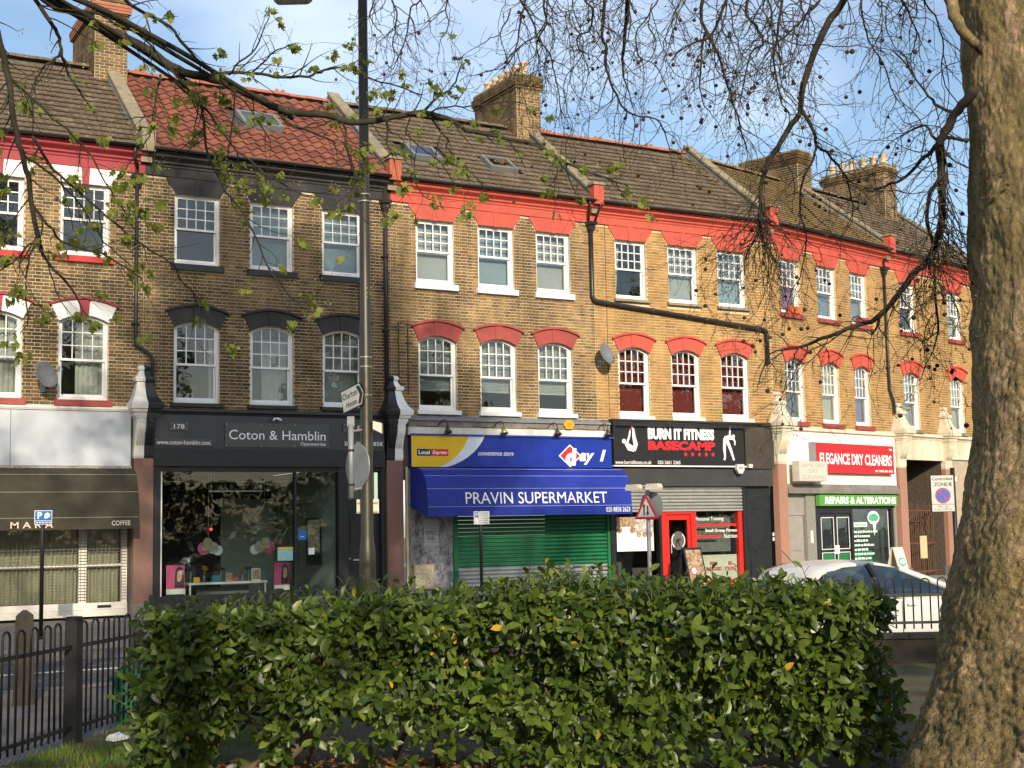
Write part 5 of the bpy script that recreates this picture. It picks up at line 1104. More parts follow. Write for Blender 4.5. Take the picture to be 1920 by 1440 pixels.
for a in ((0.6, 1.2, 1.7, 2.1), (1.3, 1.7, 2.2, 1.5), (2.0, 1.3, 2.6, 2.1)): MB().tube([(a[0], 0.27, a[1]), ((a[0]+a[2])/2, 0.24, (a[1]+a[3])/2+0.12), (a[2], 0.27, a[3])], 0.014, 6).ob('scroll', RUST, gt, True)
MB().box(1.75, 2.15, 0.26, 0.28, 0.55, 1.25).ob('notice', mat('yellowed_board', (0.55, 0.45, 0.25), 0.7, 0.15, 9), gt)
MB().box(3.08, 3.22, -0.30, -0.18, 2.95, 3.1).ob('wall_lamp', WHITE, Fh)
# ---------------------------------------------------------------- street furniture
PW, n_, b_ = base('tarnished_steel_post'); p_ = pos(n_)
c_ = rampf(n_, noisef(n_, 2.2, 6, 0.65, p_, (1, 1, 0.35)), [(0.35, (0.022, 0.020, 0.013)), (0.5, (0.036, 0.031, 0.017)), (0.62, (0.033, 0.037, 0.014)), (0.75, (0.055, 0.049, 0.030))])
n_.links.new(c_, b_.inputs['Base Color']); b_.inputs['Roughness'].default_value = 0.42; b_.inputs['Metallic'].default_value = 0.1
LP = (7.05, 16.02, -0.10)
lamp = thing('street_lamp', 'tall weathered olive steel lamp column with direction signs strapped to it', 'street lamp', LP)
MB().lathe([(0.102, 0.0), (0.102, 1.50), (0.099, 1.55), (0.084, 1.67), (0.078, 1.73), (0.076, 4.4), (0.069, 4.45), (0.060, 8.95)], 20).ob('column', PW, lamp, True)
MB().box(-0.06, 0.06, -0.104, -0.09, 0.5, 1.2).ob('access_door', PW, lamp)
M4 = Matrix.Translation((-0.80, 0.46, 8.66)) @ Matrix.Rotation(R(-29.8), 4, 'Z')
hd = MB().loft([[(-a, -b, z), (a, -b, z), (a, b, z), (-a, b, z)] for a, b, z in ((0.20, 0.11, 0.0), (0.25, 0.14, 0.05), (0.24, 0.12, 0.13), (0.14, 0.06, 0.17))]).xf(M4).ob('lamp_head', GREYP, lamp)
MB().box(-0.18, 0.18, -0.09, 0.09, -0.012, -0.001).xf(M4).ob('diffuser', mat('cloudy_diffuser', (0.48, 0.45, 0.38), 0.4, 0.25, 6), hd)
MB().tube([(-0.70, 0.40, 8.78), (-0.35, 0.2, 8.88), (0.0, 0.0, 8.88)], 0.028, 8).ob('arm', PW, lamp)
BAND = mat('steel_band', (0.42, 0.40, 0.34), 0.35, metal=0.7)
for z in (3.84, 3.96, 3.48, 5.97, 6.06): MB().lathe([(0.077, z), (0.077, z+0.022)], 18).ob('strap', BAND, lamp, True)
CAMR = R(-29.8)
# arrow sign
sg = thing('direction_sign', 'white arrow shaped street sign reading Charlton House strapped to the lamp column', 'sign', (LP[0], LP[1], 3.27), CAMR)
M4 = Matrix.Translation((0.0, -0.13, 0.0)) @ Matrix.Rotation(R(-48), 4, 'Z') @ Matrix.Rotation(R(-12), 4, 'Y')
SW = mat('white_sign_sheet', (0.52, 0.51, 0.47), 0.45, 0.05, 6, dirt=0.1)
arrow = lambda e: [(-0.46+e, 0.0+e), (-0.045-e*0.4, 0.0+e), (0.035-e*1.2, 0.148), (-0.045-e*0.4, 0.296-e), (-0.46+e, 0.296-e)]
pl = MB().prism(arrow(0), -0.012, 0.0).xf(M4).ob('plate', BLET, sg); MB().prism(arrow(0.014), -0.016, -0.0125).xf(M4).ob('sign_face', SW, pl)
MB().prism([(-0.115, 0.035), (-0.055, 0.035), (0.004, 0.148), (-0.055, 0.261), (-0.115, 0.261), (-0.055, 0.148)], -0.020, -0.0165).xf(M4).ob('arrow_mark', BLET, pl)
for s, a, b, z, h in (('Charlton', -0.425, -0.11, 0.162, 0.082), ('House', -0.365, -0.135, 0.048, 0.076)):
    me = text_mesh(s, b-a, h, mat=BLET, bold=0.012); o = add('lettering', me, pl); o.matrix_local = M4 @ Matrix.Translation((a, -0.0185, z))
MB().tube([(0.02, -0.02, 0.1), (0.0, -0.09, 0.1)], 0.02, 6).ob('clip', BAND, sg)
# round sign seen from behind, on its own short pole
rs = thing('round_road_sign', 'grey round road sign seen almost edge on beside the lamp column', 'sign', (LP[0], LP[1], 2.0), CAMR)
MB().tube([(-0.185, -0.08, 0.10), (-0.185, -0.08, 1.03)], 0.036, 10).ob('short_pole', GREYP, rs, True)
MB().loft([[(-0.23, -0.10, z), (-0.14, -0.10, z), (-0.14, -0.04, z), (-0.23, -0.04, z)] for z in (1.0, 1.12)]).ob('pole_cap', GREYP, rs)
dm = MB().lathe([(0.28, -0.008), (0.285, 0.0), (0.28, 0.008)], 28).xf(Matrix.Translation((-0.115, 0.02, 0.50)) @ Matrix.Rotation(R(-52), 4, 'Z') @ Matrix.Rotation(R(90), 4, 'X')).ob('disc', GREYP, rs)
for z in (0.20, 0.93): MB().tube([(-0.185, -0.08, z), (0.0, -0.03, z+0.03)], 0.016, 6).ob('arm', BAND, rs)
for z in (0.25, 0.68): MB().lathe([(0.041, z), (0.041, z+0.03)], 12, -0.185, -0.08).ob('strap', BLACKP, rs)
MB().loft([[(0.09, -0.09, z), (0.20, -0.09, z+d_), (0.20, 0.06, z+d_), (0.09, 0.06, z)] for z, d_ in ((0.96, -0.06), (1.06, -0.03))]).ob('lamp_hood', mat('cream_hood', (0.58, 0.54, 0.44), 0.6), rs)
bxs = thing('sign_bracket_box', 'cream double sided plate clamped across the lamp column below the round sign', 'sign', (LP[0], LP[1], 1.91), CAMR)
MB().box(-0.14, 0.14, 0.088, 0.10, 0.0, 0.175).ob('plate', mat('cream_plate', (0.56, 0.52, 0.42), 0.6), bxs)
for z in (0.012, 0.125): MB().box(-0.13, 0.13, 0.07, 0.0875, z, z+0.018).ob('channel', BAND, bxs)
# parking plates on black posts
BPOST = mat('black_post', (0.020, 0.019, 0.018), 0.45, 0.2, 6)
BLUES = mat('blue_sign_sheet', (0.025, 0.17, 0.45), 0.4)
def parking(label, loc, h, w, hh, blue):
    t = thing('parking_sign', label, 'sign', loc, 0.0, 'parking plates on black posts')
    MB().lathe([(0.036, 0), (0.036, h), (0.02, h+0.02)], 12).ob('post', BPOST, t, True); MB().lathe([(0.06, 0), (0.055, 0.03), (0.038, 0.05)], 12).ob('base_collar', BPOST, t, True)
    z0 = h-hh-0.02; pl = MB().box(-w/2, w/2, -0.055, -0.043, z0, z0+hh).ob('plate', WLET if not blue else WLET, t)
    if blue:
        MB().box(-w/2+0.012, w/2-0.012, -0.060, -0.0555, z0+0.075, z0+hh-0.012).ob('sign_face', BLUES, pl); MB().box(-w/2+0.012, w/2-0.012, -0.060, -0.0555, z0+0.012, z0+0.062).ob('sign_face', BLUES, pl)
        text(pl, 'P', -0.10, -0.02, z0+0.10, z0+0.22, -0.0615, WLET, bold=0.03)
        MB().prism([(0.01, z0+0.11), (0.05, z0+0.10), (0.11, z0+0.13), (0.115, z0+0.19), (0.07, z0+0.215), (0.02, z0+0.19)], -0.064, -0.0605).ob('hand_mark', WLET, pl)
        for k in range(5): MB().box(-0.13+0.055*k, -0.09+0.055*k, -0.064, -0.0605, z0+0.026, z0+0.046).ob('print_bar', WLET, pl)
    else:
        MB().box(-w/2+0.02, -w/2+0.105, -0.060, -0.0555, z0+hh-0.13, z0+hh-0.02).ob('sign_face', mat('blue_grey_sheet', (0.05, 0.16, 0.28), 0.5), pl); text(pl, 'P', -w/2+0.038, -w/2+0.088, z0+hh-0.115, z0+hh-0.035, -0.0615, WLET, bold=0.03)
        for k in range(6): MB().box(-w/2+(0.13 if k < 2 else 0.06+0.01*k), w/2-0.03-0.012*(k % 3), -0.060, -0.0555, z0+hh-0.045-0.042*k, z0+hh-0.030-0.042*k).ob('print_bar', mat('grey_print', (0.25, 0.25, 0.27), 0.6), pl)
parking('small blue parking plate on a black post outside the coffee shop', (4.98, 25.45, -0.06), 2.26, 0.30, 0.25, True)
parking('white parking times plate on a black post outside the supermarket', (14.27, 26.4, -0.05), 2.16, 0.38, 0.28, False)
# two-way traffic triangle
tw = thing('warning_sign', 'red edged triangular two way traffic sign with twin lamp hoods on a grey pole', 'sign', (17.40, 24.6, -0.08), CAMR-R(40))
MB().lathe([(0.045, 0), (0.045, 2.68)], 14).ob('pole', mat('grey_galv_pole', (0.24, 0.25, 0.26), 0.5, 0.12, 6, metal=0.3), tw, True)
tri = lambda e: [(-0.31+e*1.73, 1.93+e), (0.31-e*1.73, 1.93+e), (0.0, 2.47-2*e)]
pl = MB().prism(tri(0), -0.072, -0.06).ob('plate', mat('crimson_sign_edge', (0.42, 0.015, 0.05), 0.45), tw); MB().prism(tri(0.05), -0.077, -0.0725).ob('sign_face', SW, pl)
MB().prism([(-0.062, 2.02), (-0.034, 2.02), (-0.034, 2.20), (-0.010, 2.19), (-0.048, 2.27), (-0.086, 2.19), (-0.062, 2.20)], -0.082, -0.0775).ob('arrow_mark', BLET, pl)
MB().prism([(0.034, 2.22), (0.062, 2.22), (0.062, 2.07), (0.086, 2.08), (0.048, 2.0), (0.010, 2.08), (0.034, 2.07)], -0.082, -0.0775).ob('arrow_mark', BLET, pl)
MB().lathe([(0.30, -0.006), (0.305, 0), (0.30, 0.006)], 26).xf(Matrix.Translation((0.05, 0.07, 2.22)) @ Matrix.Rotation(R(90), 4, 'X')).ob('rear_disc', GREYP, tw)
for s in (-1, 1):
    MB().loft([[(s*a, -0.22, z), (s*b, -0.22, z), (s*b, -0.05, z), (s*a, -0.05, z)] for a, b, z in ((0.10, 0.42, 2.55), (0.08, 0.44, 2.60), (0.12, 0.40, 2.68))]).ob('lamp_hood', mat('cream_lamp_hood', (0.60, 0.57, 0.48), 0.5, 0.1, 8, dirt=0.25), tw)
    MB().tube([(0, 0, 2.65), (s*0.2, -0.10, 2.63)], 0.02, 6).ob('arm', STEEL, tw)
# controlled zone plate
cz = thing('zone_sign', 'grey controlled zone plate with a blue and red no waiting roundel', 'sign', (13.30, 12.45, -0.10), CAMR); cz.scale = (0.76, 0.76, 0.76)
z0 = 2.48; MB().lathe([(0.038, 0), (0.038, 3.2)], 12).xf(Matrix.Translation((0.20, 0.04, 0))).ob('post', BPOST, cz, True)
pl = MB().box(-0.19, 0.19, -0.03, -0.002, z0, z0+0.60).ob('plate', BLET, cz); MB().box(-0.184, 0.184, -0.036, -0.0305, z0+0.125, z0+0.594).ob('sign_face', SW, pl); MB().box(-0.184, 0.184, -0.036, -0.0305, z0+0.006, z0+0.118).ob('sign_face', SW, pl)
text(pl, 'Controlled', -0.165, 0.165, z0+0.515, z0+0.565, -0.038, BLET, bold=0.015); text(pl, 'ZONE', -0.14, 0.085, z0+0.42, z0+0.48, -0.038, BLET, bold=0.015)
for k in range(2): MB().box(0.105, 0.15, -0.0395, -0.0365, z0+0.425+0.03*k, z0+0.445+0.03*k).ob('print_bar', BLET, pl)
MB().disc(0, z0+0.265, 0.128, -0.040, -0.0365, 28).ob('roundel_edge', mat('roundel_red', (0.45, 0.02, 0.12), 0.45), pl); MB().disc(0, z0+0.265, 0.106, -0.044, -0.0405, 28).ob('roundel', mat('roundel_blue', (0.02, 0.10, 0.42), 0.45), pl)
MB().prism([(-0.082, z0+0.332), (-0.067, z0+0.347), (0.082, z0+0.198), (0.067, z0+0.183)], -0.047, -0.0445).ob('roundel_bar', MATS['roundel_red'], pl)
text(pl, 'Mon - Sat', -0.085, 0.085, z0+0.073, z0+0.103, -0.038, BLET); text(pl, '9 am - 6.30 pm', -0.145, 0.145, z0+0.022, z0+0.056, -0.038, BLET)
# bollard, bin, posts
WOODP = mat('dark_concrete_post', (0.036, 0.031, 0.023), 0.9, 0.25, 9, 0.4, 40, dirt=0.4, dirtcol=(0.03, 0.033, 0.018))
bo = thing('bollard', 'stout square dark bollard with a chamfered pyramid top beyond the railings', 'bollard', (2.93, 15.85, -0.10), R(-12))
MB().loft([[(-w, -w, z), (w, -w, z), (w, w, z), (-w, w, z)] for w, z in ((0.108, 0), (0.092, 0.90), (0.088, 0.945))]).ob('shaft', WOODP, bo); MB().loft([[(-w, -w, z), (w, -w, z), (w, w, z), (-w, w, z)] for w, z in ((0.088, 0.946), (0.02, 1.005))]).ob('cap', WOODP, bo)
gb = thing('grit_bin', 'dark green ribbed plastic bin half hidden by the hedge end', 'bin', (3.62, 13.62, -0.09), R(-25))
GBM = mat('green_bin_plastic', (0.012, 0.14, 0.075), 0.45, 0.12, 6)
MB().loft([[(-w, -d_, z), (w, -d_, z), (w, d_, z), (-w, d_, z)] for w, d_, z in ((0.22, 0.17, 0), (0.25, 0.20, 0.40))]).ob('body', GBM, gb); MB().loft([[(-w, -d_, z), (w, -d_, z), (w, d_, z), (-w, d_, z)] for w, d_, z in ((0.27, 0.22, 0.401), (0.27, 0.22, 0.44), (0.18, 0.12, 0.52))]).ob('lid', GBM, gb)
for k in range(6): MB().loft([[(-0.21+0.075*k, -d_, z), (-0.18+0.075*k, -d_, z), (-0.18+0.075*k, -d_+0.02, z), (-0.21+0.075*k, -d_+0.02, z)] for d_, z in ((0.183, 0.02), (0.21, 0.38))]).ob('rib', GBM, gb)
sp_ = thing('marker_post', 'short black marker post beyond the railings near the hedge end', 'post', (4.45, 17.0, -0.10))
MB().loft([[(-0.06, -0.06, z), (0.06, -0.06, z), (0.06, 0.06, z), (-0.06, 0.06, z)] for z in (0, 0.72)]).ob('shaft', BPOST, sp_); MB().box(-0.07, 0.07, -0.07, 0.07, 0.721, 0.76).ob('cap', BPOST, sp_)

# ---------------------------------------------------------------- railings
RAILM = mat('black_railing_paint', (0.012, 0.011, 0.010), 0.5, 0.3, 12, 0.2, 60, dirt=0.2, dirtcol=(0.05, 0.028, 0.02))
POSTM = mat('black_timber_post', (0.012, 0.011, 0.010), 0.65, 0.3, 6, 0.4, 30, dirt=0.15, dirtcol=(0.06, 0.03, 0.018))
def railing(label, p0, p1, zb, h, post_at, pitch=0.21, double=False):
    p0, p1 = Vector((*p0, 0)), Vector((*p1, 0)); L = (p1-p0).length; d_ = (p1-p0)/L; ang = math.atan2(d_.y, d_.x)
    t = thing('railing', label, 'railing', (p0.x, p0.y, zb), ang)
    w = 0.055; r_ = 0.0095; n = 8
    arc = [(w-w*math.cos(math.pi*k/n)*1.0-0.0, 0, h-w+w*math.sin(math.pi*k/n)) for k in range(n+1)]
    path = [(0, 0, 0.06)] + [(x, y, z) for x, y, z in arc] + [(2*w, 0, 0.06)]
    me = MB().tube(path, r_, 6).mesh('hoop', RAILM, True); x = 0.05
    while x < L-0.12:
        if not any(abs(x+w-q) < 0.13 for q in post_at):
            o = add('hoop', me, t, loc=(x, random.uniform(-.004, .004), random.uniform(-.006, .006))); o.rotation_euler = (random.uniform(-.012, .012), random.uniform(-.008, .008), random.uniform(-.05, .05))
        x += pitch
    for z in (h-0.20, 0.13): MB().box(0, L, -0.011, 0.011, z-0.016, z+0.016).ob('rail', RAILM, t)
    for q in post_at:
        MB().loft([[(q-a, -a, z), (q+a, -a, z), (q+a, a, z), (q-a, a, z)] for a, z in ((0.058, -0.05), (0.052, h+0.03), (0.045, h+0.045))]).ob('post', POSTM, t)
    return t
railing('black bow topped railing running from the grass past the bollard', (-0.4, 8.1), (5.95, 16.05), 0.0, 0.98, (0.6, 2.35, 4.77, 6.6, 8.4, 10.0))
railing('black bow topped railing above the low wall in front of the white car', (6.05, 16.05), (16.5, 10.06), 0.33, 0.66, (2.5, 5.2, 11.0))
WST = mat('shade_dark_brick', (0.024, 0.021, 0.017), 0.9, 0.3, 9, 0.4, 40, dirt=0.4, dirtcol=(0.02, 0.022, 0.014))  # near-black base colour puts shade into a wall the sun would light
lw = thing('low_wall', 'low wall with shade put into its dark colour under the railing beside the plane trunk', 'wall', (6.2, 15.85, 0), math.atan2(-5.99, 10.45))
MB().box(0.0, 12.2, -0.16, 0.12, -0.05, 0.29).ob('wall_body', WST, lw)
for k in range(24): MB().box(0.51*k, 0.51*k+0.5, -0.19, 0.14, 0.291, 0.345).ob('coping_stone', WST, lw)
# ---------------------------------------------------------------- white hatchback
car = thing('parked_car', 'white hatchback car parked beyond the railing and hedge', 'car', (14.75, 15.2, -0.27), R(2)); car.scale = (1, 1, 0.97)
CARW = mat('white_car_paint', (0.60, 0.59, 0.56), 0.3, 0.02, 2, coat=0.6); TRIM = mat('grey_car_trim', (0.05, 0.05, 0.055), 0.5); TYRE = mat('tyre_rubber', (0.018, 0.018, 0.018), 0.85, 0.2, 20)
CGL = glass_mat('car_glass', 0.12, (0.25, 0.33, 0.35))
# body: stations along x (rear -1.95 .. front 1.95), each (x, half width, belt z, bottom z)
st = [(-1.93, 0.62, 0.78, 0.42), (-1.88, 0.74, 0.92, 0.34), (-1.6, 0.82, 0.98, 0.22), (-0.8, 0.85, 0.95, 0.20), (0.2, 0.85, 0.92, 0.20), (0.95, 0.84, 0.90, 0.20), (1.45, 0.80, 0.80, 0.22), (1.80, 0.70, 0.66, 0.28), (1.93, 0.55, 0.55, 0.36)]
loops = []
for x, w, zt, zb in st:
    h = zt-zb
    loops.append([(x, -w*0.90, zb), (x, -w*0.985, zb+0.12*h), (x, -w, zb+0.45*h), (x, -w*0.985, zb+0.8*h), (x, -w*0.93, zt), (x, -w*0.55, zt+0.03), (x, 0, zt+0.045), (x, w*0.55, zt+0.03), (x, w*0.93, zt), (x, w*0.985, zb+0.8*h), (x, w, zb+0.45*h), (x, w*0.985, zb+0.12*h), (x, w*0.90, zb)])
body = MB().loft(loops).ob('body', CARW, car, True)
# roof shell
rf = [(-1.80, 0.58, 1.16), (-1.62, 0.62, 1.33), (-1.25, 0.64, 1.42), (-0.75, 0.64, 1.44), (-0.35, 0.62, 1.40), (-0.10, 0.60, 1.33)]
loops = [[(x, -w, z-0.05), (x, -w*0.96, z-0.01), (x, -w*0.6, z+0.02), (x, 0, z+0.03), (x, w*0.6, z+0.02), (x, w*0.96, z-0.01), (x, w, z-0.05), (x, 0, z-0.035)] for x, w, z in rf]
MB().loft(loops).ob('roof', CARW, car, True)
for s in (-1, 1):
    MB().tube([(-0.12, s*0.595, 1.32), (0.40, s*0.67, 1.14), (1.08, s*0.775, 0.905)], [0.045, 0.05, 0.055], 8).ob('front_pillar', CARW, car, True)
    MB().tube([(-1.74, s*0.58, 1.18), (-1.82, s*0.66, 1.05), (-1.84, s*0.70, 0.93)], [0.07, 0.09, 0.10], 8).ob('rear_pillar', CARW, car, True)
    MB().tube([(-0.80, s*0.645, 1.41), (-0.72, s*0.72, 1.2), (-0.70, s*0.80, 0.93)], [0.035, 0.04, 0.045], 6).ob('door_pillar', TRIM, car, True)
    g = MB(); g.quad((-1.70, s*0.70, 0.96), (-0.71, s*0.795, 0.935), (-0.80, s*0.64, 1.405), (-1.55, s*0.625, 1.32)); g.ob('side_glass', CGL, car)
    g = MB(); g.quad((-0.69, s*0.795, 0.93), (0.98, s*0.765, 0.92), (-0.12, s*0.605, 1.33), (-0.78, s*0.64, 1.405)); g.ob('side_glass', CGL, car)
    MB().tube([(-1.6, s*0.81, 0.955), (0.2, s*0.805, 0.93), (0.98, s*0.785, 0.91)], 0.014, 5).ob('belt_strip', TRIM, car)
    MB().tube([(-0.35, s*0.858, 0.88), (-0.36, s*0.863, 0.30)], 0.006, 4).ob('door_gap', TRIM, car); MB().tube([(0.86, s*0.853, 0.88), (0.80, s*0.857, 0.40)], 0.006, 4).ob('door_gap', TRIM, car)
    MB().box(-0.25, -0.08, s*0.862-0.015, s*0.862+0.015, 0.80, 0.83).ob('door_handle', CARW, car)
    mi = MB().loft([[(0.74+a, s*0.83, 0.93+b), (0.86+a, s*0.83, 0.93+b), (0.86+a*0.5, s*1.02, 0.95+b), (0.74+a*0.5, s*1.02, 0.95+b)] for a, b in ((0.02, 0.0), (0.0, 0.04), (0.0, 0.11), (0.03, 0.14))]).ob('mirror', CARW, car); MB().tube([(0.82, s*0.78, 0.93), (0.81, s*0.86, 0.96)], 0.025, 6).ob('mirror_arm', TRIM, mi)
    for xx in (-1.22, 1.22):
        ww = MB().lathe([(0.20, -0.09), (0.29, -0.09), (0.305, -0.06), (0.305, 0.06), (0.29, 0.09), (0.20, 0.09)], 22).xf(Matrix.Translation((xx, s*0.76, 0.305)) @ Matrix.Rotation(R(90), 4, 'X')).ob('wheel', TYRE, car, True)
        MB().lathe([(0.03, -0.102), (0.17, -0.095), (0.20, -0.085), (0.20, 0.085), (0.17, 0.095), (0.03, 0.102)], 18).xf(Matrix.Translation((xx, s*0.76, 0.305)) @ Matrix.Rotation(R(90), 4, 'X')).ob('rim', STEEL, ww, True)
        MB().lathe([(0.345, -0.012), (0.355, 0.0), (0.345, 0.012)], 22).xf(Matrix.Translation((xx, s*0.852, 0.315)) @ Matrix.Rotation(R(90), 4, 'X')).ob('wheel_arch', TRIM, car, True)
    MB().loft([[(1.62, s*0.60, 0.62), (1.80, s*0.52, 0.58), (1.82, s*0.40, 0.60), (1.66, s*0.42, 0.66)], [(1.58, s*0.64, 0.70), (1.72, s*0.56, 0.66), (1.74, s*0.44, 0.67), (1.62, s*0.46, 0.73)]]).ob('headlight', mat('headlight_lens', (0.7, 0.72, 0.74), 0.15), car)
    MB().box(-1.955, -1.88, s*0.66-0.07, s*0.66+0.07, 0.78, 0.98).ob('tail_light', mat('tail_light_lens', (0.4, 0.01, 0.01), 0.2), car)
g = MB(); g.quad((1.08, -0.70, 0.93), (1.08, 0.70, 0.93), (-0.10, 0.57, 1.34), (-0.10, -0.57, 1.34)); g.ob('windscreen', CGL, car)
g = MB(); g.quad((-1.86, -0.60, 0.96), (-1.86, 0.60, 0.96), (-1.70, 0.54, 1.20), (-1.70, -0.54, 1.20)); g.ob('rear_glass', CGL, car)
for yy in (-0.35, 0.35): MB().loft([[(-0.35+a, yy-w, z), (-0.21+a, yy-w, z), (-0.21+a, yy+w, z), (-0.35+a, yy+w, z)] for a, w, z in ((0, 0.22, 0.6), (-0.1, 0.22, 1.08), (-0.1, 0.12, 1.16), (-0.1, 0.11, 1.25))]).ob('seat', TRIM, car)
MB().tube([(-1.50, 0, 1.38), (-1.78, 0, 1.62)], 0.006, 5).ob('aerial', TRIM, car)
# ---------------------------------------------------------------- laurel hedge
LEAFM = leaf_mat('laurel_leaf', [(0.0, (0.018, 0.034, 0.006)), (0.25, (0.038, 0.068, 0.009)), (0.5, (0.060, 0.098, 0.012)), (0.8, (0.090, 0.132, 0.018)), (0.992, (0.14, 0.182, 0.03)), (0.996, (0.42, 0.26, 0.03)), (1.0, (0.46, 0.30, 0.03))], 0.40, 0.22, 0.4)
STEMM = mat('laurel_stem', (0.10, 0.070, 0.040), 0.8, 0.3, 12)
TWIGG = mat('green_shoot', (0.13, 0.15, 0.05), 0.7, 0.2, 12)
def leaf_geo(L=0.105, w=0.023, droop=0.018, seg=4):
    v = []; f = []
    prof = [0.10, 0.72, 1.0, 0.80, 0.0]
    for k in range(seg+1):
        u = k/seg; x = L*u; ww = w*prof[k]; z = -droop*u*u
        v += [(x, -ww, z+0.22*ww), (x, 0, z), (x, ww, z+0.22*ww)]
    for k in range(seg):
        o = 3*k; f += [(o, o+1, o+4, o+3), (o+1, o+2, o+5, o+4)]
    return v, f
LV, LF = leaf_geo(0.102, 0.0235, 0.020)
hd_f = Vector((f0.x, f0.y, 0)); hd_r = Vector((r0.x, r0.y, 0))
HC = hd_f*9.95 - hd_r*0.02                     # hedge centre on the ground
def hpt(a, b, z): q = HC + hd_r*a + hd_f*b; return Vector((q.x, q.y, z))
hedge = thing('laurel_hedge', 'glossy green cherry laurel hedge with a few yellow leaves', 'hedge', (HC.x, HC.y, 0))
rg = random.Random(11)
def toph(a): return 1.20+0.035*math.sin(a*1.7+0.6)+0.03*math.sin(a*4.1)+0.02*a-0.012*a*a
allv = []; allf = []; singles = []
def put_leaf(p, M3, sc):
    M4 = Matrix.Translation(p-Vector((HC.x, HC.y, 0))) @ M3.to_4x4() @ Matrix.Scale(sc, 4)
    singles.append(M4)
shoots = MB()
def shoot(p, d, n, sc=1.0):
    """whorl of leaves along a short shoot from p in direction d"""
    d = d.normalized(); e = p + d*0.13
    shoots.tube([p-Vector((HC.x, HC.y, 0)), e-Vector((HC.x, HC.y, 0))], [0.004, 0.0025], 3, False)
    a0 = rg.random()*6.28; side = d.orthogonal().normalized()
    for k in range(n):
        t = k/(n-1); q = p + d*(0.13*t)
        a = a0 + 2.4*k; out = Matrix.Rotation(a, 3, d) @ side
        ld = (out*(0.95-0.45*t) + d*(0.35+0.75*t) + Vector((0, 0, -0.22+rg.uniform(-.35, .15)))).normalized()
        up_ = (d*1.0 - out*0.25 + Vector((0, 0, 0.35))); up_ = (up_-ld*up_.dot(ld)).normalized()
        y = up_.cross(ld); M3 = Matrix((ld, y, up_)).transposed() @ Matrix.Rotation(rg.uniform(-.4, .4), 3, 'X')
        put_leaf(q, M3, sc*rg.uniform(0.55, 1.22)*(1.0 if t < 0.8 else 0.75))
def sparse(a, z):    # open lower part of the hedge where stems and soil show
    s = math.exp(-((a+1.2)/0.75)**2)*max(0.0, min(1.0, (0.58-z)/0.25))
    return s
N = 0
for i in range(2000):          # front face
    a = rg.uniform(-2.52, 2.52); z = rg.uniform(0.06, 1.0)**0.9*1.18; z = min(z, toph(a)-0.02)
    if rg.random() < 0.92*sparse(a, z): continue
    if z < 0.20 and rg.random() < 0.4: continue
    bump_ = 0.6*noise.noise(Vector((a*1.6, z*2.0, 0.3)))+0.3*noise.noise(Vector((a*4.0, z*4.5, 5.3)))
    if bump_ > 0.20 and rg.random() < 0.6: continue
    b = -0.50 + bump_*0.6 + rg.uniform(0, 0.18)
    if 2.52-abs(a) < 0.25: b += 0.25*rg.random()
    d = -hd_f*0.9 + hd_r*rg.uniform(-.7, .7) + Vector((0, 0, rg.uniform(-.25, .75)))
    shoot(hpt(a, b, z), d, rg.choice((5, 6, 7)))
for i in range(1080):          # top
    a = rg.uniform(-2.5, 2.52); b = rg.uniform(-0.55, 0.7)
    d = Vector((0, 0, 1)) + hd_r*rg.uniform(-.6, .6) - hd_f*rg.uniform(-.3, .6)
    shoot(hpt(a, b, toph(a)-rg.uniform(0.04, 0.22)), d, rg.choice((5, 6, 7)))
for i in range(45):           # shoots that have outgrown the clipping
    a = rg.uniform(-2.45, 2.45); b = rg.uniform(-0.5, 0.5); d = Vector((0, 0, 1)) + hd_r*rg.uniform(-.5, .5) - hd_f*rg.uniform(-.2, .5)
    shoot(hpt(a, b, toph(a)+rg.uniform(-0.03, 0.05)), d, rg.choice((4, 5, 6)))
for i in range(60):
    a = rg.uniform(-2.5, 2.5); d = -hd_f + hd_r*rg.uniform(-.5, .5) + Vector((0, 0, rg.uniform(-.1, .8))); shoot(hpt(a, -0.66-rg.random()*0.08, rg.uniform(0.3, 1.1)), d, 6, 1.1)
for i in range(220):          # ends
    s = rg.choice((-1, 1)); z = rg.uniform(0.08, 1.14); b = rg.uniform(-0.5, 0.6)
    d = hd_r*s*0.9 - hd_f*rg.uniform(-.4, .7) + Vector((0, 0, rg.uniform(-.2, .7)))
    shoot(hpt(s*(2.43+0.07*math.sin(z*5+s)+rg.uniform(-.08, .08)), b, z), d, 6)
for i in range(900):          # depth of the bush
    a = rg.uniform(-2.4, 2.4); z = rg.uniform(0.25, 1.08); b = rg.uniform(-0.25, 0.65)
    if rg.random() < 0.93*sparse(a, z-0.08): continue
    d = Vector((rg.uniform(-1, 1), rg.uniform(-1, 1), rg.uniform(-.2, .9)))
    shoot(hpt(a, b, z), d, 6)
camv = Vector((0, 0, 1.65))
singles.sort(key=lambda m: (m.translation+Vector((HC.x, HC.y, 0))-camv).length)
lme = bpy.data.meshes.new('leaf'); lme.from_pydata(LV, [], LF); lme.polygons.foreach_set('use_smooth', [True]*len(LF)); lme.materials.append(LEAFM)
for m in singles[:300]:
    o = bpy.data.objects.new('leaf', lme); COL.objects.link(o); o.parent = hedge; o.matrix_local = m
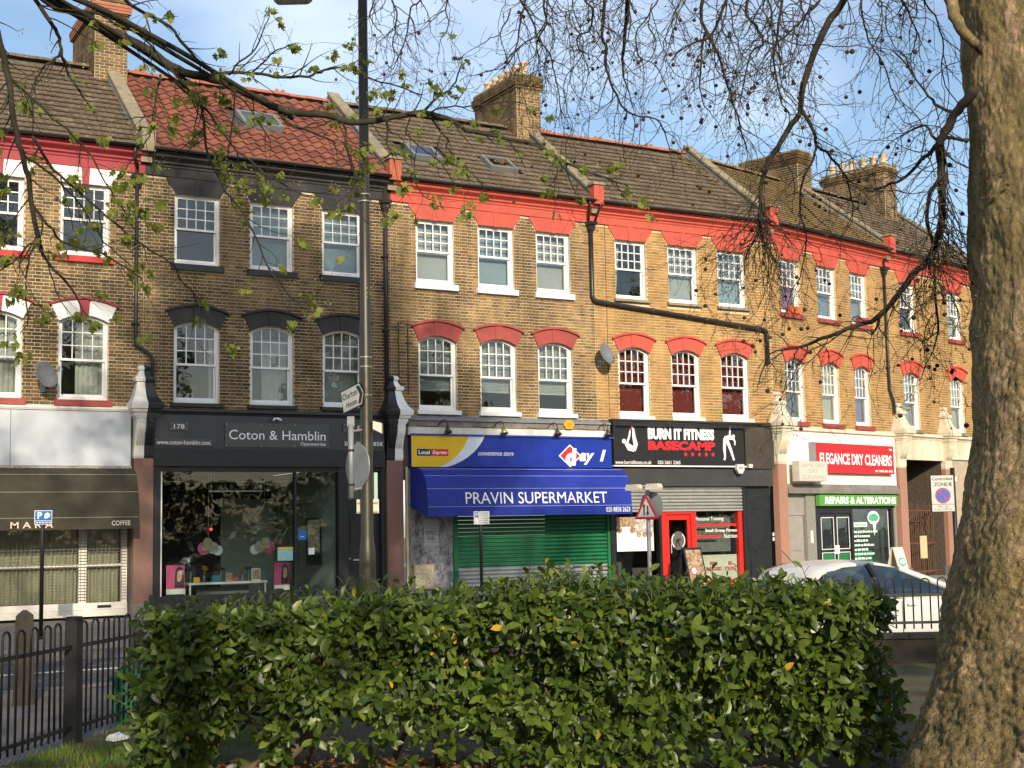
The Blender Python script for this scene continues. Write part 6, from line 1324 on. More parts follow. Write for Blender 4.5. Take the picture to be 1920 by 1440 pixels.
def bake(name, ms, LV, LF, M_, parent):
    import numpy as np
    base_ = np.array(LV); k = len(LV); A_ = np.array([[list(r) for r in m] for m in ms])
    P = np.einsum('nij,kj->nki', A_[:, :3, :3], base_) + A_[:, None, :3, 3]
    F = (np.array(LF)[None] + (np.arange(len(ms))*k)[:, None, None]).reshape(-1, len(LF[0]))
    me = bpy.data.meshes.new(name); me.from_pydata(P.reshape(-1, 3).tolist(), [], F.tolist()); me.polygons.foreach_set('use_smooth', [True]*len(me.polygons)); me.materials.append(M_)
    return add(name, me, parent, 'stuff')
bake('foliage', singles[300:], LV, LF, LEAFM, hedge)
shoots.ob('shoots', TWIGG, hedge, True, 'stuff')
def crooked(p0, p1, n, amp, rr):
    P = []
    for k in range(n+1):
        t = k/n; q = Vector(p0).lerp(Vector(p1), t)
        if 0 < k < n: q += Vector((rr.uniform(-amp, amp), rr.uniform(-amp, amp), rr.uniform(-amp, amp)*0.5))
        P.append(q)
    return P
loc0 = Vector((HC.x, HC.y, 0))
for a in (-2.2, -1.75, -1.5, -0.9, -0.55, -0.2, 0.35, 0.9, 1.4, 1.9, 2.3):
    b = rg.uniform(-0.1, 0.3); lean = rg.uniform(-.5, .8) if abs(a) < 1.5 else -0.3*a/abs(a)
    P = crooked(hpt(a, b, 0.0)-loc0, hpt(a+lean, b+rg.uniform(-.2, .2), 1.0)-loc0, 5, 0.05, rg)
    r_ = rg.uniform(0.018, 0.034); MB().tube(P, [r_*(1-0.13*k) for k in range(6)], 7).ob('stem', STEMM, hedge, True)
    for k in range(5):
        q = P[rg.randint(1, 4)]; e = q + hd_r*(rg.uniform(-.4, .4)-0.1*a) - hd_f*rg.uniform(-.1, .45) + Vector((0, 0, rg.uniform(0.1, 0.45)))
        MB().tube(crooked(q, e, 3, 0.03, rg), [0.011, 0.009, 0.007, 0.005], 5).ob('branch', STEMM, hedge, True)
P = [hpt(x, y, z)-loc0 for x, y, z in ((-1.95, -0.3, 0.02), (-1.55, -0.2, 0.16), (-1.25, -0.12, 0.42), (-1.0, 0.0, 0.72), (-0.8, 0.1, 0.95))]
MB().tube(P, [0.05, 0.045, 0.038, 0.03, 0.02], 8).ob('stem', STEMM, hedge, True)

# fallen leaves and grass
import numpy as np
dry = []
DRYM = leaf_mat('dry_leaf', [(0.0, (0.14, 0.06, 0.02)), (0.5, (0.28, 0.11, 0.03)), (1.0, (0.36, 0.20, 0.07))], 0.8, 0.1, 0.2)
for i in range(1500):
    a = rg.gauss(-1.0, 1.0); b = rg.uniform(-1.1, 0.5)
    dry.append(Matrix.Translation(hpt(a, b, 0.012+rg.random()*0.02)) @ Matrix.Rotation(rg.random()*6.28, 4, 'Z') @ Matrix.Rotation(rg.uniform(-.5, .5), 4, 'X') @ Matrix.Scale(rg.uniform(.35, .75), 4))
bake('fallen_leaves', dry, LV, LF, DRYM, None); fl = bpy.data.objects['fallen_leaves']; tag(fl, 'dry brown leaves fallen on the soil under the hedge', 'leaves')
GRM = leaf_mat('grass_blade', [(0.0, (0.055, 0.10, 0.012)), (0.5, (0.11, 0.17, 0.02)), (1.0, (0.20, 0.24, 0.04))], 0.6, 0.3, 0.3)
GV = [(-0.003, 0, 0), (0.003, 0, 0), (0.0025, 0.008, 0.028), (-0.0025, 0.008, 0.028), (0.0008, 0.022, 0.05), (-0.0008, 0.022, 0.05)]; GF = [(0, 1, 2, 3), (3, 2, 4, 5)]
gr = []
fd = Vector((6.35, 7.95, 0)).normalized(); fnr = Vector((fd.y, -fd.x, 0))
for i in range(15000):
    s = rg.uniform(0.4, 6.2); w = rg.uniform(0.03, 1.7)
    q = Vector((-0.4, 8.1, 0)) + fd*s + fnr*w
    if noise.noise(q*1.3) < -0.12 and rg.random() < 0.85: continue
    gr.append(Matrix.Translation((q.x, q.y, 0.0)) @ Matrix.Rotation(rg.random()*6.28, 4, 'Z') @ Matrix.Rotation(rg.uniform(-.5, .5), 4, 'X') @ Matrix.Scale(rg.uniform(.5, 1.25), 4))
bake('grass', gr, GV, GF, GRM, None); tag(bpy.data.objects['grass'], 'short green grass beside the railing', 'grass')
lt = MB().loft([[(-0.10+a, -0.05, z), (0.09-a, -0.06+a, z), (0.12-a, 0.05, z), (-0.07, 0.06-a, z)] for a, z in ((0.0, 0.0), (0.01, 0.03), (0.04, 0.05))]).ob('paper_litter', WPR, loc=(2.92, 11.75, 0.01), rot=(0, 0, 0.6)); tag(lt, 'crumpled white paper litter on the grass by the railing', 'litter')
LIMBS=[
('m',0.032,0.0048,[(1.48,8.8,5.23),(1.69,8.77,5.05),(1.85,8.69,4.97),(2.01,8.68,4.89),(2.14,8.7,4.86),(2.3,8.67,4.79),(2.43,8.56,4.66),(2.57,8.55,4.63),(2.75,8.48,4.58),(2.94,8.47,4.51),(3.1,8.39,4.42),(3.28,8.38,4.42),(3.46,8.35,4.41),(3.6,8.28,4.37),(3.83,8.23,4.42),(4.01,8.16,4.46),(4.16,8.06,4.41),(4.32,8.09,4.36),(4.48,8.01,4.32),(4.77,7.92,4.26),(4.96,7.86,4.15),(5.25,7.8,4.06),(5.39,7.74,4.01)]),
('m',0.011,0.0042,[(2.66,8.48,4.61),(2.76,8.46,4.64),(2.96,8.4,4.64),(3.09,8.31,4.61),(3.23,8.24,4.62),(3.32,8.24,4.66),(3.42,8.26,4.71),(3.57,8.21,4.7),(3.66,8.16,4.63),(3.82,8.13,4.61),(3.97,8.07,4.55)]),
('m',0.011,0.0042,[(1.92,8.11,4.94),(2.06,8.1,4.84),(2.3,8.14,4.76),(2.38,8.19,4.7),(2.51,8.21,4.59),(2.61,8.25,4.54),(2.74,8.3,4.48),(2.88,8.34,4.38),(3.02,8.36,4.2)]),
('m',0.009,0.0032,[(1.81,8.53,4.91),(1.92,8.44,4.89),(2.03,8.4,4.82),(2.15,8.28,4.73),(2.22,8.19,4.62),(2.3,8.13,4.49),(2.4,8.08,4.36),(2.44,8.02,4.2),(2.55,7.95,4.03)]),
('m',0.019,0.0118,[(1.17,7.78,4.54),(1.23,7.73,4.42),(1.29,7.78,4.23),(1.32,7.78,4.08),(1.36,7.83,3.89),(1.4,7.84,3.75),(1.44,7.85,3.6),(1.46,7.86,3.46),(1.48,7.84,3.33),(1.51,7.88,3.27)]),
('m',0.009,0.0030,[(1.5,7.86,3.26),(1.55,7.91,3.2),(1.67,7.89,3.06),(1.74,7.93,2.97),(1.78,7.93,2.91)]),
('m',0.008,0.0028,[(1.5,7.87,3.28),(1.44,7.87,3.28),(1.36,7.75,3.18),(1.28,7.77,3.1),(1.17,7.76,3.0)]),
('m',0.006,0.0026,[(1.49,7.87,3.31),(1.45,7.87,3.22),(1.44,7.89,3.07),(1.43,7.83,2.93),(1.44,7.81,2.85),(1.4,7.83,2.78)]),
('m',0.013,0.0051,[(1.46,8.16,4.88),(1.56,8.11,4.69),(1.62,8.12,4.63),(1.66,8.19,4.57),(1.67,8.18,4.5),(1.72,8.28,4.45),(1.77,8.26,4.35),(1.84,8.25,4.24)]),
('m',0.008,0.0031,[(1.67,8.2,4.51),(1.6,8.16,4.44),(1.55,8.21,4.38),(1.51,8.18,4.29),(1.49,8.13,4.18)]),
('m',0.008,0.0035,[(1.31,7.86,4.23),(1.39,7.94,4.19),(1.47,7.97,4.14),(1.62,7.97,4.02),(1.75,8.02,3.93),(1.84,8.03,3.82),(1.93,8.05,3.67),(2.03,8.11,3.57)]),
('m',0.008,0.0031,[(1.45,7.86,3.52),(1.54,7.85,3.4),(1.63,7.92,3.33),(1.8,7.9,3.28),(1.92,7.91,3.24),(2.02,7.91,3.18),(2.08,7.9,3.14)]),
('m',0.009,0.0030,[(1.48,8.03,3.94),(1.55,8.09,3.87),(1.63,8.19,3.81),(1.77,8.21,3.7),(1.86,8.22,3.63),(2.0,8.25,3.54),(2.12,8.26,3.45),(2.28,8.27,3.36),(2.37,8.3,3.32),(2.47,8.44,3.25),(2.55,8.47,3.18),(2.59,8.5,3.1)]),
('m',0.007,0.0029,[(1.42,7.96,3.81),(1.51,7.96,3.76),(1.63,8.02,3.69),(1.77,8.11,3.59),(1.87,8.15,3.46),(1.96,8.19,3.37),(2.09,8.2,3.27)]),
('m',0.010,0.0030,[(2.45,8.55,4.62),(2.59,8.52,4.44),(2.61,8.45,4.3),(2.61,8.41,4.12),(2.65,8.38,3.98),(2.72,8.35,3.83),(2.83,8.38,3.73),(2.89,8.3,3.55),(2.97,8.29,3.38),(2.98,8.2,3.28),(3.11,8.14,3.11),(3.18,8.13,3.1),(3.26,8.08,3.08)]),
('m',0.010,0.0032,[(2.44,8.56,4.58),(2.55,8.49,4.45),(2.68,8.56,4.38),(2.79,8.48,4.18),(2.95,8.49,4.07),(3.05,8.41,3.96),(3.19,8.43,3.91),(3.32,8.41,3.86)]),
('m',0.011,0.0042,[(3.1,8.43,4.43),(3.15,8.37,4.33),(3.27,8.32,4.28),(3.35,8.19,4.2),(3.39,8.16,4.17)]),
('m',0.009,0.0032,[(3.51,8.32,4.38),(3.54,8.34,4.3),(3.51,8.26,4.19),(3.57,8.31,4.09),(3.58,8.29,4.02),(3.58,8.31,3.92),(3.53,8.26,3.8),(3.63,8.19,3.67)]),
('m',0.010,0.0032,[(3.78,8.22,4.4),(3.81,8.26,4.35),(3.82,8.29,4.27),(3.83,8.27,4.18),(3.77,8.3,4.14),(3.73,8.32,4.1)]),
('m',0.007,0.0028,[(3.83,8.27,4.18),(3.91,8.25,4.18),(3.94,8.13,4.13),(3.94,8.14,4.04),(3.99,8.17,3.94),(4.03,8.14,3.87),(4.05,8.05,3.84)]),
('m',0.009,0.0029,[(4.0,8.15,4.45),(4.13,8.11,4.58),(4.23,8.11,4.66),(4.27,8.08,4.77),(4.34,8.16,4.91)]),
('m',0.007,0.0030,[(4.04,8.12,4.45),(4.17,8.14,4.51),(4.29,8.08,4.52),(4.5,8.11,4.57),(4.66,8.06,4.6),(4.76,8.02,4.58)]),
('m',0.007,0.0029,[(4.08,8.21,4.47),(4.22,8.18,4.3),(4.22,8.2,4.26),(4.29,8.08,4.11),(4.39,8.04,4.0),(4.45,8.09,3.95)]),
('m',0.006,0.0025,[(3.94,8.18,4.42),(3.93,8.23,4.33),(4.05,8.16,4.19),(4.2,8.21,4.13),(4.25,8.17,4.0)]),
('m',0.007,0.0027,[(2.75,8.38,4.6),(2.78,8.25,4.65),(2.86,8.18,4.73),(2.87,8.06,4.81),(2.91,8.06,4.91)]),
('m',0.006,0.0026,[(2.87,8.31,4.6),(2.92,8.14,4.66),(2.94,8.04,4.68),(3.0,7.97,4.7),(3.01,7.82,4.67)]),
('m',0.007,0.0031,[(2.72,8.18,4.44),(2.75,8.29,4.31),(2.77,8.42,4.16),(2.79,8.54,4.08)]),
('m',0.007,0.0026,[(2.29,8.31,4.51),(2.25,8.28,4.34),(2.24,8.27,4.24),(2.12,8.23,4.19),(2.05,8.23,4.17)]),
('m',0.006,0.0026,[(2.24,8.25,4.24),(2.21,8.21,4.13),(2.18,8.22,4.05),(2.08,8.26,3.9),(2.06,8.29,3.82)]),
('p',0.024,0.0108,[(7.25,7.39,5.8),(7.19,7.44,5.56),(7.17,7.55,5.46),(7.12,7.6,5.35),(7.11,7.73,5.16),(7.09,7.81,4.99),(7.08,7.85,4.79),(7.04,7.95,4.67),(6.97,8.0,4.53),(6.92,8.05,4.41),(6.92,8.14,4.28),(6.94,8.19,4.1),(6.98,8.25,3.95)]),
('p',0.013,0.0051,[(7.16,7.91,4.83),(7.26,7.9,4.68),(7.35,7.98,4.6),(7.42,7.94,4.54),(7.58,7.94,4.41),(7.7,8.0,4.31),(7.72,8.0,4.1)]),
('p',0.010,0.0040,[(7.26,7.88,4.57),(7.23,7.89,4.45),(7.13,7.91,4.27),(7.1,7.92,4.02),(7.09,7.84,3.8),(7.05,7.89,3.52)]),
('p',0.036,0.0258,[(6.45,5.83,5.27),(6.45,5.79,4.98),(6.49,5.79,4.83),(6.43,5.72,4.71),(6.46,5.69,4.62),(6.56,5.68,4.54)]),
('p',0.027,0.0081,[(6.53,5.68,4.26),(6.53,5.76,4.21),(6.54,5.86,4.15),(6.54,5.94,4.06),(6.55,6.0,4.0),(6.64,6.08,3.9),(6.65,6.1,3.73),(6.76,6.2,3.63),(6.74,6.21,3.51),(6.82,6.35,3.41),(6.81,6.42,3.34),(6.77,6.5,3.27),(6.75,6.63,3.14),(6.7,6.73,3.03),(6.69,6.85,3.0),(6.58,6.92,2.96),(6.54,7.07,2.93),(6.49,7.22,2.89),(6.4,7.36,2.87)]),
('p',0.014,0.0058,[(6.67,6.08,4.07),(6.68,6.2,4.02),(6.76,6.36,4.01),(6.73,6.46,3.93),(6.71,6.59,3.9),(6.75,6.78,3.91)]),
('p',0.014,0.0064,[(6.59,6.04,3.81),(6.62,6.16,3.74),(6.65,6.23,3.62),(6.74,6.29,3.47),(6.82,6.35,3.31),(6.89,6.42,3.11),(7.02,6.53,2.92)]),
('p',0.011,0.0048,[(6.58,5.8,3.98),(6.57,5.94,4.03),(6.59,6.06,4.05),(6.55,6.11,4.15),(6.62,6.26,4.18),(6.61,6.38,4.16)]),
('p',0.011,0.0043,[(6.65,5.96,4.19),(6.68,6.11,4.29),(6.7,6.21,4.39),(6.79,6.39,4.57),(6.8,6.47,4.7)]),
('p',0.009,0.0044,[(6.8,6.83,3.05),(6.81,6.9,2.96),(6.86,6.99,2.95)]),
('p',0.019,0.0095,[(5.94,8.36,5.91),(6.01,8.57,5.75),(6.13,8.77,5.62),(6.23,8.98,5.43)]),
('p',0.013,0.0048,[(5.87,8.62,6.0),(5.87,8.68,5.76),(5.93,8.81,5.52),(6.0,8.86,5.45),(6.03,8.93,5.35),(6.11,8.97,5.22),(6.21,9.01,5.09),(6.36,9.05,5.01),(6.54,8.97,4.97),(6.66,9.01,4.88)]),
('p',0.014,0.0052,[(6.6,8.32,5.98),(6.58,8.36,5.77),(6.62,8.43,5.67),(6.66,8.42,5.55),(6.77,8.43,5.39),(6.82,8.44,5.28),(6.92,8.47,5.08),(7.01,8.49,4.87),(7.12,8.54,4.68)]),
('p',0.011,0.0043,[(6.68,8.44,5.56),(6.7,8.53,5.49),(6.71,8.57,5.3),(6.76,8.66,5.18),(6.8,8.66,5.03)]),
('p',0.013,0.0045,[(6.96,8.45,6.09),(6.97,8.55,5.91),(6.96,8.66,5.75),(6.93,8.73,5.65),(6.9,8.9,5.65),(6.83,9.0,5.61),(6.79,9.04,5.54)]),
('p',0.010,0.0044,[(5.89,9.06,6.12),(5.98,9.13,5.94),(6.01,9.05,5.82),(6.02,9.13,5.68),(5.98,9.25,5.67),(5.97,9.22,5.56),(6.08,9.28,5.55)]),
('p',0.012,0.0042,[(6.76,7.9,5.89),(6.74,8.03,5.63),(6.81,8.05,5.53),(6.92,8.1,5.5),(6.95,8.1,5.38),(6.93,8.2,5.37),(6.9,8.24,5.22),(6.94,8.36,5.05)]),
('p',0.012,0.0043,[(7.13,8.02,6.01),(7.18,8.13,5.71),(7.18,8.2,5.47),(7.14,8.19,5.33),(7.21,8.22,5.04),(7.31,8.23,4.91)]),
('p',0.011,0.0041,[(6.98,7.55,5.81),(7.08,7.59,5.59),(7.01,7.67,5.48),(6.94,7.77,5.37),(6.87,7.85,5.3),(6.81,7.88,5.31)]),
('p',0.010,0.0040,[(5.51,9.49,6.25),(5.63,9.56,6.03),(5.74,9.55,5.86),(5.79,9.55,5.71),(5.88,9.53,5.6),(5.98,9.62,5.46),(6.02,9.61,5.28),(6.07,9.67,5.14)]),
('p',0.010,0.0040,[(5.58,9.34,6.21),(5.58,9.4,5.96),(5.57,9.47,5.8),(5.58,9.54,5.65),(5.55,9.58,5.52),(5.52,9.72,5.47)]),
('p',0.010,0.0041,[(5.88,9.51,6.28),(5.9,9.63,6.05),(5.96,9.69,5.92),(5.93,9.82,5.8),(5.97,9.85,5.67)]),
('p',0.008,0.0036,[(4.64,10.1,6.27),(4.74,10.17,6.08),(4.79,10.18,5.98),(4.8,10.24,5.84),(4.84,10.38,5.77),(4.89,10.33,5.65)]),
('p',0.008,0.0036,[(4.95,9.93,6.26),(4.93,10.01,6.06),(4.89,10.12,6.02),(4.92,10.26,5.87),(4.88,10.31,5.69),(4.88,10.41,5.64)]),
('p',0.007,0.0032,[(5.14,9.82,6.26),(5.16,10.0,6.01),(5.22,10.07,5.92),(5.2,10.19,5.82)]),
('p',0.007,0.0031,[(4.41,9.9,6.15),(4.47,9.95,5.96),(4.49,10.05,5.86),(4.59,10.06,5.74)]),
('p',0.008,0.0036,[(6.49,6.28,5.24),(6.59,6.3,5.05),(6.7,6.36,5.03),(6.8,6.41,4.98),(6.9,6.47,4.94),(6.95,6.55,4.86)]),
('p',0.007,0.0034,[(6.76,6.79,5.48),(6.77,6.84,5.27),(6.82,6.87,5.1),(6.92,6.91,4.99),(6.98,6.87,4.85),(7.09,6.91,4.71),(7.17,6.95,4.63)])]
# ---------------------------------------------------------------- trees
BARKD = mat('maple_bark', (0.028, 0.023, 0.015), 0.85, 0.4, 14, 0.5, 60, dirt=0.35, dirtcol=(0.05, 0.055, 0.025))
TWIGD = mat('plane_twig_shaded_limb_bark', (0.032, 0.026, 0.018), 0.8, 0.35, 10, 0.3, 60, dirt=0.3, dirtcol=(0.06, 0.055, 0.035))
SEEDM = mat('seed_ball_brown', (0.050, 0.030, 0.018), 0.9, 0.3, 60, 0.8, 200)
PBARK, n_, b_ = base('plane_tree_bark'); p_ = pos(n_)
big = noisef(n_, 1.6, 6, 0.7, p_, (1, 1, 0.55)); fine = noisef(n_, 14, 7, 0.75, p_)
c1 = rampf(n_, big, [(0.34, (0.16, 0.118, 0.06)), (0.42, (0.26, 0.195, 0.095)), (0.48, (0.20, 0.16, 0.075)), (0.53, (0.29, 0.215, 0.11)), (0.57, (0.38, 0.275, 0.155)), (0.60, (0.25, 0.20, 0.095)), (0.66, (0.42, 0.30, 0.18)), (0.74, (0.27, 0.21, 0.105))])
pz = noisef(n_, 4.6, 8, 0.68, p_, (1, 1, 0.6)); pm_ = rampf(n_, pz, [(0.575, (0, 0, 0)), (0.595, (0.75, 0.75, 0.75))]); pmx = n_.nodes.new('ShaderNodeMix'); pmx.data_type = 'RGBA'; pmx.inputs[7].default_value = (0.50, 0.36, 0.225, 1); n_.links.new(pm_, pmx.inputs[0]); n_.links.new(c1, pmx.inputs[6]); c1 = pmx.outputs[2]
c1 = mulc(n_, c1, rampf(n_, fine, [(0.30, (0.58, 0.56, 0.53)), (0.5, (0.98, 0.98, 0.97)), (0.7, (1.22, 1.2, 1.15))]))
def ridge(scale, sc3, w):
    v = noisef(n_, scale, 5, 0.62, p_, sc3); q = n_.nodes.new('ShaderNodeMath'); q.operation = 'SUBTRACT'; q.inputs[1].default_value = 0.5; n_.links.new(v, q.inputs[0])
    q2 = n_.nodes.new('ShaderNodeMath'); q2.operation = 'ABSOLUTE'; n_.links.new(q.outputs[0], q2.inputs[0]); return q2.outputs[0]
sz = n_.nodes.new('ShaderNodeSeparateXYZ'); n_.links.new(p_, sz.inputs[0])
lz = n_.nodes.new('ShaderNodeMath'); lz.operation = 'MULTIPLY_ADD'; lz.inputs[1].default_value = -0.16; lz.inputs[2].default_value = 0.62; n_.links.new(sz.outputs['Z'], lz.inputs[0])
la = n_.nodes.new('ShaderNodeMath'); la.operation = 'ADD'; n_.links.new(lz.outputs[0], la.inputs[0]); n_.links.new(noisef(n_, 2.4, 4, 0.6, p_), la.inputs[1])
low = rampf(n_, la.outputs[0], [(0.55, (0.5, 0.5, 0.5)), (0.85, (1, 1, 1))])
crack = mulc(n_, rampf(n_, ridge(20, (1, 1, 0.7), 0), [(0.0, (0.40, 0.37, 0.33)), (0.04, (1, 1, 1))]), rampf(n_, ridge(60, (1, 1, 0.8), 0), [(0.0, (0.5, 0.48, 0.45)), (0.05, (1, 1, 1))]))
mxc = n_.nodes.new('ShaderNodeMix'); mxc.data_type = 'RGBA'; mxc.blend_type = 'MULTIPLY'; n_.links.new(low, mxc.inputs[0]); n_.links.new(c1, mxc.inputs[6]); n_.links.new(crack, mxc.inputs[7])
n_.links.new(mxc.outputs[2], b_.inputs['Base Color']); b_.inputs['Roughness'].default_value = 0.85; b_.inputs['Specular IOR Level'].default_value = 0.25
hm = n_.nodes.new('ShaderNodeMath'); hm.operation = 'ADD'; n_.links.new(crack, hm.inputs[0]); n_.links.new(fine, hm.inputs[1]); bump(n_, b_, hm.outputs[0], 0.45, 0.012)

PT = Vector((7.13, 5.60, 0)); MT = Vector((-0.4, 7.0, 0))
plane = thing('plane_tree', 'massive plane tree with mottled flaking bark and hanging bare twigs with seed balls', 'tree', PT)
maple = thing('maple_tree', 'dark branched maple tree with fresh yellow green leaf clusters', 'tree', MT)
prof = [(-0.15, 1.26), (0.0, 1.19), (0.16, 1.09), (0.4, 0.99), (0.62, 0.92), (0.95, 0.845), (1.3, 0.77), (1.7, 0.675), (2.1, 0.605), (2.7, 0.56), (3.3, 0.538), (4.2, 0.525), (5.0, 0.52), (7.0, 0.49), (9.5, 0.42)]
def rad(z):
    for (za, ra), (zb, rb) in zip(prof[:-1], prof[1:]):
        if za <= z <= zb: return ra+(rb-ra)*(z-za)/(zb-za)
    return prof[-1][1]
nA, nZ = 300, 460; tv = []; tf = []
for i in range(nZ+1):
    t = i/nZ; z = -0.15 + (6.0*t/0.9 if t < 0.9 else 6.0+(t-0.9)/0.1*3.6)
    for k in range(nA):
        w = 2*math.pi*k/nA; r_ = rad(z)
        fl_ = max(0.0, 1.0-z/1.6)
        r_ *= 1+0.07*fl_*math.sin(5*w+0.8)+0.05*fl_*math.sin(3*w+2.1)
        q = Vector((math.cos(w)*0.9, math.sin(w)*0.9, z))
        r_ += 0.035*noise.noise(q*1.6)+0.022*noise.noise(q*4.2+Vector((3, 1, 0)))
        rough_ = 0.006 if z > 2.6 else 0.006+0.010*(2.6-z)/2.6
        r_ += rough_*0.7*noise.noise(Vector((q.x*11, q.y*11, q.z*7)))-rough_*1.1*max(0.0, 0.2-abs(noise.noise(Vector((q.x*17+3, q.y*17, q.z*12)))))/0.2+rough_*1.1*noise.noise(Vector((q.x*34, q.y*34, q.z*26)))
        tv.append((r_*math.cos(w), r_*math.sin(w), z))
for i in range(nZ):
    for k in range(nA): j = (k+1) % nA; tf.append((i*nA+k, i*nA+j, i*nA+nA+j, i*nA+nA+k))
tm = bpy.data.meshes.new('trunk'); tm.from_pydata(tv, [], tf); tm.polygons.foreach_set('use_smooth', [True]*len(tf)); tm.materials.append(PBARK); add('trunk', tm, plane)

rt_ = random.Random(5)
def smooth_path(pts, sub=3):
    P = [Vector(p) for p in pts]; out_ = []
    for i in range(len(P)-1):
        a, b, c, d = P[max(0, i-1)], P[i], P[i+1], P[min(len(P)-1, i+2)]
        for k in range(sub):
            t = k/sub; out_.append(0.5*((2*b)+(c-a)*t+(2*a-5*b+4*c-d)*t*t+(3*b-a-3*c+d)*t*t*t))
    out_.append(P[-1]); return out_
seed_pts = []; tips = []
TW = MB(); MW = MB(); BUD = MB()
def bud(p, sc=1.0):
    for k in range(rt_.randint(2, 4)):
        d = Vector((rt_.uniform(-1, 1), rt_.uniform(-1, 1), rt_.uniform(-.6, 1))).normalized()*0.022*sc; e = d.orthogonal().normalized()*0.005*sc; BUD.quad(p, p+d*0.5+e, p+d, p+d*0.5-e)
def grow(kind, p, d, L, r_, depth):
    step = 0.055 if kind == 'p' else 0.06; n = max(2, int(L/step)); P = [p.copy()]; Rr = [r_]; d = d.normalized()
    kids = []
    for k in range(n):
        jit = 0.40 if kind == 'p' else 0.22
        g = -0.10 if kind == 'p' else 0.02
        if kind == 'p' and k > n*0.75 and depth > 0: g = 0.16
        d = (d + Vector((rt_.uniform(-jit, jit), rt_.uniform(-jit, jit), rt_.uniform(-jit, jit)+g))).normalized()
        p = p + d*step; P.append(p.copy()); Rr.append(max(0.0016 if kind == 'p' else 0.0013, r_*(1-0.65*(k+1)/n)))
        if depth < 2 and k > 0 and rt_.random() < (0.30 if kind == 'p' else 0.20):
            s = d.orthogonal().normalized(); s = Matrix.Rotation(rt_.random()*6.28, 3, d) @ s
            kids.append((p.copy(), (d*0.7+s*0.8).normalized(), L*rt_.uniform(0.3, 0.6), Rr[-1]*0.75))
        elif kind == 'p' and rt_.random() < 0.22: bud(p, 0.7)
    (TW if kind == 'p' else MW).tube(P, Rr, 4 if r_ > 0.003 else 3, False)
    if kind == 'p':
        bud(p, 0.9)
        if rt_.random() < 0.30: seed_pts.append(p.copy())
    else: tips.append((p.copy(), d.copy(), depth))
    for q in kids: grow(kind, *q, depth+1)
for idx, (kind, ra, rb, pts) in enumerate(LIMBS):
    root = PT if kind == 'p' else MT
    P = smooth_path(pts, 3); n = len(P)
    for q in P[1:-1]: q += Vector((rt_.uniform(-1, 1), rt_.uniform(-1, 1), rt_.uniform(-1, 1)))*0.006
    Rr = [(1.15 if kind == 'p' else 1.05)*max(0.0018, ra+(rb-ra)*(k/(n-1))**(1.5 if ra > 0.02 else 1.0))*(1+0.10*noise.noise(q*9)) for k, q in enumerate(P)]
    MB().tube([q-root for q in P], Rr, 8 if ra > 0.012 else 6).ob('limb' if ra > 0.012 else 'branch', (PBARK if ra > 0.031 else TWIGD) if kind == 'p' else BARKD, plane if kind == 'p' else maple, True)  # all but the thickest plane limb take dark twig bark, shade by colour
    gap = 0.0
    for k in range(1, n):
        seg = (P[k]-P[k-1]).length; gap += seg
        want = 0.058 if kind == 'p' else 0.070
        if Rr[k] > 0.02: want *= 2.2
        while gap > want:
            gap -= want
            if Rr[k] > 0.026: continue
            d = (P[k]-P[k-1]).normalized(); s = Matrix.Rotation(rt_.random()*6.28, 3, d) @ d.orthogonal().normalized()
            if kind == 'p':
                low_ = P[k].z < 4.15
                L = rt_.uniform(0.15, 0.65)*(1.3 if low_ else 1.0); grow('p', P[k], d*0.5+s*0.9+Vector((0, 0, -0.15)), L, min(Rr[k]*0.65, 0.0048), 0 if L > 0.3 else 1)
            else:
                L = rt_.uniform(0.08, 0.42); grow('m', P[k], d*0.8+s*0.8, L, min(Rr[k]*0.6, 0.0055), 1)
    if kind == 'm': tips.append((P[-1], (P[-1]-P[-2]).normalized(), 0))
    else: grow('p', P[-1], (P[-1]-P[-2]), 0.4, rb, 0)
# extra weeping twigs below the two lowest plane limbs
for q, nn, L0, L1 in (((9.50, 8.85, 4.33), 26, 0.5, 1.05), ((10.05, 8.60, 4.15), 0, 0.4, 0.8)):
    pass
LW = smooth_path(LIMBS[[i for i, l in enumerate(LIMBS) if l[0] == 'p'][0]][3], 3)[-6:]
for k in range(34):
    q = rt_.choice(LW); grow('p', q, Vector((rt_.uniform(-.9, .9), rt_.uniform(-.9, .9), -0.7)), rt_.uniform(0.45, 1.05), 0.0050, 0)
LW2 = smooth_path([l for l in LIMBS if l[0] == 'p'][4][3], 3)[12:30]
for k in range(40):
    q = rt_.choice(LW2); grow('p', q, Vector((rt_.uniform(-.8, .8), rt_.uniform(-.8, .8), -0.8)), rt_.uniform(0.35, 0.95), 0.0048, 0)
TA, TB = Vector(LIMBS[[i for i, l in enumerate(LIMBS) if l[0] == 'p'][20]][3][0]), Vector([l for l in LIMBS if l[0] == 'p'][-2][3][0])
for k in range(46):
    t_ = rt_.random(); q = TA.lerp(TB, t_)+Vector((rt_.uniform(-.5, .5), rt_.uniform(-.5, .5), rt_.uniform(-.3, .25)))
    grow('p', q, Vector((rt_.uniform(-.5, .5), rt_.uniform(-.5, .5), -1.0)), rt_.uniform(0.7, 1.5), rt_.uniform(0.005, 0.008), 0)
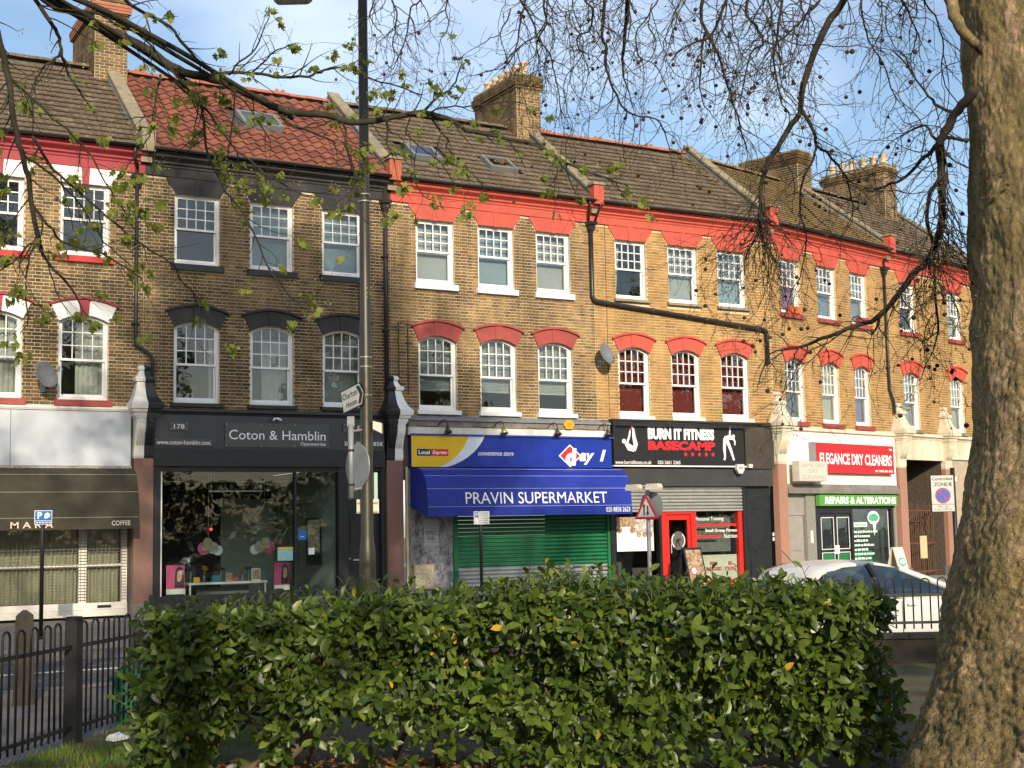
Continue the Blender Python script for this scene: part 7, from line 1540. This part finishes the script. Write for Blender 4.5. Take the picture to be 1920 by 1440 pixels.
# lifting limbs of both trees out of the picture
def bough(mb, p, d, L, r_, depth, rr, mn=0.004):
    n = 6; P = [p]; Rr = [r_]
    for k in range(n):
        d = (d+Vector((rr.uniform(-.22, .22), rr.uniform(-.22, .22), rr.uniform(-.12, .20)))).normalized(); P.append(P[-1]+d*(L/n)); Rr.append(max(mn, r_*(1-0.6*(k+1)/n)))
    mb.tube(P, Rr, 6 if r_ > 0.03 else 4, False)
    if depth:
        for k in range(2, n+1):
            for j in range(2 if depth > 1 else 3):
                s = Matrix.Rotation(rr.random()*6.28, 3, d) @ d.orthogonal().normalized()
                bough(mb, P[k], d*0.6+s*0.8+Vector((0, 0, 0.15)), L*rr.uniform(0.38, 0.6), Rr[k]*0.6, depth-1, rr, mn)
rr = random.Random(21); CRN = MB()
for k in range(7):
    w = R(105)+R(150)*k/6; bough(CRN, Vector((0.3*math.cos(w), 0.3*math.sin(w), 8.9)), Vector((math.cos(w)*0.8, math.sin(w)*0.8, 1.0)), 6.4, 0.16, 3, rr, 0.007)
CB = MB()
for i in range(0, len(CRN.v), 5):
    q = Vector(CRN.v[i])
    if q.z < 10.5 or rr.random() < 0.35: continue
    for k in range(2):
        c = q+Vector((rr.gauss(0, .16), rr.gauss(0, .16), rr.gauss(0, .16))); e = Vector((rr.uniform(-1, 1), rr.uniform(-1, 1), rr.uniform(-1, 1))).normalized()*0.05; h = e.orthogonal().normalized()*0.035; CB.quad(c-e, c+h, c+e, c-h)
CRN.ob('crown', PBARK, plane, True)
CB.ob('crown_leaves', leaf_mat('crown_leaf', [(0.0, (0.10, 0.13, 0.03)), (1.0, (0.20, 0.22, 0.06))], 0.6, 0.3, 0.3), plane, False, 'stuff')
MB().tube([(0, 0, -0.1), (0.02, 0.0, 0.5), (0.05, 0.05, 2.0), (0.1, 0.1, 3.6), (0.15, 0.15, 5.2)], [0.27, 0.21, 0.18, 0.17, 0.14], 14).ob('trunk', BARKD, maple, True)
for l in LIMBS:
    if l[0] == 'm' and l[1] > 0.009 and l[3][0][2] > 4.4:
        a = Vector(l[3][0])-MT; b = Vector(l[3][1])-MT; st_ = Vector((0.15, 0.15, 4.4)); md = st_.lerp(a, 0.5)+Vector((0, 0, 0.35))
        MB().tube(smooth_path([st_, md, a, a.lerp(b, 0.3)], 4), [l[1]*(2.4-1.4*min(1, k/9)) for k in range(13)], 8).ob('limb', BARKD, maple, True)
CR2 = MB()
for k in range(5):
    w = 6.28*k/5+1.0; bough(CR2, Vector((0.15, 0.15, 5.1)), Vector((math.cos(w)*0.7, math.sin(w)*0.7, 1.1)), 3.6, 0.09, 3, rr, 0.005)
CR2.ob('crown', BARKD, maple, True)
# conv = shift to tree local
def shift(mb, root): mb.v = [(x-root.x, y-root.y, z-root.z) for x, y, z in mb.v]; return mb
for p in seed_pts:
    L = rt_.uniform(0.04, 0.10); TW.tube([p, p+Vector((rt_.uniform(-.008, .008), rt_.uniform(-.008, .008), -L))], 0.0011, 3, False)
    p.z -= L+0.013
rt_.shuffle(seed_pts)
ico = bpy.data.meshes.new('seed_ball'); import bmesh
bm = bmesh.new(); bmesh.ops.create_icosphere(bm, subdivisions=2, radius=0.0145)
for v in bm.verts: v.co *= 1+0.07*math.sin(v.co.x*900)*math.sin(v.co.y*870)
bm.to_mesh(ico); bm.free(); ico.materials.append(SEEDM); ico.polygons.foreach_set('use_smooth', [True]*len(ico.polygons))
for p in seed_pts[:300]:
    o = bpy.data.objects.new('seed_ball', ico); COL.objects.link(o); o.parent = plane; o.location = p-PT; s = rt_.uniform(0.75, 1.15); o.scale = (s, s, s)
shift(TW, PT).ob('twigs', TWIGD, plane, True, 'stuff')
shift(BUD, PT).ob('buds', leaf_mat('opening_bud', [(0.0, (0.10, 0.06, 0.03)), (0.6, (0.16, 0.13, 0.05)), (1.0, (0.22, 0.22, 0.07))], 0.7, 0.2, 0.3), plane, False, 'stuff')
shift(MW, MT).ob('twigs', BARKD, maple, True, 'stuff')
# maple leaves
MLM = leaf_mat('young_maple_leaf', [(0.0, (0.09, 0.12, 0.018)), (0.4, (0.15, 0.18, 0.03)), (0.75, (0.22, 0.24, 0.05)), (1.0, (0.28, 0.25, 0.075))], 0.6, 0.40, 0.3, (0.45, 0.52, 0.06))
pol = [(0.0, 0.0), (0.10, -0.22), (0.32, -0.42), (0.38, -0.20), (0.66, -0.40), (0.66, -0.14), (1.0, 0.0), (0.66, 0.14), (0.66, 0.40), (0.38, 0.20), (0.32, 0.42), (0.10, 0.22)]
MV = [(0.36, 0, 0.0)] + [(x, y, 0.12*abs(y)-0.10*x*x) for x, y in pol]; MF = [(0, i, i % 12 + 1) for i in range(1, 13)]
mlv = []; blos = MB()
def mleaf(p, d, sz):
    ld = (d+Vector((rt_.uniform(-.7, .7), rt_.uniform(-.7, .7), -0.75))).normalized(); u_ = Vector((rt_.uniform(-1, 1), rt_.uniform(-1, 1), 0.4)); u_ = (u_-ld*u_.dot(ld)).normalized(); y = u_.cross(ld)
    pet = p+ld*0.02+Vector((rt_.uniform(-.03, .03), rt_.uniform(-.03, .03), rt_.uniform(-.03, .01)))
    mlv.append(Matrix.Translation(pet-MT) @ Matrix((ld, y, u_)).transposed().to_4x4() @ Matrix.Scale(sz, 4))
rt_.shuffle(tips)
for i, (p, d, dep) in enumerate(tips):
    if p.x < 0.2: continue
    if rt_.random() < 0.36:
        for k in range(rt_.randint(5, 10)): mleaf(p, d, rt_.uniform(0.028, 0.066))
    if rt_.random() < 0.35:
        for k in range(10):
            q = p-MT+Vector((rt_.gauss(0, .025), rt_.gauss(0, .025), rt_.gauss(-.015, .02))); e = Vector((rt_.uniform(-1, 1), rt_.uniform(-1, 1), rt_.uniform(-1, 1))).normalized()*0.006; h = e.orthogonal(); blos.quad(q-e, q+h*0.7, q+e, q-h*0.7)
mlm = bpy.data.meshes.new('leaf'); mlm.from_pydata(MV, [], MF); mlm.materials.append(MLM)
mlv.sort(key=lambda m: (m.translation+MT-camv).length)
for m in mlv[:300]:
    o = bpy.data.objects.new('leaf', mlm); COL.objects.link(o); o.parent = maple; o.matrix_local = m
if len(mlv) > 300: bake('foliage', mlv[300:], MV, MF, MLM, maple)
blos.ob('blossom', leaf_mat('maple_blossom', [(0.0, (0.34, 0.36, 0.06)), (1.0, (0.5, 0.48, 0.14))], 0.6, 0.3, 0.3), maple, False, 'stuff')
# trees along the far side of the park, behind the viewer
rp = random.Random(9); FT = []
for k in range(13):
    cx, cy_ = -60+11*k+rp.uniform(-3, 3), -38-rp.uniform(0, 14)+0.004*(11*k-60)**2; hh = rp.uniform(17, 20)
    for j in range(2600):
        w = rp.random()*6.28; u = rp.uniform(-1, 1); rr_ = rp.random()**0.4; s_ = math.sqrt(1-u*u)
        q = Vector((cx+5.4*rr_*s_*math.cos(w), cy_+5.4*rr_*s_*math.sin(w), hh*0.55+hh*0.5*rr_*u))
        FT.append(Matrix.Translation(q) @ Matrix.Rotation(rp.random()*6.28, 4, 'Z') @ Matrix.Rotation(rp.random()*3.1, 4, 'X') @ Matrix.Scale(rp.uniform(0.22, 0.55), 4))
for j in range(14000):
    q = Vector((rp.uniform(-75, 75), -34-rp.uniform(0, 6), rp.uniform(-0.2, 5.5)))
    FT.append(Matrix.Translation(q) @ Matrix.Rotation(rp.random()*6.28, 4, 'Z') @ Matrix.Rotation(rp.random()*3.1, 4, 'X') @ Matrix.Scale(rp.uniform(0.25, 0.6), 4))
PTL = leaf_mat('park_tree_leaf', [(0.0, (0.03, 0.05, 0.012)), (1.0, (0.07, 0.10, 0.03))], 0.6, 0.2, 0.3)
for ti, blobs in enumerate((((-7.0, -8.0, 9.2, 3.0, 3.4, 1700),), ((-3.2, -9.6, 9.6, 1.8, 1.8, 260), (-3.0, -8.8, 20.4, 4.4, 2.5, 1500)), ((6.4, -8.6, 7.6, 1.7, 1.7, 330),))):  # last crown is added out of view to darken the right-hand ground
    NT = []; bx_, by_, top_ = blobs[0][0], blobs[0][1], blobs[-1][2]
    for (cx, cy_, cz_, ra_, rz_, num) in blobs:
        for j in range(num):
            w = rp.random()*6.28; u = rp.uniform(-1, 1); rr_ = rp.random()**0.36; s_ = math.sqrt(1-u*u)
            q = Vector((cx+ra_*rr_*s_*math.cos(w), cy_+ra_*rr_*s_*math.sin(w), cz_+rz_*rr_*u))
            if noise.noise(q*0.75) > 0.16: continue
            NT.append(Matrix.Translation(q-Vector((bx_, by_, 0))) @ Matrix.Rotation(rp.random()*6.28, 4, 'Z') @ Matrix.Rotation(rp.random()*3.1, 4, 'X') @ Matrix.Scale(rp.uniform(2.2, 4.5), 4))
    pk = thing('park_tree', ['broad dense low crowned tree standing in the park behind the viewer', 'very tall slim tree standing in the park behind the viewer', 'unseen small round tree added behind the viewer to shade the ground'][ti], 'tree', (bx_, by_, 0), 0, 'park trees behind the viewer')
    MB().tube([(0, 0, -0.1), (0.1, 0, 2.5), (0.2, 0.1, 6.0), (0.5, 0.3, top_)], [0.32, 0.25, 0.18, 0.05], 10).ob('trunk', BARKD, pk, True)
    bake('crown', NT, LV, LF, PTL, pk)
ft = bake('distant_trees', FT, [(-1, 0, 0), (0, -0.6, 0.1), (1, 0, 0), (0, 0.6, 0.1)], [(0, 1, 2, 3)], leaf_mat('distant_tree_leaf', [(0.0, (0.035, 0.045, 0.015)), (1.0, (0.08, 0.09, 0.03))], 0.8, 0.2, 0.2), None); tag(ft, 'far belt of trees across the park reflected in the shop windows', 'trees')
print('LEAVES', len(singles), 'MAPLE', len(mlv), 'SEEDS', len(seed_pts), 'TW', len(TW.f), 'CROWN', len(CRN.f), len(CR2.f))
